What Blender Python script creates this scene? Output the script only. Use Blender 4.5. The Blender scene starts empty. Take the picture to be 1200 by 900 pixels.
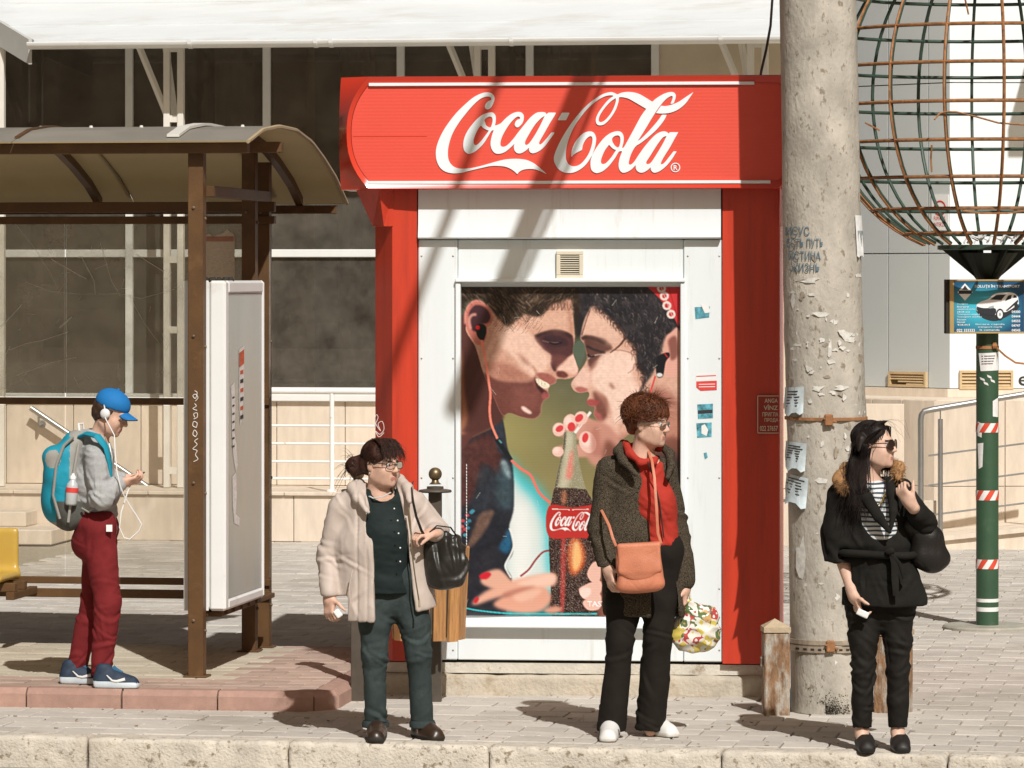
import bpy, bmesh, math, random
import numpy as np
from mathutils import Vector, Matrix
random.seed(7)
NR = np.random.RandomState(11)
scene = bpy.context.scene
C = scene.collection

# ------------------------------------------------------------------ camera
F, HZ, CH = 4700.0, 325.0, 2.28          # focal length in photo pixels, horizon row, eye height
cam_d = bpy.data.cameras.new('camera')
cam = bpy.data.objects.new('camera', cam_d)
C.objects.link(cam)
cam.location = (0, 0, CH)
cam.rotation_euler = (math.radians(90), 0, 0)
cam_d.sensor_width = 36.0
cam_d.lens = 36.0 * F / 1200.0
cam_d.shift_y = -(450.0 - HZ) / 1200.0
cam_d.clip_start = 0.5
cam_d.clip_end = 2000
scene.camera = cam

# ------------------------------------------------------------------ light
SUN_EL = math.radians(44)
SUN_RATIO = 0.30                          # light drifts 0.30 m to the left per metre it travels away
world = bpy.data.worlds.new('World')
scene.world = world
world.use_nodes = True
wn = world.node_tree
for n in list(wn.nodes): wn.nodes.remove(n)
sky = wn.nodes.new('ShaderNodeTexSky')
sky.sky_type = 'NISHITA'
sky.sun_disc = False
sky.sun_elevation = SUN_EL
sky.sun_rotation = math.atan2(SUN_RATIO, -1.0)
sky.air_density = 0.7
sky.dust_density = 4.0
sky.ozone_density = 0.3
wmul = wn.nodes.new('ShaderNodeMixRGB'); wmul.blend_type = 'MULTIPLY'; wmul.inputs['Fac'].default_value = 1.0
wmul.inputs['Color2'].default_value = (0.94, 0.78, 0.57, 1)
bg = wn.nodes.new('ShaderNodeBackground')
bg.inputs['Strength'].default_value = 0.05
wo = wn.nodes.new('ShaderNodeOutputWorld')
wn.links.new(sky.outputs['Color'], wmul.inputs['Color1'])
wn.links.new(wmul.outputs['Color'], bg.inputs['Color'])
wn.links.new(bg.outputs['Background'], wo.inputs['Surface'])
sun_d = bpy.data.lights.new('sun', 'SUN')
sun_d.energy = 4.5
sun_d.angle = math.radians(0.53)
sun_d.color = (1.0, 0.99, 0.97)
sun = bpy.data.objects.new('sun', sun_d)
C.objects.link(sun)
_k = math.cos(SUN_EL) / math.hypot(SUN_RATIO, 1.0)
SUN_DIR = Vector((-SUN_RATIO * _k, 1.0 * _k, -math.sin(SUN_EL)))     # the way the light travels
sun.rotation_euler = SUN_DIR.to_track_quat('-Z', 'Y').to_euler()
sun.location = (6, -10, 20)
vs = scene.view_settings
vs.view_transform = 'Standard'
vs.look = 'None'
vs.exposure = -0.07
vs.gamma = 1.0

# ------------------------------------------------------------------ picking places
def ray(px, py): return Vector(((px - 600) / F, 1.0, (HZ - py) / F))
def P(px, py, d): return Vector((0, 0, CH)) + ray(px, py) * d
def dground(py, z=0.0): return F * (CH - z) / (py - HZ)
def G(px, py, z=0.0): return P(px, py, dground(py, z))
class Frame:
 def __init__(s, o, deg):
  a = math.radians(deg)
  s.o = Vector(o); s.u = Vector((math.cos(a), math.sin(a), 0)); s.v = Vector((-math.sin(a), math.cos(a), 0))
  s.deg = deg
 def w(s, u, v, z=0.0): return s.o + s.u * u + s.v * v + Vector((0, 0, z))
 def hit(s, px, py, v):
  r = ray(px, py); c = Vector((0, 0, CH))
  t = (v - (c - s.o).dot(s.v)) / r.dot(s.v)
  p = c + r * t
  return (p - s.o).dot(s.u), p.z
 def U(s, px, v): return s.hit(px, HZ, v)[0]
 def Z(s, px, py, v): return s.hit(px, py, v)[1]

# ------------------------------------------------------------------ mesh building
class MB:
 def __init__(s): s.v = []; s.f = []; s.m = []; s.mi = 0
 def add(s, vs, fs, mi=None):
  b = len(s.v); s.v.extend([tuple(p) for p in vs])
  for f in fs: s.f.append(tuple(b + i for i in f)); s.m.append(s.mi if mi is None else mi)
  return s
 def box(s, fr, u0, u1, v0, v1, z0, z1, bev=0.0, mi=None):
  def w(u, v, z): return fr.w(u, v, z) if fr else Vector((u, v, z))
  if u0 > u1: u0, u1 = u1, u0
  if v0 > v1: v0, v1 = v1, v0
  if z0 > z1: z0, z1 = z1, z0
  if bev <= 0:
   q = [w(u, v, z) for z in (z0, z1) for (u, v) in ((u0, v0), (u1, v0), (u1, v1), (u0, v1))]
   return s.add(q, [(3, 2, 1, 0), (4, 5, 6, 7), (0, 1, 5, 4), (1, 2, 6, 5), (2, 3, 7, 6), (3, 0, 4, 7)], mi)
  b = min(bev, (u1 - u0) * .45, (v1 - v0) * .45, (z1 - z0) * .45)
  q = []; idx = {}
  for i, (u, du) in enumerate(((u0, b), (u1, -b))):
   for j, (v, dv) in enumerate(((v0, b), (v1, -b))):
    for k, (z, dz) in enumerate(((z0, b), (z1, -b))):
     idx[(i, j, k, 0)] = len(q); q.append(w(u, v + dv, z + dz))
     idx[(i, j, k, 1)] = len(q); q.append(w(u + du, v, z + dz))
     idx[(i, j, k, 2)] = len(q); q.append(w(u + du, v + dv, z))
  f = []
  I = idx
  f.append([I[(0, 0, 0, 0)], I[(0, 0, 1, 0)], I[(0, 1, 1, 0)], I[(0, 1, 0, 0)]])
  f.append([I[(1, 0, 0, 0)], I[(1, 1, 0, 0)], I[(1, 1, 1, 0)], I[(1, 0, 1, 0)]])
  f.append([I[(0, 0, 0, 1)], I[(1, 0, 0, 1)], I[(1, 0, 1, 1)], I[(0, 0, 1, 1)]])
  f.append([I[(0, 1, 0, 1)], I[(0, 1, 1, 1)], I[(1, 1, 1, 1)], I[(1, 1, 0, 1)]])
  f.append([I[(0, 0, 0, 2)], I[(0, 1, 0, 2)], I[(1, 1, 0, 2)], I[(1, 0, 0, 2)]])
  f.append([I[(0, 0, 1, 2)], I[(1, 0, 1, 2)], I[(1, 1, 1, 2)], I[(0, 1, 1, 2)]])
  for j in (0, 1):
   for k in (0, 1):
    f.append([I[(0, j, k, 1)], I[(1, j, k, 1)], I[(1, j, k, 2)], I[(0, j, k, 2)]])
  for i in (0, 1):
   for k in (0, 1):
    f.append([I[(i, 0, k, 0)], I[(i, 1, k, 0)], I[(i, 1, k, 2)], I[(i, 0, k, 2)]])
  for i in (0, 1):
   for j in (0, 1):
    f.append([I[(i, j, 0, 0)], I[(i, j, 1, 0)], I[(i, j, 1, 1)], I[(i, j, 0, 1)]])
  for i in (0, 1):
   for j in (0, 1):
    for k in (0, 1):
     f.append([I[(i, j, k, 0)], I[(i, j, k, 1)], I[(i, j, k, 2)]])
  return s.add(q, f, mi)
 def prism(s, pts, off, mi=None):
  """closed polygon of 3-D points swept by vector off"""
  n = len(pts); off = Vector(off)
  q = [Vector(p) for p in pts] + [Vector(p) + off for p in pts]
  f = [tuple(range(n - 1, -1, -1)), tuple(range(n, 2 * n))]
  f += [(i, (i + 1) % n, n + (i + 1) % n, n + i) for i in range(n)]
  return s.add(q, f, mi)
 def tube(s, path, r, n=8, mi=None, cap=True, flat=None):
  path = [Vector(p) for p in path]; m = len(path)
  rr = r if isinstance(r, (list, tuple)) else [r] * m
  up = None; rings = []
  for i, p in enumerate(path):
   t = (path[min(i + 1, m - 1)] - path[max(i - 1, 0)])
   if t.length < 1e-9: t = Vector((0, 0, 1))
   t.normalize()
   if up is None:
    a = Vector((0, 0, 1)) if abs(t.z) < .9 else Vector((0, 1, 0))
    up = (a - t * a.dot(t)).normalized()
   else:
    up = up - t * up.dot(t)
    if up.length < 1e-6: up = Vector((1, 0, 0)) - t * t.x
    up.normalize()
   sd = t.cross(up)
   fy = flat if flat else 1.0
   rings.append([p + (up * math.cos(2 * math.pi * k / n) * fy + sd * math.sin(2 * math.pi * k / n)) * rr[i] for k in range(n)])
  q = [x for rg in rings for x in rg]
  f = []
  for i in range(m - 1):
   for k in range(n):
    f.append((i * n + k, i * n + (k + 1) % n, (i + 1) * n + (k + 1) % n, (i + 1) * n + k))
  if cap:
   f.append(tuple(range(n - 1, -1, -1))); f.append(tuple((m - 1) * n + k for k in range(n)))
  return s.add(q, f, mi)
 def lathe(s, base, prof, n=24, mi=None, axis=None):
  """prof: list of (radius, height) ; optional axis vector"""
  base = Vector(base)
  ax = Vector(axis).normalized() if axis else Vector((0, 0, 1))
  a = Vector((1, 0, 0)) if abs(ax.x) < .9 else Vector((0, 1, 0))
  e1 = (a - ax * a.dot(ax)).normalized(); e2 = ax.cross(e1)
  q = []; f = []
  for (r, h) in prof:
   for k in range(n):
    t = 2 * math.pi * k / n
    q.append(base + ax * h + (e1 * math.cos(t) + e2 * math.sin(t)) * max(r, 1e-4))
  for i in range(len(prof) - 1):
   for k in range(n):
    f.append((i * n + k, i * n + (k + 1) % n, (i + 1) * n + (k + 1) % n, (i + 1) * n + k))
  f.append(tuple(range(n - 1, -1, -1))); f.append(tuple((len(prof) - 1) * n + k for k in range(n)))
  return s.add(q, f, mi)
 def build(s, name, mat, parent=None, smooth=False, origin=None):
  o0 = root_loc(parent) if parent else Vector(origin if origin is not None else (0, 0, 0))
  me = bpy.data.meshes.new(name)
  me.from_pydata([(p[0] - o0.x, p[1] - o0.y, p[2] - o0.z) for p in s.v], [], s.f)
  mats = mat if isinstance(mat, (list, tuple)) else [mat]
  for m in mats: me.materials.append(m)
  if len(mats) > 1: me.polygons.foreach_set('material_index', s.m)
  bm = bmesh.new(); bm.from_mesh(me); bmesh.ops.recalc_face_normals(bm, faces=bm.faces); bm.to_mesh(me); bm.free()
  if smooth: smooth_by_angle(me, smooth if not isinstance(smooth, bool) else 40)
  o = bpy.data.objects.new(name, me); C.objects.link(o)
  if parent: o.parent = parent
  else: o.location = o0
  return o
def smooth_by_angle(me, deg):
 me.polygons.foreach_set('use_smooth', [True] * len(me.polygons))
 bm = bmesh.new(); bm.from_mesh(me); lim = math.radians(deg)
 for e in bm.edges:
  if len(e.link_faces) == 2 and e.calc_face_angle(0) > lim: e.smooth = False
 bm.to_mesh(me); bm.free()
def root_loc(o):
 while o.parent: o = o.parent
 return o.location.copy()
def tag(o, label, cat, group=None):
 o['label'] = label; o['category'] = cat
 if group: o['group'] = group
 return o
def thing(name, label, cat, loc, group=None):
 o = bpy.data.objects.new(name, None); o.empty_display_size = .1; C.objects.link(o)
 o.location = loc
 return tag(o, label, cat, group)
def struct(o): o['kind'] = 'structure'; return o
def stuff(o): o['kind'] = 'stuff'; return o
def place(name, me, parent, loc, rz=0.0, rx=0.0, ry=0.0, scale=None):
 o = bpy.data.objects.new(name, me); C.objects.link(o)
 o.parent = parent
 o.location = Vector(loc) - (root_loc(parent) if parent else Vector((0, 0, 0)))
 o.rotation_euler = (rx, ry, rz)
 if scale: o.scale = scale
 return o
def np_mesh(name, V, Q, mats, mi=None, smooth=True):
 """mesh from numpy arrays of vertices and quads"""
 me = bpy.data.meshes.new(name)
 V = np.asarray(V, dtype=np.float32); Q = np.asarray(Q, dtype=np.int32)
 n = Q.shape[1]
 me.vertices.add(len(V)); me.vertices.foreach_set('co', V.ravel())
 me.loops.add(Q.size); me.loops.foreach_set('vertex_index', Q.ravel())
 me.polygons.add(len(Q))
 me.polygons.foreach_set('loop_start', np.arange(0, Q.size, n, dtype=np.int32))
 me.polygons.foreach_set('loop_total', np.full(len(Q), n, dtype=np.int32))
 me.polygons.foreach_set('use_smooth', np.full(len(Q), bool(smooth)))
 for m in (mats if isinstance(mats, (list, tuple)) else [mats]): me.materials.append(m)
 if mi is not None: me.polygons.foreach_set('material_index', np.asarray(mi, dtype=np.int32))
 me.update(calc_edges=True); me.validate()
 return me

# ------------------------------------------------------------------ materials
_mats = {}
def material(name, base, rough=0.7, var=0.12, scale=6.0, bump=0.0, bscale=60.0, metal=0.0, spec=0.4,
    dirt=None, dscale=2.0, damt=0.0, dsharp=0.15, stretch=None, rand=0.0, attr=None, waves=None, sheen=0.0,
    coat=0.0, trans=0.0, detail=6.0, wr=None, stain=None, sss=0.0):
 if name in _mats: return _mats[name]
 m = bpy.data.materials.new(name); m.use_nodes = True
 nt = m.node_tree; N = nt.nodes; L = nt.links
 b = N['Principled BSDF']
 b.inputs['Roughness'].default_value = rough
 b.inputs['Metallic'].default_value = metal
 b.inputs['Specular IOR Level'].default_value = spec
 if sheen: b.inputs['Sheen Weight'].default_value = sheen
 if coat: b.inputs['Coat Weight'].default_value = coat; b.inputs['Coat Roughness'].default_value = .08
 tc = N.new('ShaderNodeTexCoord')
 co = tc.outputs['Object']
 if stretch:
  mp = N.new('ShaderNodeMapping'); mp.inputs['Scale'].default_value = stretch
  L.new(co, mp.inputs['Vector']); co = mp.outputs['Vector']
 nz = N.new('ShaderNodeTexNoise'); nz.inputs['Scale'].default_value = scale; nz.inputs['Detail'].default_value = detail
 nz.inputs['Roughness'].default_value = .62
 L.new(co, nz.inputs['Vector'])
 rp = N.new('ShaderNodeValToRGB')
 lo = tuple(max(0, c * (1 - var)) for c in base) + (1,); hi = tuple(min(1, c * (1 + var)) for c in base) + (1,)
 rp.color_ramp.elements[0].position = .3; rp.color_ramp.elements[0].color = lo
 rp.color_ramp.elements[1].position = .7; rp.color_ramp.elements[1].color = hi
 L.new(nz.outputs['Fac'], rp.inputs['Fac'])
 col = rp.outputs['Color']
 if rand or attr:
  if attr:
   a = N.new('ShaderNodeAttribute'); a.attribute_name = attr; src = a.outputs['Fac']
  else:
   a = N.new('ShaderNodeObjectInfo'); src = a.outputs['Random']
  mr = N.new('ShaderNodeMapRange'); mr.inputs['To Min'].default_value = 1 - rand; mr.inputs['To Max'].default_value = 1 + rand
  L.new(src, mr.inputs['Value'])
  vm = N.new('ShaderNodeVectorMath'); vm.operation = 'SCALE'
  L.new(col, vm.inputs[0]); L.new(mr.outputs['Result'], vm.inputs['Scale']); col = vm.outputs['Vector']
 if dirt is not None and damt > 0:
  dn = N.new('ShaderNodeTexNoise'); dn.inputs['Scale'].default_value = dscale; dn.inputs['Detail'].default_value = 8
  dn.inputs['Roughness'].default_value = .68
  L.new(co, dn.inputs['Vector'])
  dr = N.new('ShaderNodeMapRange')
  dr.inputs['From Min'].default_value = .62 - damt * .3; dr.inputs['From Max'].default_value = .62 - damt * .3 + dsharp
  L.new(dn.outputs['Fac'], dr.inputs['Value'])
  mx = N.new('ShaderNodeMixRGB'); mx.inputs['Color2'].default_value = tuple(dirt) + (1,)
  L.new(dr.outputs['Result'], mx.inputs['Fac']); L.new(col, mx.inputs['Color1']); col = mx.outputs['Color']
 if stain:                                            # stains that run across many pieces
  ge = N.new('ShaderNodeNewGeometry'); sn_ = N.new('ShaderNodeTexNoise'); sn_.inputs['Scale'].default_value = stain[1]; sn_.inputs['Detail'].default_value = 9; sn_.inputs['Roughness'].default_value = .65
  L.new(ge.outputs['Position'], sn_.inputs['Vector'])
  sr = N.new('ShaderNodeMapRange'); sr.inputs['From Min'].default_value = .5; sr.inputs['From Max'].default_value = .72; sr.inputs['To Max'].default_value = stain[2]
  L.new(sn_.outputs['Fac'], sr.inputs['Value'])
  mx = N.new('ShaderNodeMixRGB'); mx.inputs['Color2'].default_value = tuple(stain[0]) + (1,)
  L.new(sr.outputs['Result'], mx.inputs['Fac']); L.new(col, mx.inputs['Color1']); col = mx.outputs['Color']
 L.new(col, b.inputs['Base Color'])
 if sss:
  b.inputs['Subsurface Weight'].default_value = sss; b.inputs['Subsurface Radius'].default_value = (.012, .005, .003); b.inputs['Subsurface Scale'].default_value = .5
 hgt = None
 if bump:
  bn = N.new('ShaderNodeTexNoise'); bn.inputs['Scale'].default_value = bscale; bn.inputs['Detail'].default_value = 5
  L.new(co, bn.inputs['Vector']); hgt = bn.outputs['Fac']
 if waves:
  wv = N.new('ShaderNodeTexWave'); wv.wave_type = 'BANDS'; wv.bands_direction = waves[0]
  wv.inputs['Scale'].default_value = waves[1]; wv.inputs['Distortion'].default_value = waves[2]
  L.new(co, wv.inputs['Vector'])
  if hgt is None: hgt = wv.outputs['Fac']; bump = waves[3]
  else:
   ad = N.new('ShaderNodeMath'); L.new(hgt, ad.inputs[0]); L.new(wv.outputs['Fac'], ad.inputs[1]); hgt = ad.outputs['Value']
 if hgt is not None:
  bp = N.new('ShaderNodeBump'); bp.inputs['Strength'].default_value = bump; bp.inputs['Distance'].default_value = .01
  L.new(hgt, bp.inputs['Height']); L.new(bp.outputs['Normal'], b.inputs['Normal'])
 if wr:                                               # creases: ridged, warped noise
  wn_ = N.new('ShaderNodeTexNoise'); wn_.inputs['Scale'].default_value = wr[0]; wn_.inputs['Detail'].default_value = 1.5; wn_.inputs['Distortion'].default_value = wr[2] if len(wr) > 2 else .6
  L.new(tc.outputs['Object'], wn_.inputs['Vector'])
  a1 = N.new('ShaderNodeMath'); a1.operation = 'SUBTRACT'; a1.inputs[1].default_value = .5; a2 = N.new('ShaderNodeMath'); a2.operation = 'ABSOLUTE'; a3 = N.new('ShaderNodeMath'); a3.operation = 'POWER'; a3.inputs[1].default_value = .9
  L.new(wn_.outputs['Fac'], a1.inputs[0]); L.new(a1.outputs[0], a2.inputs[0]); L.new(a2.outputs[0], a3.inputs[0])
  b2 = N.new('ShaderNodeBump'); b2.inputs['Strength'].default_value = wr[1]; b2.inputs['Distance'].default_value = .03; L.new(a3.outputs[0], b2.inputs['Height'])
  if hgt is not None: L.new(bp.outputs['Normal'], b2.inputs['Normal'])
  L.new(b2.outputs['Normal'], b.inputs['Normal'])
 _mats[name] = m
 return m
def glass(name, tint, ior=1.5, rough=0.0, dust_sheen=0.0, dust_sheen_col=(.6, .58, .52), refl=1.0):
 if name in _mats: return _mats[name]
 m = bpy.data.materials.new(name); m.use_nodes = True
 nt = m.node_tree; N = nt.nodes; L = nt.links
 for n in list(N): N.remove(n)
 out = N.new('ShaderNodeOutputMaterial')
 tr = N.new('ShaderNodeBsdfTransparent'); tr.inputs['Color'].default_value = tuple(tint) + (1,)
 gl = N.new('ShaderNodeBsdfGlossy'); gl.inputs['Roughness'].default_value = rough; gl.inputs['Color'].default_value = (refl, refl, refl, 1)
 fr = N.new('ShaderNodeFresnel'); fr.inputs['IOR'].default_value = ior
 mx = N.new('ShaderNodeMixShader')
 L.new(fr.outputs['Fac'], mx.inputs['Fac']); L.new(tr.outputs['BSDF'], mx.inputs[1]); L.new(gl.outputs['BSDF'], mx.inputs[2])
 last = mx.outputs['Shader']
 if dust_sheen > 0:  # dust film; on the bronze panes it also stands in for reflection
  df = N.new('ShaderNodeBsdfDiffuse'); df.inputs['Color'].default_value = tuple(dust_sheen_col) + (1,)
  tc = N.new('ShaderNodeTexCoord')
  nz = N.new('ShaderNodeTexNoise'); nz.inputs['Scale'].default_value = 3.0; nz.inputs['Detail'].default_value = 9; nz.inputs['Roughness'].default_value = .7
  L.new(tc.outputs['Object'], nz.inputs['Vector'])
  mr = N.new('ShaderNodeMapRange'); mr.inputs['From Min'].default_value = .3; mr.inputs['From Max'].default_value = .75
  mr.inputs['To Min'].default_value = dust_sheen * .4; mr.inputs['To Max'].default_value = dust_sheen * 1.6
  L.new(nz.outputs['Fac'], mr.inputs['Value'])
  m2 = N.new('ShaderNodeMixShader')
  L.new(mr.outputs['Result'], m2.inputs['Fac']); L.new(last, m2.inputs[1]); L.new(df.outputs['BSDF'], m2.inputs[2]); last = m2.outputs['Shader']
 L.new(last, out.inputs['Surface'])
 _mats[name] = m
 return m
def sheer(name, base, amount):
 """thin sheet that lets some light through"""
 m = material(name, base, rough=.5, var=.12, scale=3)
 nt = m.node_tree; N = nt.nodes; L = nt.links
 b = N['Principled BSDF']; out = [n for n in N if n.type == 'OUTPUT_MATERIAL'][0]
 tl = N.new('ShaderNodeBsdfTranslucent'); tl.inputs['Color'].default_value = tuple(base) + (1,)
 mx = N.new('ShaderNodeMixShader'); mx.inputs['Fac'].default_value = amount
 L.new(b.outputs['BSDF'], mx.inputs[1]); L.new(tl.outputs['BSDF'], mx.inputs[2]); L.new(mx.outputs['Shader'], out.inputs['Surface'])
 return m

# lettering: a text curve turned into a mesh, laid out by a mapping function (x, y) -> world point
def text_mesh(body, size=1.0, bold=0.0, shear=0.0, align='LEFT', spacing=1.0):
 cu = bpy.data.curves.new('lettering', 'FONT'); cu.body = body; cu.size = size
 cu.offset = bold; cu.shear = shear; cu.align_x = align; cu.space_character = spacing; cu.resolution_u = 3
 ob = bpy.data.objects.new('lettering', cu); C.objects.link(ob)
 dg = bpy.context.evaluated_depsgraph_get(); dg.update()
 me = bpy.data.meshes.new_from_object(ob.evaluated_get(dg))
 vs = [(v.co.x, v.co.y) for v in me.vertices]; fs = [tuple(p.vertices) for p in me.polygons]
 bpy.data.objects.remove(ob); bpy.data.curves.remove(cu); bpy.data.meshes.remove(me)
 return vs, fs
def lettering(name, body, mapf, width, height, mat, parent, bold=0.0, shear=0.0, spacing=1.0):
 """fits the text into width x height (metres) and maps it with mapf"""
 vs, fs = text_mesh(body, 1.0, bold, shear, 'LEFT', spacing)
 if not vs: return None
 xs = [v[0] for v in vs]; ys = [v[1] for v in vs]
 x0, x1, y0, y1 = min(xs), max(xs), min(ys), max(ys)
 mb = MB()
 mb.add([mapf((x - x0) / max(x1 - x0, 1e-6) * width, (y - y0) / max(y1 - y0, 1e-6) * height) for x, y in vs], fs)
 return mb.build(name, mat, parent)

# ------------------------------------------------------------------ distance-field surfaces
class SDF:
 """distance field on a grid: blend rounded shapes, then mesh by surface nets"""
 def __init__(s, lo, hi, h):
  s.h = h; s.lo = np.array(lo, dtype=np.float32)
  s.n = np.ceil((np.array(hi) - s.lo) / h).astype(int) + 1
  s.D = np.full(tuple(s.n), 0.25, dtype=np.float32)
 def _sub(s, lo, hi, m):
  a = np.clip(np.floor((np.array(lo) - m - s.lo) / s.h).astype(int), 0, s.n - 1)
  b = np.clip(np.ceil((np.array(hi) + m - s.lo) / s.h).astype(int) + 1, 1, s.n)
  sl = tuple(slice(int(a[i]), int(max(b[i], a[i] + 1))) for i in range(3))
  g = [s.lo[i] + s.h * np.arange(sl[i].start, sl[i].stop, dtype=np.float32) for i in range(3)]
  return sl, g[0][:, None, None], g[1][None, :, None], g[2][None, None, :]
 def _mix(s, sl, d, k, op):
  D = s.D[sl]
  if op == 'sub':
   d = -d
   if k > 0:
    h = np.maximum(k - np.abs(D - d), 0) / k; s.D[sl] = np.maximum(D, d) + h * h * k * .25
   else: s.D[sl] = np.maximum(D, d)
  else:
   if k > 0:
    h = np.maximum(k - np.abs(D - d), 0) / k; s.D[sl] = np.minimum(D, d) - h * h * k * .25
   else: s.D[sl] = np.minimum(D, d)
 def cap(s, a, b, ra, rb=None, k=0.02, op='add', side=None, ratio=1.0):
  """tapered capsule; side/ratio make it wider along a direction"""
  rb = ra if rb is None else rb
  a = np.array(a, dtype=np.float32); b = np.array(b, dtype=np.float32)
  R = max(ra, rb) * max(ratio, 1.0)
  m = k + .03 + 2 * s.h
  sl, x, y, z = s._sub(np.minimum(a, b) - R, np.maximum(a, b) + R, m)
  ab = b - a; L2 = max(float(ab @ ab), 1e-9)
  t = np.clip(((x - a[0]) * ab[0] + (y - a[1]) * ab[1] + (z - a[2]) * ab[2]) / L2, 0, 1)
  dx = x - a[0] - t * ab[0]; dy = y - a[1] - t * ab[1]; dz = z - a[2] - t * ab[2]
  r = ra + (rb - ra) * t
  if side is None:
   d = np.sqrt(dx * dx + dy * dy + dz * dz) - r
  else:
   sd = np.array(side, dtype=np.float32); sd /= np.linalg.norm(sd)
   q = dx * sd[0] + dy * sd[1] + dz * sd[2]
   f = 1.0 / ratio - 1.0
   ex = dx + sd[0] * q * f; ey = dy + sd[1] * q * f; ez = dz + sd[2] * q * f
   l1 = np.sqrt(ex * ex + ey * ey + ez * ez); l2 = np.sqrt(dx * dx + dy * dy + dz * dz)
   d = (l1 - r) * np.where(l1 > 1e-6, np.minimum(l2 / np.maximum(l1, 1e-6), max(ratio, 1)), 1.0)
  s._mix(sl, d, k, op); return s
 def chain(s, pts, rads, k=0.02, op='add', side=None, ratio=1.0):
  for i in range(len(pts) - 1): s.cap(pts[i], pts[i + 1], rads[i], rads[i + 1], k, op, side, ratio)
  return s
 def ell(s, c, r, k=0.02, op='add', R=None):
  """ellipsoid, R = three axis vectors (rows)"""
  c = np.array(c, dtype=np.float32); m = k + .02 + 2 * s.h
  mx = max(r)
  sl, x, y, z = s._sub(c - mx, c + mx, m)
  x = x - c[0]; y = y - c[1]; z = z - c[2]
  if R is not None:
   X = x * R[0][0] + y * R[0][1] + z * R[0][2]; Y = x * R[1][0] + y * R[1][1] + z * R[1][2]; Z = x * R[2][0] + y * R[2][1] + z * R[2][2]
  else: X, Y, Z = x, y, z
  k0 = np.sqrt((X / r[0]) ** 2 + (Y / r[1]) ** 2 + (Z / r[2]) ** 2)
  k1 = np.sqrt((X / r[0] ** 2) ** 2 + (Y / r[1] ** 2) ** 2 + (Z / r[2] ** 2) ** 2)
  d = np.where(k1 > 1e-6, k0 * (k0 - 1) / np.maximum(k1, 1e-6), -min(r))
  s._mix(sl, d.astype(np.float32), k, op); return s
 def rbox(s, c, half, rnd, k=0.02, op='add', R=None):
  c = np.array(c, dtype=np.float32); m = k + .02 + 2 * s.h; mx = float(np.linalg.norm(half))
  sl, x, y, z = s._sub(c - mx, c + mx, m)
  x = x - c[0]; y = y - c[1]; z = z - c[2]
  if R is not None:
   X = x * R[0][0] + y * R[0][1] + z * R[0][2]; Y = x * R[1][0] + y * R[1][1] + z * R[1][2]; Z = x * R[2][0] + y * R[2][1] + z * R[2][2]
  else: X, Y, Z = x + 0 * y + 0 * z, y + 0 * x + 0 * z, z + 0 * x + 0 * y
  qx = np.abs(X) - half[0] + rnd; qy = np.abs(Y) - half[1] + rnd; qz = np.abs(Z) - half[2] + rnd
  d = np.sqrt(np.maximum(qx, 0) ** 2 + np.maximum(qy, 0) ** 2 + np.maximum(qz, 0) ** 2) + np.minimum(np.maximum(np.maximum(qx, qy), qz), 0) - rnd
  s._mix(sl, d.astype(np.float32), k, op); return s
 def half(s, p, n, op='sub', k=0.0):
  """cut away the side the normal points to"""
  n = np.array(n, dtype=np.float32); n /= np.linalg.norm(n)
  sl, x, y, z = s._sub(s.lo, s.lo + s.h * s.n, 0)
  d = -((x - p[0]) * n[0] + (y - p[1]) * n[1] + (z - p[2]) * n[2])
  s._mix(sl, d, k, 'sub'); return s
 def field(s, fn, op='sub', k=0.0, lo=None, hi=None):
  sl, x, y, z = s._sub(s.lo if lo is None else lo, s.lo + s.h * s.n if hi is None else hi, 0)
  s._mix(sl, fn(x, y, z).astype(np.float32), k, op); return s
 def mesh(s):
  D = s.D.copy()
  D[0] = D[-1] = .05; D[:, 0] = D[:, -1] = .05; D[:, :, 0] = D[:, :, -1] = .05
  ins = D < 0
  n = np.array(D.shape) - 1
  cnt = np.zeros(tuple(n), dtype=np.int8)
  for i in (0, 1):
   for j in (0, 1):
    for k in (0, 1): cnt += ins[i:i + n[0], j:j + n[1], k:k + n[2]]
  act = (cnt > 0) & (cnt < 8)
  ci = np.argwhere(act)
  if len(ci) == 0: return np.zeros((0, 3), np.float32), np.zeros((0, 4), np.int32)
  idx = np.full(tuple(n), -1, dtype=np.int32); idx[act] = np.arange(len(ci))
  corners = [(i, j, k) for i in (0, 1) for j in (0, 1) for k in (0, 1)]
  val = np.stack([D[ci[:, 0] + c[0], ci[:, 1] + c[1], ci[:, 2] + c[2]] for c in corners], 1)
  acc = np.zeros((len(ci), 3), np.float32); num = np.zeros(len(ci), np.float32)
  for a in range(8):
   for b in range(a + 1, 8):
    df = [corners[b][q] - corners[a][q] for q in range(3)]
    if sum(abs(q) for q in df) != 1: continue
    va, vb = val[:, a], val[:, b]
    cr = (va < 0) != (vb < 0)
    t = np.where(cr, va / np.where(cr, va - vb, 1), 0)
    pa = np.array(corners[a], np.float32); dv = np.array(df, np.float32)
    acc += np.where(cr[:, None], pa + t[:, None] * dv, 0); num += cr
  V = s.lo + s.h * (ci + acc / num[:, None])
  Q = []
  for ax in range(3):
   o1 = [0, 0, 0]; o2 = [0, 0, 0]; o1[(ax + 1) % 3] = 1; o2[(ax + 2) % 3] = 1
   sh = [slice(1, -1)] * 3
   A = ins[tuple(slice(0, -1) if q == ax else slice(None) for q in range(3))]
   B = ins[tuple(slice(1, None) if q == ax else slice(None) for q in range(3))]
   e = np.argwhere(A != B)
   ok = (e[:, (ax + 1) % 3] > 0) & (e[:, (ax + 2) % 3] > 0) & (e[:, (ax + 1) % 3] < D.shape[(ax + 1) % 3] - 1) & (e[:, (ax + 2) % 3] < D.shape[(ax + 2) % 3] - 1)
   e = e[ok]
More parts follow.
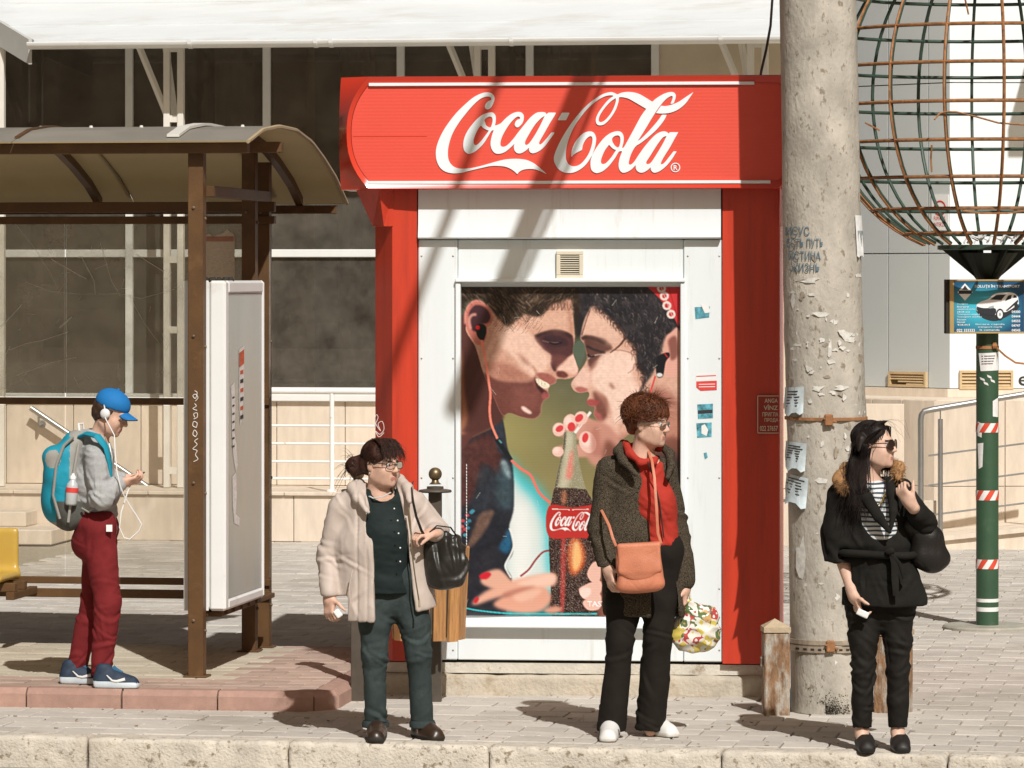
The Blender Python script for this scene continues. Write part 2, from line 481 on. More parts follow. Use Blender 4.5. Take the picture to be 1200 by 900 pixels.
   o1 = np.array(o1); o2 = np.array(o2)
   q0 = idx[tuple((e - o1 - o2).T)]; q1 = idx[tuple((e - o2).T)]; q2 = idx[tuple(e.T)]; q3 = idx[tuple((e - o1).T)]
   fl = ~A[tuple(e.T)]
   quad = np.stack([q0, q1, q2, q3], 1)
   quad[fl] = quad[fl][:, ::-1]
   Q.append(quad)
  Q = np.concatenate(Q, 0)
  return V, Q[(Q >= 0).all(1)]
def vnormals(V, Q):
 n = np.cross(V[Q[:, 2]] - V[Q[:, 0]], V[Q[:, 3]] - V[Q[:, 1]])
 N = np.zeros_like(V)
 for k in range(4): np.add.at(N, Q[:, k], n)
 return N / np.maximum(np.linalg.norm(N, axis=1, keepdims=True), 1e-9)
def relax(V, Q, it=1, lam=.5):
 for _ in range(it):
  S = np.zeros_like(V); c = np.zeros(len(V), np.float32)
  for k in range(4):
   np.add.at(S, Q[:, k], V[Q[:, (k + 1) % 4]]); np.add.at(c, Q[:, k], 1)
   np.add.at(S, Q[:, k], V[Q[:, (k + 3) % 4]]); np.add.at(c, Q[:, k], 1)
  V = V * (1 - lam) + lam * S / np.maximum(c, 1)[:, None]
 return V
def wob(p, freq, seed, n=5, stretch=(1, 1, 1)):
 """smooth random field from a few sine waves, about -1..1"""
 r = np.random.RandomState(seed); o = np.zeros(len(p), np.float32)
 q = p * np.array(stretch, np.float32)
 for i in range(n):
  d = r.normal(size=3); d /= np.linalg.norm(d)
  o += np.sin(q @ (d * freq * r.uniform(.6, 1.5)).astype(np.float32) + r.uniform(0, 6.28))
 return o / math.sqrt(n * .5) * .6
def sdf_obj(name, sdf, mat, parent, disp=None, it=1, mi=None, smooth=True, origin=None):
 V, Q = sdf.mesh()
 V = relax(V, Q, it) if it else V
 if disp is not None: V = V + vnormals(V, Q) * disp(V)[:, None]
 ids = None
 if mi is not None: ids = mi(V[Q].mean(1))
 o0 = root_loc(parent) if parent else Vector(origin)
 me = np_mesh(name, V - np.array(o0), Q, mat, ids, smooth)
 o = bpy.data.objects.new(name, me); C.objects.link(o)
 if parent: o.parent = parent
 else: o.location = o0
 return o
# ================================================================== THE SETTING
ST = Frame(G(600, 874.5), -10)                       # street: v = 0 at the kerb's front edge
PF = Frame(G(180, 831), -8)                          # the raised bus-stop pad
KF = Frame(P(670, HZ, 21.88) * 1.0, -5); KF.o.z = 0   # the kiosk, v = 0 is its white front
BF = Frame(G(374, 635), -8)                          # the glazed building
m_asphalt = material('asphalt', (.30, .27, .23), rough=.9, var=.2, scale=40, bump=.4, bscale=200)
m_bed = material('joint_sand', (.36, .31, .23), rough=.95, var=.25, scale=30, bump=.3, bscale=150)
m_kerb = material('worn_kerb_concrete', (.56, .51, .43), rough=.9, var=.17, scale=7, bump=.7, bscale=70, stain=((.40, .33, .24), 1.2, .7), dirt=(.25, .20, .14), dscale=24, damt=.20, dsharp=.08)
m_paver = material('paver_concrete', (.52, .48, .425), rough=.85, var=.12, scale=5, bump=.25, bscale=120, rand=.10, stain=((.27, .225, .17), .9, .55), dirt=(.38, .335, .275), dscale=2.2, damt=.3, dsharp=.3)
m_paver2 = material('paver_concrete_far', (.52, .48, .425), rough=.85, var=.12, scale=5, bump=.25, bscale=120, rand=.10, attr='tone', stain=((.30, .25, .19), .9, .5), dirt=(.38, .335, .275), dscale=1.5, damt=.3, dsharp=.3)
m_pred = material('red_paver', (.43, .31, .25), rough=.85, var=.12, scale=8, bump=.25, bscale=150, rand=.12, stain=((.22, .15, .10), 1.6, .5), dirt=(.42, .34, .27), dscale=3, damt=.35, dsharp=.3)
m_pbeige = material('beige_paver', (.50, .44, .34), rough=.85, var=.1, scale=8, bump=.25, bscale=150, rand=.10, stain=((.26, .20, .13), 1.3, .5), dirt=(.38, .31, .23), dscale=3, damt=.3, dsharp=.3)
m_kred = material('red_kerb', (.38, .235, .185), rough=.85, var=.14, scale=14, bump=.35, bscale=160, rand=.08, dirt=(.36, .26, .19), dscale=5, damt=.3, dsharp=.3)

mb = MB(); mb.add([(-300, -60, -.165), (300, -60, -.165), (300, 400, -.165), (-300, 400, -.165)], [(0, 1, 2, 3)])
struct(mb.build('ground', m_bed))
mb = MB(); q = [ST.w(-60, -30, -.155), ST.w(60, -30, -.155), ST.w(60, .06, -.155), ST.w(-60, .06, -.155)]
mb.add(q, [(0, 1, 2, 3)]); struct(mb.build('road', m_asphalt))
mb = MB(); mb.box(ST, -40, 40, .1, 60, -.16, -.014)
sidewalk = struct(mb.build('sidewalk', m_bed))

# kerb: worn concrete blocks about a metre long
kx = [ST.U(px, 0) for px in (-140, 101, 337, 572, 845, 1110, 1390)]
kerb = bpy.data.objects.new('kerb', None); C.objects.link(kerb); kerb.location = ST.o; struct(kerb)
for i in range(len(kx) - 1):
 L = kx[i + 1] - kx[i] - .005
 R = [tuple(ST.u), tuple(ST.v), (0, 0, 1)]
 c = ST.w((kx[i] + kx[i + 1]) / 2, .095, -.12)
 ext = max(L, .3) * .55 + .1
 f = SDF((c.x - ext, c.y - ext * .5, -.28), (c.x + ext, c.y + ext * .5, .05), .014)
 f.rbox(c, (L / 2, .095, .12), .013, 0, 'add', R)
 sd = 30 + i
 def dsp(V, sd=sd):
  n = wob(V, 60, sd, 8) * .002 + wob(V, 14, sd + 9, 6) * .003
  edge = np.exp(-((V[:, 2] - 0.0) / .03) ** 2)
  ch = np.clip(wob(V, 38, sd + 3, 7) - .45, 0, 1) * .022
  fr = np.array([(Vector(p) - ST.o).dot(ST.v) for p in V[::1]]) if len(V) < 1 else (V[:, 0] - ST.o.x) * ST.v.x + (V[:, 1] - ST.o.y) * ST.v.y
  return n - ch * edge * (fr < .05)
 o = sdf_obj('kerb_stone', f, m_kerb, kerb, dsp, 1)

# pavers of the pavement
PW = .228
def paver_mesh(w, d, h, mat, name, gap=.008, ch=.005):
 a, b = w / 2 - gap / 2, d / 2 - gap / 2
 mb = MB()
 q = [(-a, -b, -h), (a, -b, -h), (a, b, -h), (-a, b, -h), (-a, -b, -ch), (a, -b, -ch), (a, b, -ch), (-a, b, -ch),
   (-a + ch, -b + ch, 0), (a - ch, -b + ch, 0), (a - ch, b - ch, 0), (-a + ch, b - ch, 0)]
 f = [(0, 1, 5, 4), (1, 2, 6, 5), (2, 3, 7, 6), (3, 0, 4, 7), (4, 5, 9, 8), (5, 6, 10, 9), (6, 7, 11, 10), (7, 4, 8, 11), (8, 9, 10, 11)]
 me = bpy.data.meshes.new(name); me.from_pydata(q, [], f); me.materials.append(mat)
 return me, q, f
pv_me, pv_q, pv_f = paver_mesh(PW, PW, .045, m_paver, 'paver')
def in_pad(p):
 d = p - PF.o; u = d.dot(PF.u); v = d.dot(PF.v)
 return u < PAD_R - .06 and .06 < v < PAD_D - .06
def in_kiosk(p):
 d = p - KF.o; u = d.dot(KF.u); v = d.dot(KF.v)
 return -1.0 < u < 1.05 and .1 < v < 2.2
PAD_R = PF.U(372, 0); PAD_D = 2.62
cells = []
for j in range(0, 76):
 v = .20 + PW * (j + .5)
 for i in range(-26, 27):
  u = PW * (i + (.5 if j % 2 else 0)) + .03
  p = ST.w(u, v)
  if abs(p.x) > .128 * p.y + .9 or p.y > 37: continue
  if in_pad(p) or in_kiosk(p): continue
  cells.append((p.y, p))
def vis(p):
 px = 600 + F * p.x / p.y
 return -5 < px < 1205
cells.sort(key=lambda c: (0 if vis(c[1]) else 1, c[0]))
for d, p in cells[:300]:
 place('paver', pv_me, sidewalk, p + Vector((0, 0, random.uniform(-.003, .002))), math.radians(-10 + random.uniform(-.5, .5)),
    random.uniform(-.008, .008), random.uniform(-.006, .006))
VV = []; FFq = []; tone = []
cs, sn = math.cos(math.radians(-10)), math.sin(math.radians(-10))
for d, p in cells[300:]:
 b = len(VV); dz = random.uniform(-.004, .002); t = random.random(); tx = random.uniform(-.008, .008); ty = random.uniform(-.008, .008)
 for (x, y, z) in pv_q: VV.append((p.x + x * cs - y * sn, p.y + x * sn + y * cs, p.z + z + dz + x * tx + y * ty))
 for f in pv_f: FFq.append([b + k for k in f]); tone.append(t)
me = np_mesh('paver_field', np.array(VV), np.array(FFq), m_paver2, None, False)
at = me.attributes.new('tone', 'FLOAT', 'FACE'); at.data.foreach_set('value', tone)
o = bpy.data.objects.new('paver_field', me); C.objects.link(o); o.parent = sidewalk; stuff(o)

# grit, butts and scraps lying on the pavement
mb = MB(); rg_ = random.Random(77)
for k in range(300):
 p = ST.w(rg_.uniform(-3, 3), .22 + abs(rg_.gauss(0, 1.6)), 0)
 if in_pad(p) or in_kiosk(p): continue
 sz_ = rg_.uniform(.002, .006); a_ = rg_.uniform(0, 6.28); l_ = sz_ * rg_.uniform(1, 3)
 e_ = Vector((math.cos(a_), math.sin(a_), 0)); t_ = Vector((-e_.y, e_.x, 0))
 q = [p + e_ * l_ + t_ * sz_ * .3, p - e_ * l_ + t_ * sz_ * .5, p - e_ * l_ * .7 - t_ * sz_ * .6, p + e_ * l_ * .8 - t_ * sz_ * .4]
 mb.add([(v.x, v.y, .001) for v in q] + [(v.x, v.y, .002 + sz_ * .5) for v in q], [(4, 5, 6, 7), (0, 1, 5, 4), (1, 2, 6, 5), (2, 3, 7, 6), (3, 0, 4, 7)], rg_.choice((0, 0, 0, 1, 2)))
stuff(mb.build('grit', [material('grit_dark', (.16, .12, .08), rough=.9), material('grit_pale', (.62, .58, .5), rough=.9), material('grit_leaf', (.30, .19, .08), rough=.9)]));
bpy.data.objects['grit'].parent = sidewalk

# raised pad of the bus stop with red kerb stones and red / beige slabs
pad = bpy.data.objects.new('bus_stop_pad', None); C.objects.link(pad); pad.location = PF.o; struct(pad)
PZ = .10
padL = PF.U(-150, 0)
mb = MB(); mb.box(PF, padL, PAD_R - .05, .05, PAD_D - .03, -.01, PZ - .014); mb.build('pad_bed', m_bed, pad)
def kerb_block(L, mat):
 mb = MB()
 h0, D, ch = -.012, .12, .03
 prof = [(0, h0), (0, PZ - ch), (ch, PZ), (D, PZ), (D, h0)]
 a = L / 2 - .004
 q = [(-a, y, z) for y, z in prof] + [(a, y, z) for y, z in prof]
 n = len(prof)
 f = [tuple(range(n - 1, -1, -1)), tuple(range(n, 2 * n))] + [(i, (i + 1) % n, n + (i + 1) % n, n + i) for i in range(n)]
 me = bpy.data.meshes.new('red_kerb_stone'); me.from_pydata(q, [], f); me.materials.append(mat)
 bm = bmesh.new(); bm.from_mesh(me); bmesh.ops.recalc_face_normals(bm, faces=bm.faces); bm.to_mesh(me); bm.free()
 return me
kb = kerb_block(.515, m_kred)
u = PAD_R - .02
r = math.radians(PF.deg)
i = 0
while u > padL:
 place('red_kerb_stone', kb, pad, PF.w(u - .2575, 0 + random.uniform(-.003, .003), random.uniform(-.003, .002)), r + random.uniform(-.006, .006)); u -= .517; i += 1
v = .16
kb2 = kerb_block(.40, m_kred)
c45 = kerb_block(.16, m_kred)
place('red_kerb_stone', c45, pad, PF.w(PAD_R + .035, .065, 0), r + math.radians(48))
while v < PAD_D:
 place('red_kerb_stone', kb2, pad, PF.w(PAD_R + .085, v + .2, random.uniform(-.004, .002)), r + math.radians(90)); v += .403
SW, SD = .215, .165
ps_red, _, _ = paver_mesh(SW, SD, .03, m_pred, 'slab', .006, .004)
ps_be, _, _ = paver_mesh(SW, SD, .03, m_pbeige, 'slab', .006, .004)
for j in range(int((PAD_D - .14) / SD)):
 vv = .125 + SD * (j + .5)
 u = PAD_R - .045 - SW / 2 - (SW / 2 if j % 2 else 0); i = 0
 if j % 2:
  o = place('slab', ps_red, pad, PF.w(PAD_R - .045 - SW / 4, vv, PZ), r); o.scale = (.48, 1, 1)
 while u > padL + .1:
  red = vv < .62 or u > PAD_R - .62
  place('slab', ps_red if red else ps_be, pad, PF.w(u, vv, PZ + random.uniform(-.002, .0015)), r, random.uniform(-.006, .006), random.uniform(-.004, .004))
  u -= SW
mb = MB(); mb.box(PF, padL, PAD_R + .02, PAD_D - .03, PAD_D + .05, -.01, PZ - .01); mb.build('rear_edging', m_kerb, pad)

# ------------------------------------------------------------------ glazed building at the back
m_stone = material('beige_stone', (.65, .56, .455), rough=.75, var=.10, scale=5, bump=.1, bscale=90, rand=.06, stretch=(3, 3, .6), dirt=(.55, .46, .36), dscale=2.0, damt=.3, dsharp=.35)
m_alu = material('white_aluminium', (.70, .71, .69), rough=.45, var=.05, scale=3, dirt=(.5, .46, .38), dscale=3, damt=.12, dsharp=.3)
m_cream = material('cream_plaster', (.58, .50, .38), rough=.8, var=.08, scale=3)
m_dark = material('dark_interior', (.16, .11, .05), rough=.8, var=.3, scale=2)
m_glassb = glass('bronze_glass', (.50, .38, .20), 1.5, 0, .15, (.44, .40, .33))  # pale film on the panes: dust plus street reflection put into the colour
m_roofw = material('white_roof_sheet', (.63, .66, .67), rough=.55, var=.05, scale=2.5, dirt=(.50, .49, .46), dscale=2, damt=.35, dsharp=.3, stretch=(.5, 2, 2))
m_pipe = material('white_paint', (.80, .79, .76), rough=.4, var=.06, scale=5, dirt=(.55, .35, .18), dscale=9, damt=.05, dsharp=.08)
m_steel = material('brushed_steel', (.42, .42, .41), rough=.4, var=.1, scale=10, metal=.9)

bld = thing('glazed_pavilion', 'glazed pavilion with beige stone base and pale window frames behind the kiosk', 'building', BF.o)
zl = BF.Z(374, 577, 0)                                # ledge height
VW, VG = 1.15, 1.25                                   # upper stone wall and glazing planes
zs = BF.Z(200, 463, VW)                               # window sill
U0, U1 = BF.U(-140, 0), BF.U(985, 0)
mb = MB(); mb.box(BF, U0, U1, .03, 8, -.02, zl - .03); mb.box(BF, U0, U1, VW + .03, 8, -.02, zs - .05); core = mb.build('base_core', m_cream, bld)
# stone slabs of the lower and upper wall, ledge cap stones
for (vf, za, zb, w, off) in ((0, 0, zl - .03, .92, 0), (VW, zl, zs - .05, .62, .2)):
 u = U0 + off; i = 0
 while u < U1:
  mb = MB(); mb.box(BF, u + .003, u + w - .003, vf - random.uniform(0, .003), vf + .03, za, zb, .004); mb.build('stone_slab', m_stone, bld); u += w
u = U0
while u < U1:
 mb = MB(); mb.box(BF, u + .003, u + 1.2 - .003, -.03, .30, zl - .03, zl, .005); mb.build('ledge_slab', m_stone, bld); u += 1.2
mb = MB(); mb.box(BF, U0, U1, .30, VW, zl - .03, zl - .004); mb.build('terrace', m_stone, bld)
zt = 4.9
mb = MB(); mb.box(BF, U0, U1, VW - .05, VW + .13, zs - .05, zs + .012, .006); mb.build('window_sill', m_alu, bld)
mull = [-130, -8, 152, 313, 470, 621, 768]
ztr = BF.Z(200, 297, VG)
for px in mull:
 uc = BF.U(px, VG); mb = MB(); mb.box(BF, uc - .034, uc + .034, VG - .04, VG + .06, zs + .012, zt, .005); mb.build('mullion', m_alu, bld)
for a, b in zip(mull[:-1], mull[1:]):
 ua, ub = BF.U(a, VG) + .034, BF.U(b, VG) - .034
 mb = MB(); mb.box(BF, ua, ub, VG - .03, VG + .05, ztr - .035, ztr + .035, .005); mb.build('transom', m_alu, bld)
 for z0, z1 in ((zs + .012, ztr - .035), (ztr + .035, zt)):
  mb = MB(); mb.box(BF, ua, ub, VG + .005, VG + .017, z0, z1); mb.build('window_pane', m_glassb, bld)
ua, ub = BF.U(768, VG) + .034, U1
mb = MB(); mb.box(BF, ua, ub, VG, VG + .2, zs, zt); mb.build('plaster_wall', m_cream, bld)
mb = MB(); mb.box(BF, U0, U1, VG + 5.0, VG + 5.2, zs - .05, zt); mb.box(BF, U0 - .2, U0, VG + .1, VG + 5.2, zs - .05, zt)
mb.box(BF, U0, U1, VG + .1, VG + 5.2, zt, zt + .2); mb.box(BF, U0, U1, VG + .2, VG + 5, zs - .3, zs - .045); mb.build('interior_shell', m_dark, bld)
m_col = material('interior_column', (.72, .60, .42), rough=.8, var=.15, scale=4)
ua, ub = BF.U(322, VG + .4), BF.U(362, VG + .4)
mb = MB(); mb.box(BF, ua, ub, VG + .3, VG + .7, zs - .04, zt - .01, .01); mb.build('interior_column', m_col, bld)
# things that show dimly inside: a counter, shelves, a wall picture
m_woodin = material('interior_wood', (.45, .24, .11), rough=.6, var=.3, scale=6)
m_blin = material('interior_teal', (.30, .38, .36), rough=.5, var=.3, scale=6)
for (a, b, v0, v1, za, zb, mm) in ((20, 140, 2.2, 2.7, zs, zs + .75, m_woodin), (170, 290, 2.6, 3.0, zs, zs + 1.3, m_blin), (370, 432, 1.9, 2.3, zs, zs + .62, m_woodin),
           (40, 110, 4.7, 4.95, ztr + .2, ztr + .9, m_col), (480, 600, 2.8, 3.2, ztr + .3, ztr + 1.3, m_blin), (-60, 5, 2.5, 2.9, zs, zs + 1.1, m_col)):
 mb = MB(); mb.box(BF, BF.U(a, VG + v0), BF.U(b, VG + v0), VG + v0, VG + v1, za, zb, .02); mb.build('interior_cabinet', mm, bld)
mcurt = material('curtain', (.55, .44, .28), rough=.9, var=.2, scale=4)
for a, b in ((230, 296), (395, 440), (640, 700)):
 ua, ub = BF.U(a, VG + .3), BF.U(b, VG + .3); mb = MB(); n = 24; pts = []
 for k in range(n + 1):
  t = k / n; pts.append((ua + (ub - ua) * t, VG + .35 + .04 * math.sin(t * 34)))
 q = [BF.w(x, y, zs + .05) for x, y in pts] + [BF.w(x, y, zt - .05) for x, y in pts]
 mb.add(q, [(k, k + 1, n + 2 + k, n + 1 + k) for k in range(n)]); mb.build('curtain', mcurt, bld, smooth=60)

# the white canopy roof with its gutter
cz = BF.Z(300, 49, .16); cu0, cu1 = BF.U(40, .16), BF.U(945, .16)
can = thing('white_canopy', 'long white sheet-metal canopy roof with gutter above the windows', 'canopy', BF.w(0, .16, cz))
sl = math.tan(math.radians(25))
def croof(t): return cz + .02 + t * sl, .16 + t          # (z, v) along the slope
bands = [(0, .33), (.33, .82), (.82, 1.3), (1.3, 2.2)]
for a, b in bands:
 za, va = croof(a); zb, vb = croof(b)
 za += .012; zb += 0
 la, lb = cu0 - a * .95, cu0 - b * .95
 mb = MB()
 q = [BF.w(la, va, za), BF.w(cu1, va, za), BF.w(cu1, vb, zb), BF.w(lb, vb, zb)]
 mb.prism(q, (0, 0, -.03)); mb.build('roof_sheet', m_roofw, can)
mb = MB()
n = 10; pr = []
for k in range(n + 1):
 t = math.pi * k / n; pr.append((.13 - .06 + -.075 * math.cos(t) * 1.0 - .10, cz + .0 - .055 * math.sin(t) - .0))
pin = [(v + (.008 if k < n / 2 else -.008), z + .006) for k, (v, z) in enumerate(pr)][::-1]
ring = pr + pin
mb.prism([BF.w(cu0 - .03, v + .12, z) for v, z in ring], BF.u * (cu1 - cu0 + .03)); mb.build('gutter', m_alu, can, smooth=50)
for px in (224, 371, 389, 600, 845):
 uc = BF.U(px, .1); mb = MB(); mb.prism([BF.w(uc - .016, v * 1.06 + .115, z - .006 if z < cz else z + .006) for v, z in pr], BF.u * .032); mb.build('gutter_bracket', m_alu, can)
# barge board that runs back along the skewed left end
mb = MB(); q = []
za, va = croof(0); zb, vb = croof(2.2)
mb.prism([BF.w(cu0 - .02, va, za + .02), BF.w(cu0 - .02 - 2.2 * .95, vb, zb + .02), BF.w(cu0 - .02 - 2.2 * .95, vb, zb - .20), BF.w(cu0 - .02, va, za - .20)], -BF.u * .03)
mb.build('barge_board', material('grey_fascia', (.50, .50, .48), rough=.5, var=.05), can)
mb = MB(); mb.box(BF, cu0 - .5, cu1, VG - .1, VG + .1, zt - .3, zt + .25); mb.build('head_beam', m_cream, can)
# lattice columns carrying the canopy
m_tru = material('truss_paint', (.72, .69, .62), rough=.5, var=.06, scale=4)
def truss(px, label):
 uc = BF.U(px, .6); t = thing('lattice_column', label, 'column', BF.w(uc, .6, zl), 'lattice columns under the canopy')
 top = cz + .10
 for du in (-.062, .062):
  mb = MB(); mb.box(BF, uc + du - .028, uc + du + .028, .565, .635, zl, top, .004); mb.build('upright', m_tru, t)
 z = zl + .12; k = 0
 while z < top - .1:
  mb = MB(); mb.box(BF, uc - .0335, uc + .0335, .575, .625, z, z + .06); mb.build('rung', m_tru, t); z += .62
 for sgn, du in ((-1, -.36), (-1, -.20)):
  mb = MB(); mb.tube([BF.w(uc - .06, .60 + (0 if du < -.3 else .3), top - .72), BF.w(uc + du, .60 + (0 if du < -.3 else .5), top)], .03, 4); mb.build('brace', m_tru, t)
 return t
truss(204, 'white lattice column behind the bus shelter glass')
truss(568, 'pale lattice column seen just above the red sign')
truss(888, 'pale lattice column between the red sign and the concrete pole')
truss(-6, 'lattice column at the left edge of the picture under the canopy')

# white railing on the ledge
rl = thing('white_railing', 'white tubular railing on the stone ledge beside the kiosk', 'railing', BF.w(BF.U(374, .12), .12, zl))
ra, rb = BF.U(232, .12), BF.U(470, .12)
def zr(py): return BF.Z(374, py, .12)
mb = MB(); mb.tube([BF.w(ra, .12, zr(458)), BF.w(rb, .12, zr(458))], .030, 10); mb.build('top_rail', m_pipe, rl, smooth=True)
for py in (499, 520, 541, 561):
 mb = MB(); mb.tube([BF.w(ra, .12, zr(py)), BF.w(rb, .12, zr(py))], .011, 8); mb.build('rail', m_pipe, rl, smooth=True)
for px in (240, 389):
 uc = BF.U(px, .12); mb = MB(); mb.tube([BF.w(uc, .12, zl), BF.w(uc, .12, zr(460))], .021, 10); mb.lathe(BF.w(uc, .12, zl), [(.05, 0), (.05, .012), (.03, .02)], 14); mb.build('post', m_pipe, rl, smooth=True)
# stair handrails against the stone wall, left
for (a, b, lab) in (((36, 478), (196, 586), 'sloping steel handrail on the stone wall behind the boy, higher one'), ((118, 555), (212, 612), 'sloping steel handrail behind the boy, lower one')):
 vv = VW - .12
 (u0, z0), (u1, z1) = BF.hit(*a, vv), BF.hit(*b, vv)
 t = thing('handrail', lab, 'handrail', BF.w(u0, vv, z0), 'stair handrails on the stone wall')
 mb = MB(); mb.tube([BF.w(u0, vv, z0), BF.w(u1, vv, z1)], .026, 10); mb.build('rail', m_steel, t, smooth=True)
 for f in (.06, .9):
  uu, zz = u0 + (u1 - u0) * f, z0 + (z1 - z0) * f
  mb = MB(); mb.tube([BF.w(uu, vv, zz - .03), BF.w(uu, vv, zz - .10), BF.w(uu, VW - .004, zz - .10)], .012, 8); mb.lathe(BF.w(uu, VW - .012, zz - .10), [(.035, 0), (.035, .01)], 12, axis=BF.v); mb.build('bracket', m_steel, t, smooth=True)
# low stone steps to the left
st = thing('stone_steps', 'low stone steps at the foot of the wall behind the boy', 'steps', BF.w(BF.U(30, -.5), -.5, 0))
for k, (a, b, vd) in enumerate(((-140, 60, -.75), (-140, 30, -.40))):
 mb = MB(); mb.box(BF, BF.U(a, vd), BF.U(b, vd), vd, -.004, .13 * k, .13 * (k + 1), .01); mb.build('step', m_stone, st)

# ------------------------------------------------------------------ grey clad building, right
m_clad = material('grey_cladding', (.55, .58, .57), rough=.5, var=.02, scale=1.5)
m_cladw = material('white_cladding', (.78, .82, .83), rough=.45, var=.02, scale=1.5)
m_tan = material('tan_vent', (.56, .41, .23), rough=.6, var=.1, scale=8)
gb = thing('clad_building', 'grey and white panel-clad building on a stone base at the right', 'building', P(1113, HZ, 35.7) - Vector((0, 0, CH)))
c0 = P(1113, HZ, 35.7); c0.z = 0
CHF = Frame(c0, -45)                                  # chamfer: u < 0 runs away to the left
FRF = Frame(c0, 2)                                    # front, u > 0 to the right
zc = CHF.Z(1090, 455, 0)
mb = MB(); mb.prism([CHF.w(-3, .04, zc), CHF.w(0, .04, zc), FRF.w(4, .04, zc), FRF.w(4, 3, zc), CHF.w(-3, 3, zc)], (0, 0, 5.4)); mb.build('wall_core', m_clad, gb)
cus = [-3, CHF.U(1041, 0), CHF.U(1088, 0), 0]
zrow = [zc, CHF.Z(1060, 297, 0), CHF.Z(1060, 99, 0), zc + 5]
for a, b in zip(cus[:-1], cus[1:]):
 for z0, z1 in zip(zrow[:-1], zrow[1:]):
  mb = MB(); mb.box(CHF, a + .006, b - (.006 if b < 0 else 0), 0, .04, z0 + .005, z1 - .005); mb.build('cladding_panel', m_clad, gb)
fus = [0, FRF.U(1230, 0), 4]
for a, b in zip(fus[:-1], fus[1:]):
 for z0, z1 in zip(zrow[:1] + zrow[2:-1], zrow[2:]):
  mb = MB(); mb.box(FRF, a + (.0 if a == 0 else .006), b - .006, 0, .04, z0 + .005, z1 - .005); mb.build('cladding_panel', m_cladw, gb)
# flat roof slab that shades the top of the front
zsl = 5.35; pr = zsl - FRF.Z(1180, 193, 0)
ul = FRF.U(1158, 0) + pr * .34
mb = MB(); mb.box(FRF, ul, 4.4, -pr / 1.03, -.004, zsl, zsl + .25); mb.build('roof_slab', m_cladw, gb)
def vent(fr, xa, xb, ya, yb, v, name='vent', dmg=False):
 (u0, z0), (u1, z1) = fr.hit(xa, yb, v), fr.hit(xb, ya, v)
 f = MB(); w = .022
 f.box(fr, u0, u1, v - .03, v, z1 - w, z1); f.box(fr, u0, u1, v - .03, v, z0, z0 + w); f.box(fr, u0, u0 + w, v - .03, v, z0 + w, z1 - w); f.box(fr, u1 - w, u1, v - .03, v, z0 + w, z1 - w)
 o = f.build('vent', m_tan, gb)
 b = MB(); b.box(fr, u0 + w, u1 - w, v - .003, v + .0, z0 + w, z1 - w); b.build('vent_shadow_gap', m_dark, o)
 n = 4
 for k in range(n):
  zz = z0 + w + (z1 - z0 - 2 * w) * (k + .5) / n; s0 = u0 + w; s1 = u1 - w
  if dmg and k in (0, 1): s0 += (u1 - u0) * (.2 if k else .42)
  mb = MB(); mb.prism([fr.w(s0, v - .024, zz - .014), fr.w(s0, v - .004, zz + .006), fr.w(s0, v - .004, zz + .012), fr.w(s0, v - .024, zz - .008)], fr.u * (s1 - s0)); mb.build('slat', m_tan, o)
vent(CHF, 1043, 1087, 436, 453, -.001, dmg=True); vent(FRF, 1124, 1187, 434, 456, -.001)
# stone base
sbz = zc
cb = P(1095, HZ, 34.9); cb.z = 0
CB = Frame(cb, -45); FB = Frame(cb, 3)
zb1 = CB.Z(1060, 468, 0)
for (fr, us) in ((CB, [-2.6, -1.9, CB.U(1022, 0), CB.U(1057, 0), 0]), (FB, [0, .62, 1.24, 1.86, 2.5, 3.2])):
 for a, b in zip(us[:-1], us[1:]):
  for z0, z1 in ((0, FB.Z(1150, 570, 0)), (FB.Z(1150, 570, 0), zb1)):
   mb = MB(); mb.box(fr, a + .003, b - (.003 if b != 0 else 0), 0, .04, z0 + .002, z1 - .003, .003); mb.build('stone_slab', m_stone, gb)
mb = MB(); mb.prism([CB.w(-2.6, .03, 0), CB.w(0, .03, 0), FB.w(3.2, .03, 0), FB.w(3.2, 2, 0), CB.w(-2.6, 2.2, 0)], (0, 0, zb1 + .002)); mb.build('base_core', m_stone, gb)
mb = MB(); mb.prism([CHF.w(-3, -.03, zb1 + .003), CHF.w(0, -.03, zb1 + .003), FRF.w(4, -.03, zb1 + .003), FRF.w(4, 1, zb1 + .003), CHF.w(-3, 1, zb1 + .003)], (0, 0, zc - zb1 - .004)); mb.build('plinth_course', m_stone, gb)
# no-smoking notice on the chamfer and the cut-off letter on the front
m_paper = material('paper', (.80, .80, .78), rough=.8, var=.04)
m_redp = material('red_print', (.62, .05, .04), rough=.6, var=.05)
m_blk = material('black_print', (.03, .03, .03), rough=.6, var=.05)
(u0, z0), (u1, z1) = CHF.hit(1092, 270, -.002), CHF.hit(1112, 228, -.002)
mb = MB(); mb.box(CHF, u0, u1, -.008, -.001, z0, z1); nt_ = mb.build('notice', m_paper, gb)
uc, zz = (u0 + u1) / 2, z0 + (z1 - z0) * .62; rr = (u1 - u0) * .36
mb = MB()
for k in range(24):
 a, b = 2 * math.pi * k / 24, 2 * math.pi * (k + 1) / 24
 mb.add([CHF.w(uc + math.cos(t) * q, -.010, zz + math.sin(t) * q) for t, q in ((a, rr), (b, rr), (b, rr * .78), (a, rr * .78))], [(0, 1, 2, 3)])
mb.add([CHF.w(uc + x, -.011, zz + y) for x, y in ((-rr * .55, rr * .7), (-rr * .7, rr * .55), (rr * .55, -rr * .7), (rr * .7, -rr * .55))], [(0, 1, 2, 3)])
mb.build('prohibition_ring', m_redp, nt_)
for k, s_ in enumerate(('FUMATUL', 'INTERZIS')):
 lettering('lettering', s_, lambda x, y, k=k: CHF.w(u0 + .03 + x, -.010, z0 + .09 - k * .055 + y), u1 - u0 - .06, .035, m_redp, nt_)
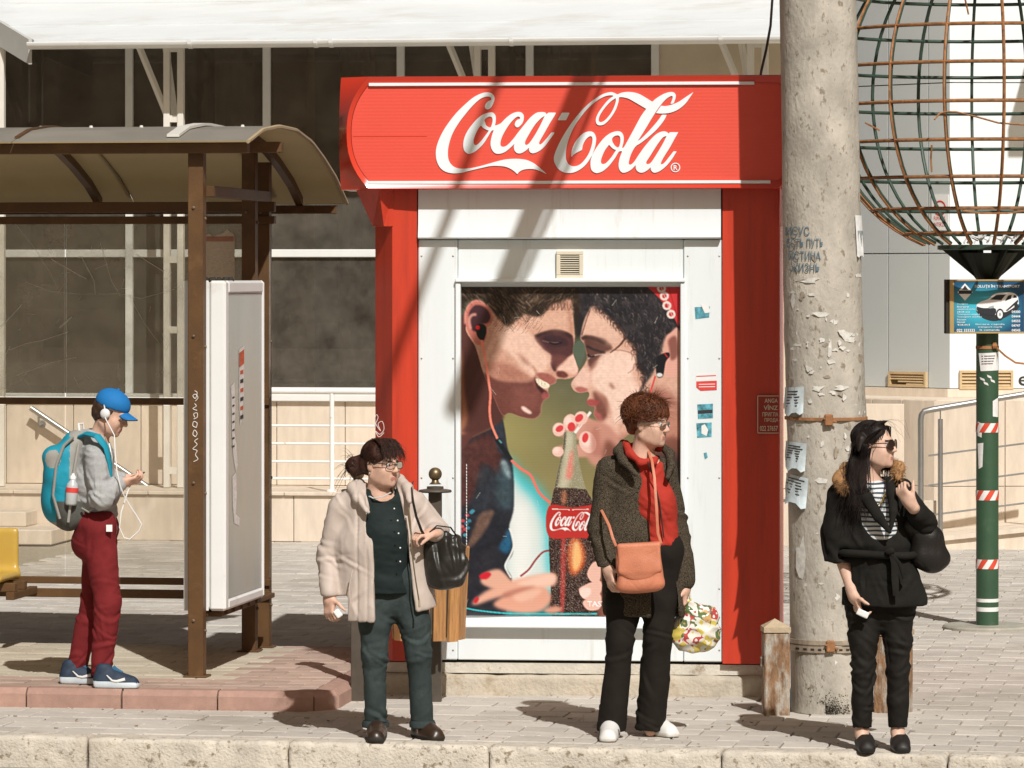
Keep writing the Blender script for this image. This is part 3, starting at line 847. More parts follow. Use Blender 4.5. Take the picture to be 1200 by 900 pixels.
(u0, z0) = FRF.hit(1193.5, 452, -.003)
lettering('lettering', 'e', lambda x, y: FRF.w(u0 + x, -.004, z0 + y), .085, .085, m_blk, gb, .01)
# ramp and its steel railing
rp = thing('stone_ramp', 'pale stone ramp rising to the right behind the green pole', 'ramp', FB.w(.2, -1.2, 0))
za_, zb_ = .06, .34
mb = MB(); mb.prism([FB.w(-.25, -1.25, -.01), FB.w(2.6, -1.25, -.01), FB.w(2.6, -1.25, zb_), FB.w(-.25, -1.25, za_)], FB.v * 1.246); mb.build('ramp_body', m_stone, rp)
for k in range(3):
 x0 = -.25 + 2.85 * k / 3; x1 = -.25 + 2.85 * (k + 1) / 3 - .006
 zz0 = za_ + (zb_ - za_) * k / 3; zz1 = za_ + (zb_ - za_) * (k + 1) / 3
 mb = MB(); mb.prism([FB.w(x0, -1.29, zz0 + .001), FB.w(x1, -1.29, zz1 + .001), FB.w(x1, -1.29, zz1 + .04), FB.w(x0, -1.29, zz0 + .04)], FB.v * .25); mb.build('coping_slab', m_stone, rp)
rr_ = thing('steel_ramp_railing', 'polished steel ramp railing with thin wires behind the woman in black', 'railing', FB.w(FB.U(1079, -1.15), -1.15, .05))
V_ = -1.15
def fp(px, py): u, z = FB.hit(px, py, V_); return FB.w(u, V_, z)
mb = MB(); mb.tube([fp(1079, 600), fp(1079, 492), fp(1080, 486), fp(1083, 482), fp(1092, 480), fp(1145, 471), fp(1260, 452)], .026, 12); mb.build('top_rail', m_steel, rr_, smooth=True)
for px, yt, yb in ((1102, 491, 632), (1245, 470, 620)):
 mb = MB(); mb.tube([fp(px, yb), fp(px, yt)], .022, 10); mb.build('post', m_steel, rr_, smooth=True)
 mb = MB(); mb.tube([fp(px, yt), fp(px, yt - 13)], .006, 6); mb.build('stem', m_steel, rr_)
for py in (534, 569, 604):
 mb = MB(); mb.tube([fp(1088, py), fp(1260, py - 22)], .008, 6); mb.build('wire', m_steel, rr_)
# ================================================================== THE KIOSK
m_kwhite = material('kiosk_white_panel', (.74, .785, .79), rough=.42, var=.03, scale=2, dirt=(.50, .45, .37), dscale=5, damt=.20, dsharp=.40, stretch=(3, 3, .25), wr=(1.2, .05))
m_kred = material('kiosk_red_paint', (.55, .045, .018), rough=.38, var=.08, scale=3, spec=.5, dirt=(.26, .03, .015), dscale=4, damt=.42, dsharp=.45, stretch=(4, 4, .3), wr=(1.5, .06))
m_kface = material('sign_red_plastic', (.72, .085, .055), rough=.42, var=.03, scale=2, waves=('Z', 17, 0, .045), spec=.35)
m_kframe = material('sign_red_frame', (.60, .045, .02), rough=.25, var=.04, scale=3, spec=.5, coat=.3)
m_trim = material('trim_white', (.77, .82, .83), rough=.35, var=.03)
m_logo = material('logo_white_vinyl', (.78, .84, .86), rough=.45, var=.02)
m_conc = material('plinth_concrete', (.50, .44, .35), rough=.92, var=.2, scale=6, bump=.8, bscale=45, dirt=(.30, .23, .15), dscale=6, damt=.35, dsharp=.22)
m_conc2 = material('plinth_render', (.58, .54, .46), rough=.9, var=.14, scale=8, bump=.5, bscale=60, dirt=(.32, .25, .17), dscale=12, damt=.22, dsharp=.1)
m_gap = material('dark_gap', (.03, .025, .02), rough=.9, var=.1)
m_metal_k = material('screw_steel', (.35, .32, .28), rough=.45, var=.2, metal=.6)
kio = thing('drinks_kiosk', 'red and white street kiosk with a large poster and script sign', 'kiosk', KF.o)
def KU(px, v=0): return KF.U(px, v)
def KZ(py, v=0, px=670): return KF.Z(px, py, v)
DEP = 2.0
ul_, ur_ = KU(436), KU(914)
zb = KZ(774.5)
zhead0, zhead1 = KZ(280), KZ(222)
# body behind the front
mb = MB(); mb.box(KF, ul_ + .02, ur_ - .02, .12, DEP, zb, zhead1 + .5, .01); mb.build('body', m_kred, kio)
# plinth in two courses
mb = MB(); mb.box(KF, ul_ + .06, ur_ - .03, .02, DEP, KZ(790), KZ(778)); mb.build('plinth_course', m_conc2, kio)
R_ = [tuple(KF.u), tuple(KF.v), (0, 0, 1)]
cpl = KF.w((ul_ + ur_) / 2, .9, KZ(791) / 2 - .02)
f = SDF((cpl.x - 1.35, cpl.y - 1.1, -.1), (cpl.x + 1.35, cpl.y + 1.1, .25), .02)
f.rbox(cpl, ((ur_ - ul_) / 2 - .02, .93, KZ(791) / 2 + .02), .012, 0, 'add', R_)
sdf_obj('plinth', f, m_conc, kio, lambda V: wob(V, 40, 3, 9) * .004 + wob(V, 12, 5, 6) * .004, 1)
mb = MB(); mb.box(KF, ul_ + .05, ur_ - .05, .06, DEP - .05, KZ(778), zb); mb.build('shadow_gap', m_gap, kio)
# white front: side strips, head panel, door panel
pl, pr_ = KU(490), KU(849)
mb = MB(); mb.box(KF, pl, KU(536), 0, .12, zb, zhead0 - .004, .006); mb.build('front_panel', m_kwhite, kio)
mb = MB(); mb.box(KF, KU(801), pr_ - .012, 0, .12, zb, zhead0 - .004, .006); mb.build('front_panel', m_kwhite, kio)
mb = MB(); mb.box(KF, KU(536) + .002, KU(801) - .002, .012, .12, KZ(332), zhead0 - .004, .004); mb.build('front_panel', m_kwhite, kio)
mb = MB(); mb.box(KF, KU(536) + .002, KU(801) - .002, .012, .12, zb, KZ(735), .004); mb.build('front_panel', m_kwhite, kio)
mb = MB(); mb.box(KF, pr_ - .010, pr_, -.012, .1, zb, zhead0, .003); mb.build('edge_trim', m_trim, kio)
# head panel bulges forward a little, its lower lip rolled
q = []; prof = [(zhead1 + .02, -.028), (zhead0 + .16, -.030), (zhead0 + .08, -.034), (zhead0 + .03, -.046), (zhead0 + .008, -.050), (zhead0, -.040), (zhead0, .05), (zhead1 + .02, .05)]
mb = MB(); mb.prism([KF.w(pl + .004, v, z) for z, v in prof], KF.u * (KU(845) - pl - .004)); mb.build('head_panel', m_kwhite, kio, smooth=35)
# poster frame and ledge
m_pf = m_trim
px0, px1, pz0, pz1 = KU(540, .03), KU(797.5, .03), KZ(722, .03), KZ(336, .03)
mb = MB(); mb.box(KF, KU(534), KU(540) , -.022, .05, KZ(731), KZ(331), .004); mb.build('frame_side', m_trim, kio)
mb = MB(); mb.box(KF, KU(797.5), KU(803), -.022, .05, KZ(731), KZ(331), .004); mb.build('frame_side', m_trim, kio)
mb = MB(); mb.box(KF, KU(534), KU(803), -.034, .05, KZ(331) + .001, KZ(331) + .022, .004); mb.build('frame_top', m_trim, kio)
mb = MB(); mb.box(KF, KU(530), KU(806), -.055, .05, KZ(731) - .022, KZ(731) - .001, .005); mb.build('frame_ledge', m_trim, kio)
mb = MB(); mb.box(KF, KU(540), KU(797.5), .034, .05, KZ(731), KZ(331)); mb.build('poster_backing', m_trim, kio)
# vent grille over the poster
(u0, z0), (u1, z1) = KF.hit(652, 327, .0), KF.hit(683.5, 294, .0)
m_cv = material('cream_plastic', (.66, .60, .47), rough=.5, var=.05)
mb = MB(); w = .022
for b in ((u0, u1, z1 - w, z1), (u0, u1, z0, z0 + w), (u0, u0 + w, z0 + w, z1 - w), (u1 - w, u1, z0 + w, z1 - w)): mb.box(KF, b[0], b[1], -.012, .011, b[2], b[3], .003)
vg = mb.build('vent_grille', m_cv, kio)
mb = MB(); mb.box(KF, u0 + w, u1 - w, .004, .011, z0 + w, z1 - w); mb.build('vent_opening', m_gap, vg)
for k in range(9):
 zz = z0 + w + (z1 - z0 - 2 * w) * (k + .5) / 9
 mb = MB(); mb.prism([KF.w(u0 + w, -.008, zz - .003), KF.w(u0 + w, .003, zz + .0025), KF.w(u0 + w, .003, zz + .0045), KF.w(u0 + w, -.008, zz)], KF.u * (u1 - u0 - 2 * w)); mb.build('slat', m_cv, vg)
# red corner columns: flat front, chamfered outer side, flared bracket under the sign
def column(ui, uo, s):
 um = ui + (uo - ui) * (.54 if s < 0 else .985)
 mb = MB(); mb.prism([KF.w(ui, -.02, zb - .006), KF.w(um, -.03, zb - .006), KF.w(uo, .15 if s < 0 else -.02, zb - .006), KF.w(uo, .5, zb - .006), KF.w(ui, .5, zb - .006)], (0, 0, zhead1 + .1 - zb)); c = mb.build('column', m_kred, kio)
 zt_ = zhead1 + .02; uf = uo + (uo - ui) * (.42 if s < 0 else .06)
 mb = MB()
 top = [KF.w(um - (uo - ui) * .02, -.034, zt_), KF.w(um + (uf - um) * .3, -.105, zt_), KF.w(uf, .06, zt_), KF.w(uf, .45, zt_), KF.w(um - (uo - ui) * .02, .45, zt_)]
 zm = zhead1 - .20
 bot = [KF.w(um - (uo - ui) * .02, -.034, zm), KF.w(um + (uo - um) * .4, -.034, zm), KF.w(uo + (uo - ui) * .03, .10, zm), KF.w(uo + (uo - ui) * .03, .45, zm), KF.w(um - (uo - ui) * .02, .45, zm)]
 mid = [(a * .9 + b * .1) for a, b in zip(top, bot)]
 n = 5
 mb.add(top + mid + bot, [(0, 1, 2, 3, 4)] + [(i, (i + 1) % n, n + (i + 1) % n, n + i) for i in range(n)] + [(n + i, n + (i + 1) % n, 2 * n + (i + 1) % n, 2 * n + i) for i in range(n)] + [(14, 13, 12, 11, 10)])
 mb.build('flared_bracket', m_kred, c)
column(pl - .004, ul_, -1)
column(KU(846) + .004, ur_, 1)
mb = MB(); mb.box(KF, pr_ + .002, KU(866), -.012, .03, zb, zhead1 - .03); mb.build('red_strip', m_kframe, kio)
# --- sign box
VS = -.135
def sz(py): return KF.Z(670, py, VS)
sl_, sr_ = KF.U(397, VS + .1), KF.U(948, VS + .1)
z0, z1 = sz(221.5), sz(88.5); zm = (z0 + z1) / 2; hh = (z1 - z0) / 2
fl, fr_ = KF.U(411, VS), KF.U(934, VS)
def outline(a, b, hz, bulge, corner, n=14):
 """lens-ended outline: straight top and bottom, bowed ends"""
 pts = []
 for k in range(n + 1):
  t = -1 + 2 * k / n; pts.append((b + bulge * (math.sqrt(max(0, 1 - (t * .96) ** 2)) - 1) , zm + hz * t))
 for k in range(n + 1):
  t = 1 - 2 * k / n; pts.append((a - bulge * (math.sqrt(max(0, 1 - (t * .96) ** 2)) - 1), zm + hz * t))
 return pts
def bowed(a, b, hz, dx, n=16):
 pts = []
 for k in range(n + 1):
  t = -1 + 2 * k / n; pts.append((b - dx * abs(t) ** 2.4, zm + hz * t))
 for k in range(n + 1):
  t = 1 - 2 * k / n; pts.append((a + dx * abs(t) ** 2.4, zm + hz * t))
 return pts
face = bowed(fl, fr_, hh * .86, .098)
rim = bowed(fl - .022, fr_ + .022, hh * .985, .118)
back = bowed(sl_, sr_, hh * 1.0, .010)
mb = MB(); n = len(face)
A = [KF.w(u, VS + .012, z) for u, z in face]; B = [KF.w(u, VS - .004, z) for u, z in rim]; B2 = [KF.w(u, VS + .01, z) for u, z in bowed(fl - .028, fr_ + .028, hh * .998, .120)]
D1 = [KF.w(u, VS + .12, z) for u, z in back]; D2 = [KF.w(u * .995, VS + .55, z) for u, z in back]
allp = A + B + B2 + D1 + D2
fs = []
for L in range(4):
 for i in range(n): fs.append((L * n + i, L * n + (i + 1) % n, (L + 1) * n + (i + 1) % n, (L + 1) * n + i))
fs.append(tuple(4 * n + i for i in range(n)))
mb.add(allp, fs); sg = mb.build('sign_box', m_kframe, kio, smooth=28)
mb = MB(); mb.prism([KF.w(u, VS + .016, z) for u, z in bowed(fl + .002, fr_ - .002, hh * .857, .098)], KF.v * .02); mb.build('sign_face', m_kface, sg)
for py, pxa, pxb in ((98.2, 432, 884), (213.6, 430, 903)):
 zz = sz(py); mb = MB(); mb.box(KF, KF.U(pxa, VS), KF.U(pxb, VS), VS + .000, VS + .015, zz - .0085, zz + .0085, .002); mb.build('white_trim', m_trim, sg)
# joint line across the face
mb = MB(); zz = sz(159); mb.box(KF, KF.U(413, VS), KF.U(500, VS), VS + .0145, VS + .0159, zz - .0015, zz + .0015); mb.build('seam', m_kframe, sg)

# --- the script lettering, outlines traced as closed loops; * marks corners
def spline(pts, n=6):
 """closed Catmull-Rom through pts; a third value of 1 marks a corner"""
 m = len(pts); out = []
 for i in range(m):
  p0, p1, p2, p3 = (pts[(i + k) % m] for k in (-1, 0, 1, 2))
  c1 = len(p1) > 2; c2 = len(p2) > 2
  for k in range(n):
   t = k / n
   x = []
   for q in (0, 1):
    a = p0[q] if not c1 else 2 * p1[q] - p2[q]
    b = p3[q] if not c2 else 2 * p2[q] - p1[q]
    m1 = (p2[q] - a) * .5; m2 = (b - p1[q]) * .5
    x.append((2 * t ** 3 - 3 * t ** 2 + 1) * p1[q] + (t ** 3 - 2 * t ** 2 + t) * m1 + (-2 * t ** 3 + 3 * t ** 2) * p2[q] + (t ** 3 - t ** 2) * m2)
   out.append(x)
 return np.array(out)
def poly_sd(P2, X, Y):
 """signed distance (negative inside) of a closed polyline on a grid"""
 d = np.full(X.shape, 1e9); ins = np.zeros(X.shape, bool)
 for (x0, y0), (x1, y1) in zip(P2, np.roll(P2, -1, 0)):
  ex, ey = x1 - x0, y1 - y0; l2 = max(ex * ex + ey * ey, 1e-12)
  t = np.clip(((X - x0) * ex + (Y - y0) * ey) / l2, 0, 1)
  d = np.minimum(d, (X - x0 - t * ex) ** 2 + (Y - y0 - t * ey) ** 2)
  c = ((y0 > Y) != (y1 > Y)) & (X < (x1 - x0) * (Y - y0) / (y1 - y0 if y1 != y0 else 1e-9) + x0)
  ins ^= c
 return np.where(ins, -1, 1) * np.sqrt(d)
L1 = lambda pts: [((500 + p[0] / 7.5), (100 + p[1] / 7.5)) + tuple(p[2:]) for p in pts]
L2 = lambda pts: [((650 + p[0] / 7.5), (100 + p[1] / 7.5)) + tuple(p[2:]) for p in pts]
LOGO_ADD = [
 L1([(540,212),(565,195),(585,160),(597,120),(590,90),(570,70),(540,63),(500,66),(450,85),(400,115),(330,175),(260,245),(200,320),(150,395),(110,475),(85,555),(82,620),(95,680),(125,730),(170,760),(230,773),(300,770),(360,755),(430,738),(500,722),(560,710),(620,708),(690,715),(740,735),(775,760),(797,782,1),(815,760),(850,742),(900,735),(950,738),(1000,755),(1058,782,1),(1000,730),(950,690),(890,660),(830,648),(760,646),(690,652),(620,668),(550,688),(480,708),(410,724),(340,732),(280,730),(235,712),(205,680),(190,640),(187,590),(192,540),(210,470),(240,400),(290,320),(340,255),(390,195),(440,145),(480,115),(520,100),(550,100),(567,112),(570,128,1),(545,138),(522,160),(513,190),(522,208)]),
 L1([(360,600),(332,575),(322,530),(330,470),(355,410),(400,345),(450,290),(500,255),(560,238),(590,245),(607,275),(607,320),(600,352,1),(612,352,1),(604,395,1),(572,400),(540,450),(505,505),(465,550),(420,585),(385,600)]),
 L1([(598,357,1),(650,335),(690,295),(740,255),(790,235),(830,238),(852,262),(853,300),(840,335),(815,362),(795,370),(777,355),(777,330),(795,305),(822,295,1),(820,280),(800,275),(770,295),(730,340),(690,400),(660,460),(648,510),(655,535),(680,540),(710,525),(745,490),(775,455),(800,420),(860,345),(910,285),(960,245),(1000,235),(1040,238),(1055,255,1),(1070,240,1),(1138,240,1),(1120,275),(1085,330),(1040,410),(1000,480),(988,510),(1000,520),(1025,500),(1060,460),(1095,415,1),(1122,413,1),(1120,425),(1080,480),(1030,545),(985,580),(940,597),(912,590),(900,568),(903,545,1),(870,575),(830,597),(795,595),(772,570),(767,535),(775,510,1),(740,545),(690,585),(640,602),(600,595),(572,560),(562,510),(572,450),(590,395,1)]),
 L2([(65,240,1),(133,240,1),(100,307,1),(27,307,1)]),
 L2([(490,60),(430,75),(360,115),(290,170),(220,240),(150,330),(90,420),(40,510),(2,600),(-6,660),(20,720),(60,755),(110,770),(170,765),(230,735),(280,690),(325,620),(352,550),(365,480),(358,440),(338,412),(305,405),(260,418),(215,455),(175,510),(152,570),(145,632,1),(180,600),(240,568,1),(250,520),(275,475),(305,450),(325,450),(333,475),(325,530),(300,600),(260,660),(215,700),(165,712),(125,695),(102,655),(98,600),(110,520),(140,430),(180,350),(240,265),(310,185),(380,130),(440,98),(490,88),(520,92,1),(470,130),(420,190),(380,250),(362,300),(370,340),(400,352),(440,340),(490,290),(535,220),(560,150),(566,105,1),(600,105),(650,118),(700,145),(760,180),(815,213,1),(870,152,1),(800,108),(740,75),(690,62),(640,58),(590,65),(552,80,1),(520,65)]),
 L2([(890,245,1),(935,180,1),(980,182),(1030,170),(1090,145),(1150,105),(1222,58,1),(1190,105),(1150,160),(1090,210),(1020,240),(950,248)]),
 L2([(360,770),(325,745),(315,690),(325,630),(360,560),(410,490),(460,440),(510,412),(560,403),(592,418),(607,455),(605,500),(592,550,1),(612,548,1),(600,578,1),(565,585),(530,640),(480,705),(430,750),(390,768)]),
 L2([(600,560,1),(640,490),(700,380),(760,270),(820,190),(880,125),(950,80),(1000,62),(1040,60),(1063,80),(1062,115),(1045,160,1),(1018,163,1),(1035,120),(1035,95),(1010,100),(970,130),(920,190),(860,280),(800,380),(750,460),(727,490,1),(760,470),(830,400),(900,320),(945,258,1),(985,260,1),(960,310),(900,385),(830,450),(760,505),(720,530),(695,560),(670,610),(655,660),(652,690),(670,697),(700,670),(740,610),(790,540),(850,470),(900,425),(950,405),(985,410),(1000,425,1),(1015,412,1),(1087,412,1),(1060,460),(1010,550),(960,630),(935,680),(940,695),(965,680),(1010,625),(1045,580,1),(1073,580,1),(1030,650),(980,710),(930,750),(885,768),(858,760),(845,738),(846,720,1),(810,750),(770,768),(735,760),(715,735),(712,700,1),(680,735),(640,760),(600,768),(572,745),(562,700),(572,640),(590,590)]),
]
LOGO_SUB = [
 L1([(478,352,1),(455,380),(425,440),(412,490),(420,520),(440,524),(470,500),(510,450),(548,398,1),(520,388),(495,372)]),
 L1([(515,330),(508,310),(520,290),(550,275),(572,280),(580,305),(575,340),(562,370),(540,365),(522,350)]),
 L1([(1038,268,1),(1000,295),(950,350),(900,430),(868,490),(866,518),(880,524),(905,505),(950,440),(1000,350)]),
 L2([(537,112,1),(490,145),(440,200),(400,260),(387,300),(393,320),(415,322),(450,300),(495,245),(525,185),(538,140)]),
 L2([(478,522,1),(440,575),(412,640),(408,680),(425,692),(455,680),(500,630),(540,570,1),(510,555)]),
 L2([(510,500),(505,470),(525,448),(555,440),(575,455),(577,500),(562,545),(535,535)]),
 L2([(985,445,1),(950,460),(900,525),(840,620),(808,670),(808,690),(825,692),(850,675),(900,600),(950,515)]),
]
LOGO_ADD = [spline(p) for p in LOGO_ADD]; LOGO_SUB = [spline(p) for p in LOGO_SUB]
def logo_sd(X, Y):
 D = np.full(X.shape, 1e3)
 for p in LOGO_ADD: D = np.minimum(D, poly_sd(p, X, Y))
 for p in LOGO_SUB: D = np.maximum(D, -poly_sd(p, X, Y))
 return D
def solid_2d(name, D, X0, Y0, st, mapf, thick, mat, parent):
 """raised flat shape from a 2-D field: D<0 is solid. Contour cells are clipped so the outline is smooth"""
 nx, ny = D.shape
 ins = D < 0
 cnt = ins[:-1, :-1].astype(int) + ins[1:, :-1] + ins[:-1, 1:] + ins[1:, 1:]
 act = cnt > 0
 # surface-net vertex of each cell: centre inside, crossing mean on the rim
 ci = np.argwhere(act); acc = np.zeros((len(ci), 2)); num = np.zeros(len(ci))
 cs_ = [(0, 0), (1, 0), (1, 1), (0, 1)]
 for a in range(4):
  b = (a + 1) % 4
  va = D[ci[:, 0] + cs_[a][0], ci[:, 1] + cs_[a][1]]; vb = D[ci[:, 0] + cs_[b][0], ci[:, 1] + cs_[b][1]]
  cr = (va < 0) != (vb < 0); t = np.where(cr, va / np.where(cr, va - vb, 1), 0)
  pa = np.array(cs_[a]); dv = np.array(cs_[b]) - pa
  acc += np.where(cr[:, None], pa + t[:, None] * dv, 0); num += cr
 rim = num > 0
 loc = np.where(rim[:, None], acc / np.maximum(num, 1)[:, None], .5)
 pos = np.stack([X0 + st * (ci[:, 0] + loc[:, 0]), Y0 + st * (ci[:, 1] + loc[:, 1])], 1)
 idx = np.full(act.shape, -1); idx[act] = np.arange(len(ci))
 # one quad around every solid grid node
 nd = np.argwhere(ins[1:-1, 1:-1]) + 1
 Q = np.stack([idx[nd[:, 0] - 1, nd[:, 1] - 1], idx[nd[:, 0], nd[:, 1] - 1], idx[nd[:, 0], nd[:, 1]], idx[nd[:, 0] - 1, nd[:, 1]]], 1)
 Q = Q[(Q >= 0).all(1)]
 W = np.array([mapf(x, y, thick) for x, y in pos])
 n0 = len(W)
 Vv = [W]; Qs = [Q]
 # skirt on the rim
 e = {}
 for q in Q:
  for k in range(4):
   a, b = int(q[k]), int(q[(k + 1) % 4])
   if (b, a) in e: del e[(b, a)]
   else: e[(a, b)] = 1
 rimv = sorted({i for ab in e for i in ab}); mp = {v: n0 + i for i, v in enumerate(rimv)}
 Vv.append(np.array([mapf(pos[v][0], pos[v][1], 0) for v in rimv]))
 Qs.append(np.array([(a, mp[a], mp[b], b) for a, b in e]))
 o0 = root_loc(parent)
 me = np_mesh(name, np.concatenate(Vv) - np.array(o0), np.concatenate(Qs), mat, None, False)
 bm = bmesh.new(); bm.from_mesh(me); bmesh.ops.recalc_face_normals(bm, faces=bm.faces)
 bmesh.ops.dissolve_limit(bm, angle_limit=math.radians(.5), verts=bm.verts, edges=bm.edges)
 bm.to_mesh(me); bm.free()
 o = bpy.data.objects.new(name, me); C.objects.link(o); o.parent = parent
 return o
st_ = .55
xs = np.arange(508, 816, st_); ys = np.arange(105, 207, st_)
Xg, Yg = np.meshgrid(xs, ys, indexing='ij')
VL = VS + .0155
def lmap(x, y, t):
 u, z = KF.hit(x, y, VL); return tuple(KF.w(u, VL - t, z))
LD = logo_sd(Xg, Yg)
solid_2d('script_lettering', LD, 508, 105, st_, lmap, .005, m_logo, sg)
cx, cy = 650 + 1062 / 7.5, 100 + 722 / 7.5
mb = MB()
for k in range(28):
 a, b = 2 * math.pi * k / 28, 2 * math.pi * (k + 1) / 28
 mb.add([lmap(cx + math.cos(t) * q, cy + math.sin(t) * q, .004) for t, q in ((a, 5.6), (b, 5.6), (b, 4.5), (a, 4.5))], [(0, 1, 2, 3)])
mb.build('registered_ring', m_logo, sg)
lettering('registered_letter', 'R', lambda x, y: lmap(cx - 2.2 + x, cy + 2.9 - y, .004), 4.6, 5.8, m_logo, sg, .02)

# --- stickers and the red notice
def kmap(x, y, v): u, z = KF.hit(x, y, v); return KF.w(u, v, z)
def flat(name, pts, v, mat, parent):
 mb = MB(); mb.add([kmap(x, y, v) for x, y in pts], [tuple(range(len(pts)))]); return mb.build(name, mat, parent)
m_st_b = material('sticker_blue', (.10, .33, .40), rough=.4, var=.7, scale=38)
m_st_w = material('sticker_white', (.78, .78, .76), rough=.5, var=.05)
m_st_r = material('sticker_red', (.66, .06, .05), rough=.5, var=.1)
vst = -.0015
flat('sticker', [(814, 360), (832, 359), (831, 372), (815, 374)], vst, m_st_b, kio); flat('sticker_torn_corner', [(821, 356), (830, 358), (833, 366), (826, 367)], vst - .001, m_st_w, kio)
flat('sticker', [(815.5, 438), (840, 436), (840, 446), (815.5, 447)], vst, m_st_w, kio); flat('sticker', [(816, 447), (840, 446), (840, 457), (821, 458), (816, 454)], vst - .0005, m_st_r, kio)
for yy in (450, 453): flat('sticker_print', [(819, yy), (838, yy - .4), (838, yy + .5), (819, yy + .8)], vst - .001, m_st_w, kio)
flat('sticker_print', [(816, 440.5), (839, 439.5), (839, 440.6), (816, 441.6)], vst - .001, m_st_r, kio)
flat('sticker', [(817, 474), (835.5, 473), (835.5, 490), (818, 491)], vst, m_st_b, kio); flat('sticker_print', [(818, 481), (835, 480), (835, 484), (818, 485)], vst - .001, m_blk, kio)
flat('sticker', [(816, 496), (834, 495), (834, 512), (817, 513)], vst, m_st_b, kio); flat('sticker_print', [(822, 499), (826, 497), (830, 504), (828, 511), (822, 508)], vst - .001, m_st_w, kio)
flat('sticker', [(824.5, 531), (828, 530), (829.5, 536), (826, 538.5)], vst, m_st_b, kio)
vn = -.047
def nmap(x, y): return kmap(x, y, vn)
mb = MB(); mb.box(KF, KF.U(887, vn), KF.U(912.6, vn), vn + .002, vn + .012, KF.Z(900, 508, vn), KF.Z(900, 463, vn), .002); nb = mb.build('notice_plate', material('notice_maroon', (.33, .035, .02), rough=.5, var=.08), kio)
m_cr = material('cream_print', (.72, .62, .48), rough=.6, var=.05)
for ln, ya, yb, xa, xb in (('ANGA', 472, 467, 896, 911.5), ('VÎNZ', 480.5, 474, 895, 911.5), ('ПРИГЛА', 488, 483, 893.5, 912), ('ПРОДА', 495, 490, 896, 912), ('022 27657', 505, 499, 890.5, 911.5)):
 lettering('lettering', ln, lambda x, y, xa=xa, ya=ya: nmap(xa + x, ya - y), (xb - xa), ya - yb, m_cr, nb, .012)
for pts in (((888, 463.6), (912.5, 463.6), (912.5, 464.4), (888, 464.4)), ((888, 507), (912.5, 507), (912.5, 507.8), (888, 507.8)), ((887.6, 464), (888.4, 464), (888.4, 507.5), (887.6, 507.5))):
 mb = MB(); mb.add([nmap(*p) for p in pts], [(0, 1, 2, 3)]); mb.build('plate_border', m_cr, nb)
# scrawl on the left column
m_scr = material('white_marker', (.75, .72, .68), rough=.6, var=.05)
def scrawl(name, pts, v, w, parent, mat, fr=KF):
 P2 = [Vector(fr.w(*(lambda h: (h[0], v, h[1]))(fr.hit(x, y, v)))) for x, y in pts]
 sp = []
 for i in range(len(P2) - 1):
  a, b, c, d = P2[max(i - 1, 0)], P2[i], P2[i + 1], P2[min(i + 2, len(P2) - 1)]
  for k in range(4):
   t = k / 4; sp.append(.5 * ((2 * b) + (c - a) * t + (2 * a - 5 * b + 4 * c - d) * t * t + (3 * b - a - 3 * c + d) * t ** 3))
 sp.append(P2[-1])
 mb = MB(); mb.tube(sp, w, 5); return mb.build(name, mat, parent)
scrawl('scrawl', [(438, 500), (443, 490), (441, 486), (439, 494), (446, 505), (443, 497), (448, 494), (450, 503), (445, 509), (440, 505), (444, 512), (450, 507)], -.025, .0018, kio, m_scr)

# screws along the panel edges
for x_ in (494, 531, 806, 843):
 for y_ in (300, 420, 560, 690, 762):
  p_ = kmap(x_, y_, -.0005); mb = MB(); mb.lathe(p_, [(.0055, 0), (.005, .002), (.002, .003)], 8, axis=tuple(-KF.v)); mb.build('screw', m_metal_k, kio)
# ================================================================== BUS SHELTER
m_brown = material('brown_steel', (.105, .052, .018), rough=.55, var=.2, scale=6, spec=.4, dirt=(.19, .10, .04), dscale=7, damt=.25, dsharp=.3, bump=.1, bscale=80)
m_sheet = sheer('roof_polycarbonate', (.50, .38, .20), .55)
m_dusty = sheer('dusty_roof_top', (.48, .46, .41), .55)
m_alub = material('light_box_aluminium', (.76, .77, .75), rough=.35, var=.04, scale=3, dirt=(.5, .44, .35), dscale=4, damt=.12, dsharp=.3)
m_band0 = material('bolt_steel', (.2, .15, .1), rough=.5, var=.3, metal=.5)
m_strip = material('roof_strip', (.66, .64, .58), rough=.5, var=.06)
m_pane = glass('shelter_glass', (.90, .89, .84), 1.45, 0, .27, (.62, .59, .52))
m_pane2 = glass('shelter_glass_clean', (.96, .95, .92), 1.45, 0, .09, (.62, .59, .52))
SF = Frame(G(231, 793, PZ), -9); SF.o.z = 0                       # u along the street, v away from the kerb; z from the ground
zp = PZ
sh = thing('bus_shelter', 'brown steel bus shelter with arched roof, scratched glass and light box', 'bus shelter', SF.w(0, 0, zp))
def sbox(name, u0, u1, v0, v1, z0, z1, mat=None, par=None, bev=.003):
 mb = MB(); mb.box(SF, u0, u1, v0, v1, z0, z1, bev); return mb.build(name, mat or m_brown, par or sh)
arc = [(-.16, 3.015), (.2, 3.09), (.62, 3.125), (1.1, 3.12), (1.5, 3.07), (1.85, 2.985), (2.2, 2.88), (2.55, 2.73)]
def arcz(v):
 for (a, za), (b, zb_) in zip(arc[:-1], arc[1:]):
  if v <= b: return za + (zb_ - za) * (v - a) / (b - a)
 return arc[-1][1]
VB = 1.72                                             # back plane
sbox('post', -.042, .042, -.04, .04, zp, arcz(0) - .075)
for vv, uo in ((1.50, -.045), (1.76, -.02)): sbox('post', uo - .04, uo + .04, vv - .04, vv + .04, zp, arcz(vv) - .05)
UE, UL = .32, -3.2                                    # roof ends
sbox('post', UL + .6, UL + .68, VB - .04, VB + .04, zp, arcz(VB) - .05)
sbox('front_beam', UL, UE - .02, -.10, -.02, 2.955, 3.01)
sbox('roof_beam', UL, UE - .02, .78, .84, 2.985, 3.045)
sbox('roof_beam', UL, .055, 1.70, 1.76, 2.665, 2.725)
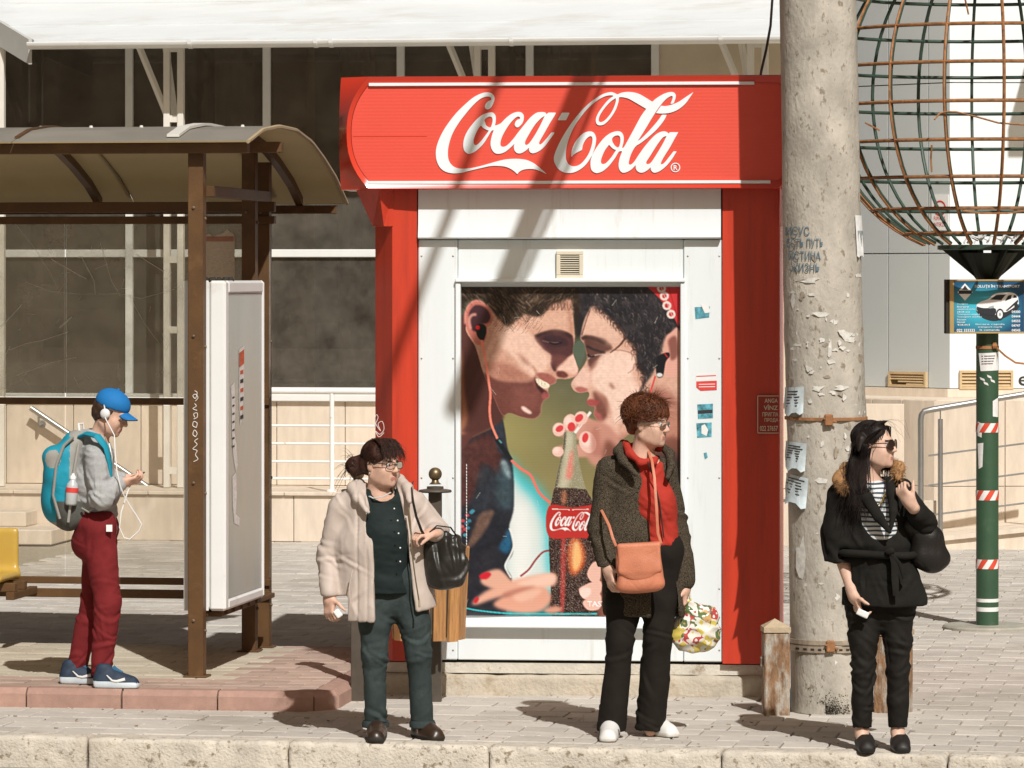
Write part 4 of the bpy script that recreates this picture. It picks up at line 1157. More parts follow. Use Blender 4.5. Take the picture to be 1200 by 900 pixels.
sbox('roof_beam', UL, .055, 1.70, 1.76, 2.595, 2.64)
sbox('roof_beam', UL, UE - .04, 2.42, 2.47, 2.665, 2.715)
mb = MB()
for v in [-.04 + .1 * k for k in range(0, 26)]: pass
vs_ = [-.06 + .125 * k for k in range(21)]
def rib(uc, w, name='roof_rib', dz=-.012, hgt=.05, mat=None):
 mb = MB(); q = []
 top = [SF.w(uc - w, v, arcz(v) + dz) for v in vs_]; bot = [SF.w(uc - w, v, arcz(v) + dz - hgt) for v in vs_][::-1]
 n = len(vs_); pts = top + bot
 a = [Vector(p) for p in pts]; b = [p + SF.u * 2 * w for p in a]; N2 = len(a)
 fs = [(i, (i + 1) % N2, N2 + (i + 1) % N2, N2 + i) for i in range(N2)]
 for off in (0, N2):
  for i in range(n - 1): fs.append((off + i, off + i + 1, off + N2 - 2 - i, off + N2 - 1 - i))
 mb.add(a + b, fs); return mb.build(name, mat or m_brown, sh)
for uc in (.05, -1.2, -2.45): rib(uc, .022)
# roof sheets, each panel its own sheet
vsr = [-.16 + 2.71 * k / 30 for k in range(31)]
edges = [UL, -2.28, -1.0, UE]
for a, b in zip(edges[:-1], edges[1:]):
 mb = MB(); q = []
 for v in vsr:
  for uu in (a + .003, b - .003): q.append(SF.w(uu, v, arcz(v) + .004))
 n = len(vsr)
 for v in vsr:
  for uu in (a + .003, b - .003): q.append(SF.w(uu, v, arcz(v) - .004))
 fs = [(2 * i, 2 * i + 1, 2 * i + 3, 2 * i + 2) for i in range(n - 1)] + [(2 * n + 2 * i + 2, 2 * n + 2 * i + 3, 2 * n + 2 * i + 1, 2 * n + 2 * i) for i in range(n - 1)]
 for i in range(n - 1): fs += [(2 * i, 2 * i + 2, 2 * n + 2 * i + 2, 2 * n + 2 * i), (2 * i + 1, 2 * n + 2 * i + 1, 2 * n + 2 * i + 3, 2 * i + 3)]
 fs += [(0, 2 * n, 2 * n + 1, 1), (2 * n - 2, 2 * n - 1, 4 * n - 1, 4 * n - 2)]
 mb.add(q, fs[:n - 1], 1); mb.f.extend(tuple(x) for x in fs[n - 1:]); mb.m.extend([0] * (len(fs) - n + 1)); mb.build('roof_sheet', [m_sheet, m_dusty], sh, smooth=30)
for uc in (-.12, -1.0 - .0, -2.28):
 if uc == -1.0: rib(uc, .012, 'seam_strip', .016, .01, m_brown)
 else: rib(uc, .035, 'cover_strip', .024, .014, m_strip)
mb = MB(); mb.tube([SF.w(UE, v, arcz(v)) for v in vsr], .012, 6); mb.build('edge_trim', material('edge_tan', (.42, .33, .2), rough=.6, var=.1), sh)
for k in range(12):
 uu = UL + .15 + k * .29
 if uu < UE: mb = MB(); mb.lathe(SF.w(uu, .5, arcz(.5) + .004), [(.012, 0), (.008, .012)], 8); mb.build('roof_screw', m_strip, sh)
sbox('side_beam', .02, .085, .04, 1.46, 2.72, 2.78)
for (uu, vv) in ((0, 0), (-.045, 1.5), (-.02, 1.76)):
 sbox('base_plate', uu - .065, uu + .065, vv - .065, vv + .065, zp, zp + .010)
 for zz in (.35, 1.1, 1.9, 2.6):
  mb = MB(); mb.lathe(SF.w(uu + .042, vv + .01, zz), [(.010, 0), (.010, .006), (.004, .009)], 6, axis=tuple(SF.u)); mb.build('bolt', m_band0, sh)
  mb = MB(); mb.lathe(SF.w(uu - .01, vv - .042, zz + .06), [(.009, 0), (.009, .006), (.004, .009)], 6, axis=tuple(-SF.v)); mb.build('bolt', m_band0, sh)
# back wall: rails and scratched panes
zmid = SF.Z(100, 470, VB); zlow1 = SF.Z(100, 680, VB); zlow2 = SF.Z(100, 695, VB); ztop = SF.Z(100, 254, VB)
ub = SF.U(213, VB)
sbox('mid_rail', UL + .64, .03, VB - .02, VB + .02, zmid - .02, zmid + .02)
sbox('low_rail', UL + .64, .03, VB - .02, VB + .02, zlow1 - .02, zlow1 + .02)
sbox('low_rail', UL + .64, .03, VB - .02, VB + .02, zlow2 - .025, zlow2 + .025)
for k in range(5): sbox('rail_spacer', -.4 - k * .55, -.37 - k * .55, VB - .015, VB + .015, zlow2 + .025, zlow1 - .02, None, None, 0)
ue2 = -.005
pn = []
for z0, z1 in ((zmid + .025, ztop - .02), (zlow1 + .025, zmid - .025)):
 for a, b in ((UL + .68, -1.22), (-1.21, .028)):
  pn.append(sbox('glass_pane', a, b, VB + .004, VB + .010, z0, z1, m_pane if z1 > zmid else m_pane2, None, 0))
# cracks and scratches in the upper panes
m_crack = material('crack_white', (.8, .8, .78), rough=.4, var=.05)
rk = random.Random(5)
def crk(pts, w=.0012):
 mb = MB(); mb.tube([SF.w(*(lambda h: (h[0], VB + .001, h[1]))(SF.hit(x, y, VB + .001))) for x, y in pts], w, 4); mb.build('crack', m_crack, pn[1])
for pts in ([(18, 262), (40, 290), (58, 318), (72, 345)], [(60, 303), (82, 316), (102, 327)], [(30, 330), (60, 342), (95, 345), (140, 345), (165, 350), (205, 338)], [(0, 385), (14, 368), (26, 356)],
   [(10, 410), (30, 402), (50, 398), (80, 390)], [(70, 385), (85, 372)], [(95, 300), (110, 330), (112, 345)], [(160, 298), (180, 312), (192, 320)], [(20, 440), (60, 425), (90, 418)], [(0, 455), (14, 460)],
   [(150, 345), (170, 380), (185, 400)], [(5, 432), (6, 418), (12, 405)], [(118, 285), (130, 330), (140, 346)]):
 crk([(x + rk.uniform(-1, 1), y + rk.uniform(-1, 1)) for x, y in pts], rk.choice((.0008, .0012, .0018)))
for k in range(26):
 x, y = rk.uniform(5, 205), rk.uniform(285, 455); a = rk.uniform(0, 6.28); l = rk.uniform(3, 16)
 crk([(x, y), (x + math.cos(a) * l, y + math.sin(a) * l)], .0007)
# timetable sheet glued to the glass by the corner post
m_news = material('newsprint', (.68, .60, .50), rough=.9, var=.25, scale=60, stretch=(1, 1, 6))
def smap(x, y, v): u, z = SF.hit(x, y, v); return SF.w(u, v, z)
mb = MB(); mb.add([smap(x, y, VB - .004) for x, y in ((238, 276), (245, 274), (250, 277), (262, 273), (266, 269), (272, 273), (275, 276), (275, 327), (238, 327))], [tuple(range(9))]); ts = mb.build('timetable_sheet', m_news, sh)
mb = MB(); mb.add([smap(x, y, VB - .006) for x, y in ((239, 277), (274, 277), (274, 283), (239, 283))], [(0, 1, 2, 3)]); mb.build('timetable_header', material('faded_red', (.48, .24, .18), rough=.9, var=.15, scale=30), ts)
# light box beside the front post: white frame, milky face towards the street end
LB0, LB1 = SF.U(214, .03), SF.U(262.5, .03)
zb0, zb1 = .455, 2.262
bd = MB(); bd.box(SF, LB0 + .01, LB1 - .012, .062, 1.03, zb0 + .01, zb1 - .01, .012); lb = bd.build('light_box', material('light_box_shell', (.52, .53, .51), rough=.4, var=.06, dirt=(.3, .26, .2), dscale=3, damt=.2), sh)
fw = .062
for (v0, v1, z0, z1) in ((.05, .05 + .085, zb0, zb1), (1.04 - .04, 1.04, zb0, zb1), (.135, 1.0, zb1 - .075, zb1), (.135, 1.0, zb0, zb0 + .06)):
 mb = MB(); mb.box(SF, LB1 - .09, LB1 + .004, v0, v1, z0, z1, .014); mb.build('box_frame', m_alub, lb)
mb = MB(); mb.box(SF, LB0, LB1 - .092, .052, .060, zb0, zb1, .003); mb.build('box_end', m_alub, lb)
m_milk = material('milky_acrylic', (.35, .37, .335), rough=.22, var=.10, scale=2.2, spec=.5, dirt=(.38, .35, .28), dscale=1.6, damt=.35, dsharp=.35, stretch=(1, 1, .35))
mb = MB(); mb.box(SF, LB1 - .03, LB1 - .006, .135, 1.0, zb0 + .06, zb1 - .075); mb.build('box_face', m_milk, lb)
# torn bills on the face
def fmap(v, z, off=.0): return SF.w(LB1 - .004 + off, v, z)
m_bill = material('bill_paper', (.78, .77, .73), rough=.8, var=.25, scale=50)
def bill(pts, mat, nm='torn_bill', off=.0):
 mb = MB(); mb.add([fmap(v, z, off) for v, z in pts], [tuple(range(len(pts)))]); mb.build(nm, mat, lb)
m_billr = material('bill_red', (.60, .13, .06), rough=.7, var=.3, scale=40)
bill([(.42, 1.86), (.54, 1.88), (.54, 1.80), (.42, 1.78)], m_billr, 'bill_heading', .001)
bill([(.42, 1.88), (.55, 1.90), (.53, 1.62), (.48, 1.50), (.45, 1.45), (.42, 1.55)], m_bill)
for k in range(6):
 z = 1.76 - k * .05; bill([(.44, z), (.52, z + .006), (.52, z - .016), (.44, z - .02)], m_blk if k % 2 else m_billr, 'bill_print', .001)
bill([(.22, 1.68), (.30, 1.70), (.33, 1.55), (.30, 1.44), (.35, 1.35), (.38, 1.24), (.34, 1.20), (.28, 1.28), (.24, 1.42)], m_bill)
bill([(.25, 1.18), (.34, 1.20), (.36, 1.08), (.34, .97), (.44, .94), (.42, .90), (.30, .92), (.26, 1.02)], m_bill)
for k in range(7):
 z = 1.62 - k * .045; bill([(.245, z), (.30, z + .004), (.30, z - .006), (.245, z - .01)], m_gap, 'bill_print', .001)
# rough bird-nest like rubbish on top of the box, rivets below
mb = MB(); rk2 = random.Random(3)
for k in range(16):
 uu, vv = rk2.uniform(LB0 + .02, LB1 - .02), rk2.uniform(.1, .5)
 mb.lathe(SF.w(uu, vv, zb1 - .006), [(.016, 0), (.018, .012), (.008, .026)], 6)
stuff(mb.build('dirt_lumps', m_gap, lb))
mb = MB()
for k in range(5):
 vv = .2 + k * .19; mb.box(SF, LB1 - .05, LB1 - .02, vv, vv + .02, zb0 - .03, zb0 + .002)
mb.build('fixing_lugs', m_brown, lb)
sbox('box_support', LB0 + .02, LB1 - .03, .10, 1.46, zb0 - .035, zb0 - .008)
# scrawl up the front post
for pts in ([(227, 541), (232, 538), (229, 533), (231, 528), (226, 526), (231, 521), (228, 517), (232, 514)], [(229, 512), (231, 508), (228, 504), (226, 509), (229, 512)], [(230, 501), (231, 496), (227, 494), (226, 499), (230, 501)],
   [(227, 491), (231, 489), (231, 484), (227, 485), (228, 489)], [(231, 481), (226, 479), (230, 476), (228, 473)], [(229, 470), (232, 466), (229, 462), (226, 464), (229, 467), (231, 460), (228, 458)]):
 scrawl('scrawl', pts, -.042, .0022, sh, m_scr, SF)
# bench with a yellow moulded seat at the left edge
m_yel = material('yellow_plastic', (.50, .32, .06), rough=.35, var=.06, scale=4, spec=.5)
us = SF.U(-30, 1.3)
f = SDF(tuple(SF.w(us - .3, 1.0, .2) - Vector((.1, .15, 0))), tuple(SF.w(us + .3, 1.7, 1.02) + Vector((.1, .15, 0))), .012)
Rs = [tuple(SF.u), tuple(SF.v), (0, 0, 1)]
f.rbox(SF.w(us, 1.32, .53), (.215, .20, .022), .02, .0, 'add', Rs)
f.rbox(SF.w(us, 1.52, .655), (.205, .022, .15), .02, .05, 'add', Rs)
f.ell(SF.w(us, 1.30, .605), (.17, .17, .08), .03, 'sub')
sdf_obj('seat', f, m_yel, sh, None, 2)
sbox('bench_rail', UL + .64, SF.U(22, 1.3), 1.22, 1.28, .45, .50)
sbox('bench_rail', UL + .64, SF.U(22, 1.3), 1.42, 1.48, .45, .50)
sbox('bench_bracket', SF.U(22, 1.3) - .05, SF.U(22, 1.3), 1.2, VB - .02, .405, .45)

# ================================================================== CONCRETE POLE
m_pole = material('pole_concrete', (.43, .395, .335), rough=.92, var=.26, scale=7, bump=.6, bscale=45, stretch=(1, 1, .6), dirt=(.24, .205, .155), dscale=28, damt=.18, dsharp=.07)
pd = dground(838) + .21
pb = P(975, HZ, pd); pb.z = 0
ptop = P(958, HZ, pd); ptop.z = 0
lean = (ptop.x - pb.x) / (CH + HZ / F * pd)
def paxis(z): return Vector((pb.x + lean * z, pb.y, z))
def prad(z): return .214 - .0035 * z
pole = thing('concrete_pole', 'weathered concrete utility pole with torn notices and metal straps', 'utility pole', pb)
prof_z = [0, .06, .3, .8, 1.3, 1.8, 2.3, 2.8, 3.3, 4, 5, 6.5, 8]
mb = MB(); N_ = 40; q = []; fs = []
zz_ = np.concatenate([np.arange(0, 4.0, .05), np.arange(4, 8.3, .5)])
for z in zz_:
 for k in range(N_):
  t = 2 * math.pi * k / N_
  r = prad(z) + .0025 * math.sin(3 * t + z * 2.1) + .002 * math.sin(7 * t - z * 3.7 + 1)
  # flattened seam and chips
  if abs((t - 5.05 + math.pi) % (2 * math.pi) - math.pi) < .1: r -= .006
  if z < .25 and abs((t - 4.75 + math.pi) % (2 * math.pi) - math.pi) < .35: r -= .03 * (1 - z / .25)
  if 1.0 < z < 2.3: r += .0035 * math.sin(23 * t + 9 * z) * math.sin(17 * z + 3 * t)
  c = paxis(z); q.append((c.x + r * math.cos(t), c.y + r * math.sin(t), z))
nz_ = len(zz_)
for i in range(nz_ - 1):
 for k in range(N_): fs.append((i * N_ + k, i * N_ + (k + 1) % N_, (i + 1) * N_ + (k + 1) % N_, (i + 1) * N_ + k))
fs.append(tuple((nz_ - 1) * N_ + k for k in range(N_)))
mb.add(q, fs); mb.build('shaft', m_pole, pole, smooth=50)
def pmap(px, py, off=.004):
 """photo pixel -> point on the front of the pole"""
 z = CH + (HZ - py) / F * (pd - .2)
 c = paxis(z); r = prad(z) + off
 t = math.asin(max(-1, min(1, ((px - 600) / F * (pd - .1) - c.x) / r)))
 return Vector((c.x + r * math.sin(t), c.y - r * math.cos(t), z))
def ppatch(name, pts, mat, off=.004, curl=0.0, n=5):
 """sheet glued round the pole: pts is a quad of pixels, subdivided; curl lifts its foot"""
 (ax, ay), (bx, by), (cx_, cy_), (dx_, dy_) = pts
 mb = MB(); q = []
 for j in range(n + 1):
  for i in range(n + 1):
   s, t = i / n, j / n
   x = (ax * (1 - s) + bx * s) * (1 - t) + (dx_ * (1 - s) + cx_ * s) * t
   y = (ay * (1 - s) + by * s) * (1 - t) + (dy_ * (1 - s) + cy_ * s) * t
   lift = curl * (t ** 2) * (1 + .8 * math.sin(i * 2.6 + j))
   q.append(pmap(x, y + (lift * 60 * math.sin(i * 1.9)), off + lift * .5))
 fs = [(j * (n + 1) + i, j * (n + 1) + i + 1, (j + 1) * (n + 1) + i + 1, (j + 1) * (n + 1) + i) for j in range(n) for i in range(n)]
 mb.add(q, fs); return mb.build(name, mat, pole, smooth=60)
m_pp = material('notice_paper', (.74, .74, .72), rough=.85, var=.12, scale=30)
m_pcy = material('notice_paper_tinted', (.58, .66, .68), rough=.85, var=.2, scale=20)
def notice(pts, lines, mat=m_pp, curl=.02, print_=True):
 s_ = ppatch('paper_notice', pts, mat, .005, curl)
 (ax, ay), (bx, by), (cx_, cy_), (dx_, dy_) = pts
 rr = random.Random(int(ax * 7 + ay))
 for k in range(lines):
  t = .14 + .55 * k / max(lines - 1, 1); x0 = ax + (dx_ - ax) * t + (bx - ax) * .12; x1 = x0 + (bx - ax) * rr.uniform(.5, .76); y = ay + (dy_ - ay) * t
  sl_ = (by - ay) / max(bx - ax, 1)
  ppatch('print_line', [(x0, y), (x1, y + sl_ * (x1 - x0)), (x1, y + 1.3 + sl_ * (x1 - x0)), (x0, y + 1.3)], m_blk, .0075 + curl * t * t * .25, 0, 3)
notice([(1001.5, 252), (1013, 252), (1015, 300), (1004, 300)], 0)
ppatch('print_block', [(1005, 270), (1012.5, 270), (1014, 296), (1006, 296)], material('grey_print', (.3, .32, .33), rough=.8, var=.4, scale=60), .008)
notice([(921, 455), (941, 453), (940, 484), (919, 486)], 6, m_pcy, .03)
notice([(922, 518), (944, 520), (942, 552), (918, 549)], 7, m_pcy, .035)
notice([(923, 556), (946, 561), (943, 596), (914, 586)], 6, m_pcy, .04)
rs = random.Random(9)
m_res = material('paper_residue', (.62, .60, .55), rough=.9, var=.2, scale=40); m_peel = material('old_glue', (.30, .255, .195), rough=.95, var=.3, scale=40)
def jag(x, y, w, h, mat, off, name):
 n = rs.randint(7, 11); q = [pmap(x, y, off)]
 for k in range(n):
  a_ = 2 * math.pi * k / n + rs.uniform(-.2, .2); r_ = rs.uniform(.35, 1.1); q.append(pmap(x + math.cos(a_) * w * r_, y + math.sin(a_) * h * r_, off))
 mb = MB(); mb.add(q, [(0, 1 + k, 1 + (k + 1) % n) for k in range(n)]); mb.build(name, mat, pole, smooth=60)
for k in range(18): jag(rs.uniform(926, 1014), rs.gauss(470, 75), rs.uniform(1.5, 6), rs.uniform(2, 9), m_peel, .0030, 'glue_patch')
for k in range(60): jag(rs.uniform(928, 1014), rs.choice((rs.gauss(400, 22), rs.gauss(460, 60), rs.gauss(620, 60))), rs.uniform(1.2, 6), rs.uniform(1.5, 5), m_res, .0036, 'paper_scrap')
for (x, y, w, h) in ((944, 329, 22, 4), (959, 368, 14, 3.5), (989, 392, 10, 9), (994, 398, 13, 5), (957, 455, 10, 4), (984, 455, 10, 4), (987, 465, 4, 6), (938, 655, 7, 28), (960, 562, 12, 5), (928, 352, 3, 12), (970, 410, 4, 16)): jag(x, y, w, h, m_res, .004, 'paper_scrap')
# blue stencilled words
m_sten = material('blue_stencil', (.10, .16, .20), rough=.9, var=.4, scale=40)
for ln, y, xa, xb in (('ИСУС', 276, 921, 947), ('ЕСТЬ ПУТЬ', 290, 922, 963), ('ИСТИНА', 305, 924, 960), ('ЖИЗНЬ', 319, 926, 959)):
 vs2, fs2 = text_mesh(ln, 1.0, .006)
 X_ = [v[0] for v in vs2]; Y_ = [v[1] for v in vs2]; x0, x1, y0, y1 = min(X_), max(X_), min(Y_), max(Y_)
 mb = MB(); mb.add([pmap(xa + (x - x0) / (x1 - x0) * (xb - xa), y - (yy - y0) / (y1 - y0) * 10.5, .0042) for x, yy in vs2], fs2); mb.build('stencil_word', m_sten, pole)
m_rustw = material('rust', (.30, .14, .06), rough=.85, var=.35, scale=14, bump=.3, bscale=90)
m_band = material('galvanised_band', (.40, .33, .25), rough=.6, var=.25, scale=20, metal=.4)
def ringband(z0, z1, off, mat, name, n=40):
 mb = MB(); q = []
 for z, o in ((z0, 0), (z0, off), (z1, off), (z1, 0)):
  c = paxis(z); r = prad(z)
  for k in range(n): t = 2 * math.pi * k / n; q.append((c.x + (r + o) * math.cos(t), c.y + (r + o) * math.sin(t), z))
 fs = [(j * n + k, j * n + (k + 1) % n, ((j + 1) % 4) * n + (k + 1) % n, ((j + 1) % 4) * n + k) for j in range(4) for k in range(n)]
 mb.add(q, fs); return mb.build(name, mat, pole)
def pz(py): return CH + (HZ - py) / F * (pd - .2)
ringband(pz(493), pz(489.5), .010, m_rustw, 'rusty_wire')
ringband(pz(756), pz(751), .008, m_band, 'strap'); ringband(pz(765), pz(758), .010, m_band, 'strap')
for k in range(-5, 6):
 x = 975 + k * 8.2
 if abs(k) < 6: ppatch('strap_slot', [(x - 2, 760.2), (x + 2, 760.2), (x + 2, 762.6), (x - 2, 762.6)], m_gap, .0112, 0, 2)
for x, y in ((969, 492), (971, 757)):
 p_ = pmap(x, y, .012); mb = MB(); mb.box(None, p_.x - .022, p_.x + .022, p_.y - .02, p_.y + .012, p_.z - .03, p_.z + .03, .005); mb.tube([p_ + Vector((-.03, -.012, .01)), p_ + Vector((.04, -.014, -.012))], .006, 6); mb.build('strap_lock', m_rustw, pole)
# moss at the foot
mb = MB(); rs = random.Random(2)
for k in range(500):
 t = rs.gauss(4.66, .22); z = abs(rs.gauss(0, .045)); r = prad(z) + .0 - .012 * (z < .06)
 c = paxis(z); p_ = Vector((c.x + r * math.cos(t), c.y + r * math.sin(t), z)); n_ = Vector((math.cos(t), math.sin(t), .6))
 a = Vector((rs.uniform(-1, 1), rs.uniform(-1, 1), rs.uniform(-1, 1))) * .006
 mb.add([p_ - a, p_ + a, p_ + n_ * .010], [(0, 1, 2)])
o = mb.build('moss', material('moss', (.12, .10, .06), rough=.95, var=.3), pole); stuff(o)
# bracket arm of the overhead wires, high over the road
m_arm = material('grey_tube', (.25, .25, .24), rough=.6, var=.1)
def arm_root(xa, ya, xb, yb, v=-.03):
 """where a straight arm fixed to the pole must sit to throw its shadow along the line a-b on the kiosk front; returns root and a far point level with it"""
 a, b = KF.hit(xa, ya, v), KF.hit(xb, yb, v); A = KF.w(a[0], v, a[1]); B = KF.w(b[0], v, b[1]); D = B - A; L = SUN_DIR
 # A + s*D - t*L on the pole axis
 import numpy as _n
 M = _n.array([[D.x - lean * D.z, -L.x + lean * L.z], [D.y, -L.y]]); rhs = _n.array([pb.x + lean * A.z - A.x, pb.y - A.y])
 s_, t_ = _n.linalg.solve(M, rhs); R0 = A + D * s_ - L * t_
 # far point: same height, shadow falls on the line well below the poster's top
 s2 = 1.6; S2 = A + D * s2; t2 = (S2.z - R0.z) / L.z; return R0, S2 - L * t2
r0, r1 = arm_root(687, 92, 592, 330)
mb = MB(); mb.tube([r0, r1], .062, 10); mb.build('bracket_arm', m_arm, pole, smooth=True)
r0, r1 = arm_root(586, 92, 496, 330)
mb = MB(); mb.tube([r0, r1], .030, 10); mb.build('bracket_stay', m_arm, pole, smooth=True)
r0, r1 = arm_root(709, 92, 612, 330)
mb = MB(); mb.tube([r0, r1], .018, 8); mb.build('feeder_cable', m_gap, pole, smooth=True)
# slack black cable that hangs left of the pole
cb_ = [P(906, -40, 22.4), P(905, 0, 22.4), P(903, 30, 22.5), P(898, 58, 22.6), P(892, 84, 22.7), P(890, 100, 22.75)]
o = MB().tube(cb_, .008, 6).build('black_cable', m_gap, None, True, cb_[-1]); tag(o, 'thin black cable hanging down behind the top of the concrete pole', 'cable')

# ================================================================== RUSTY BOLLARDS
m_rust = material('peeling_rust', (.24, .135, .07), rough=.85, var=.5, scale=16, bump=.7, bscale=60, dirt=(.42, .39, .33), dscale=9, damt=.55, dsharp=.16, stretch=(1.6, 1.6, .6))
m_rustt = material('weathered_cap', (.42, .33, .22), rough=.85, var=.25, scale=8, bump=.5, bscale=50)
def bollard(x0, x1, yb_, yt, rot, label, depth=.13, mat=None, lean_=0):
 c = G((x0 + x1) / 2, yb_); s = F / c.y; w = (x1 - x0) / s / 2; h = (yb_ - yt) / s
 t = thing('rusty_bollard', label, 'bollard', c + Vector((0, depth / 2, 0)), 'rusty bollards beside the concrete pole')
 fr = Frame(c + Vector((0, depth / 2, 0)), rot)
 mb = MB(); bb = [(-w, -depth / 2), (w, -depth / 2), (w, depth / 2), (-w, depth / 2)]
 mb.box(fr, -w, w, -depth / 2, depth / 2, -.01, h - .045, .006); o = mb.build('box_body', mat or m_rust, t)
 mb = MB(); q0 = [fr.w(u * 1.06, v * 1.06, h - .042) for u, v in bb]; q1 = [fr.w(u * 1.06, v * 1.06, h - .015) for u, v in bb]; q2 = [fr.w(-w * .1, -depth * .1, h + .028)]
 mb.add(q0 + q1 + q2, [(3, 2, 1, 0)] + [(i, (i + 1) % 4, 4 + (i + 1) % 4, 4 + i) for i in range(4)] + [(4 + i, 4 + (i + 1) % 4, 8) for i in range(4)]); mb.build('cap', m_rustt, t)
 for zz in (.25, h * .55):
  mb = MB(); mb.box(fr, -w - .012, -w - .001, -.02, .02, zz, zz + .04); mb.build('hinge', m_band, t)
 return t
bollard(895, 925, 838, 732, 4, 'rusty steel box bollard left of the concrete pole')
bollard(1031, 1066, 836, 736, -33, 'taller weathered box bollard behind the legs of the woman in black', .15)
# blue plastic bottle thrown between bollard and pole
m_blue = material('blue_plastic', (.03, .28, .42), rough=.25, var=.3, scale=30, spec=.5)
c = G(928.5, 831); t = thing('litter_bottle', 'small blue plastic bottle wedged between bollard and pole', 'bottle', c)
mb = MB(); mb.lathe(c, [(.012, 0), (.016, .008), (.0155, .07), (.013, .10), (.006, .13), (.006, .15)], 12); mb.build('bottle_body', m_blue, t, smooth=True)
mb = MB(); mb.lathe(c + Vector((0, 0, .15)), [(.008, 0), (.008, .016)], 10); mb.build('bottle_cap', m_st_w, t, smooth=True)

# ================================================================== LITTER BIN
m_wood = material('varnished_wood', (.46, .23, .085), rough=.55, var=.3, scale=7, stretch=(14, 14, .7), bump=.25, bscale=30, rand=.18, dirt=(.2, .09, .04), dscale=10, damt=.15, dsharp=.12)
m_bin = material('dark_bin_metal', (.075, .06, .045), rough=.55, var=.2, scale=8)
m_brass = material('aged_brass', (.20, .15, .085), rough=.42, var=.2, scale=12, metal=.75)
c = G(510, 822)
lb_ = thing('litter_bin', 'wooden slatted litter bin on dark posts with ball finial, in front of kiosk', 'litter bin', c)
BN = Frame(c, -5)
sx = F / c.y
def bz(py): return BN.Z(510, py, 0)
for du in (0.0, -.42):
 mb = MB(); mb.box(BN, du - .034, du + .034, -.03, .03, -.005, bz(577), .004); p_ = mb.build('post', m_bin, lb_)
 mb = MB(); mb.lathe(BN.w(du, 0, bz(577)), [(.085, 0), (.09, .006), (.085, .014), (.045, .02), (.045, .032)], 24); mb.build('collar', m_bin, p_, smooth=40)
 zc_ = bz(555.5); rb_ = .036
 mb = MB(); mb.lathe(BN.w(du, 0, zc_), [(rb_ * math.sin(math.pi * k / 12), -rb_ * math.cos(math.pi * k / 12)) for k in range(13)], 20); mb.lathe(BN.w(du, 0, zc_ - .055), [(.034, 0), (.02, .012), (.016, .03)], 16); mb.build('ball_finial', m_brass, p_, smooth=60)
cb0 = BN.w(-.21 + .21, 0, 0)
ztop_, zbot_ = bz(640), bz(748)
rbn = .19
cc = BN.w(-.03, -.05, 0)
for k in range(14):
 a = 2 * math.pi * k / 14 + .1
 rt, rb2 = rbn * 1.06, rbn * .93
 e = Vector((math.cos(a), math.sin(a), 0)); tg = Vector((-math.sin(a), math.cos(a), 0)); hw = .034
 mb = MB()
 q = []
 zt2, zb2 = ztop_ + random.uniform(-.004, .004), zbot_ + random.uniform(-.006, .006)
 for z, r in ((zb2, rb2), (zt2, rt)):
  for s_, o_ in ((-1, 0), (1, 0), (1, .016), (-1, .016)): q.append(cc + e * (r + o_) + tg * s_ * hw + Vector((0, 0, z)))
 mb.add(q, [(3, 2, 1, 0), (4, 5, 6, 7), (0, 1, 5, 4), (1, 2, 6, 5), (2, 3, 7, 6), (3, 0, 4, 7)]); mb.build('slat', m_wood, lb_)
mb = MB(); mb.lathe(cc + Vector((0, 0, zbot_ + .02)), [(rbn * .9, 0), (rbn * 1.03, ztop_ - zbot_ - .03)], 28); mb.build('liner', m_bin, lb_, smooth=40)
for zf in (.1, .85):
 zz = zbot_ + (ztop_ - zbot_) * zf
 mb = MB(); mb.lathe(cc + Vector((0, 0, zz)), [(rbn * (.93 + .13 * zf) - .002, -.012), (rbn * (.93 + .13 * zf) - .002, .012)], 28); mb.build('hoop', m_bin, lb_)

# ================================================================== GLOBE ON GREEN POLE
m_green = material('green_paint', (.035, .085, .045), rough=.45, var=.15, scale=5, spec=.5, dirt=(.10, .12, .08), dscale=5, damt=.12)
m_greenr = material('green_rod', (.035, .065, .045), rough=.5, var=.2, scale=10)
m_rrod = material('rusty_rod', (.34, .15, .055), rough=.7, var=.35, scale=25, dirt=(.16, .08, .04), dscale=20, damt=.3)
gd = dground(736)
gp = P(1157, HZ, gd); gp.z = 0
gz = CH + (HZ - 107) / F * gd; gr = 193 / F * gd
gl = thing('wire_globe', 'wire globe frame of rusty hoops on a tall green pole', 'sculpture', gp)
def gzz(py): return CH + (HZ - py) / F * gd
mb = MB(); mb.lathe(gp, [(.073, -.005), (.073, gzz(326))], 28); gpole = mb.build('pole', m_green, gl, smooth=40)
mb = MB(); mb.lathe(gp, [(.29, -.004), (.29, .012), (.28, .022)], 40); mb.build('base_plate', material('base_plate_steel', (.36, .34, .28), rough=.7, var=.2, scale=6), gl, smooth=30)
zr1 = gzz(291); rbot = math.sqrt(max(gr ** 2 - (gz - zr1) ** 2, .01))
mb = MB()
for k in range(4):
 a = math.pi / 2 * k + .3
 e = Vector((math.cos(a), math.sin(a), 0)); tg = Vector((-math.sin(a), math.cos(a), 0)) * .004
 pts = [gp + e * .07 + Vector((0, 0, gzz(327))), gp + e * rbot + Vector((0, 0, zr1 - .005)), gp + e * .07 + Vector((0, 0, zr1 - .005))]
 mb.prism([p - tg for p in pts], tg * 2)
mb.lathe(gp + Vector((0, 0, gzz(327))), [(.075, 0), (rbot * .62, zr1 - gzz(327) - .03)], 20)
mb.build('funnel', material('dark_green_iron', (.014, .020, .013), rough=.6, var=.2), gl)
mb = MB(); mb.lathe(gp + Vector((0, 0, zr1 - .012)), [(rbot * .95, 0), (rbot, .004), (rbot, .03), (rbot * .9, .034)], 36); mb.build('seat_ring', m_greenr, gl, smooth=40)
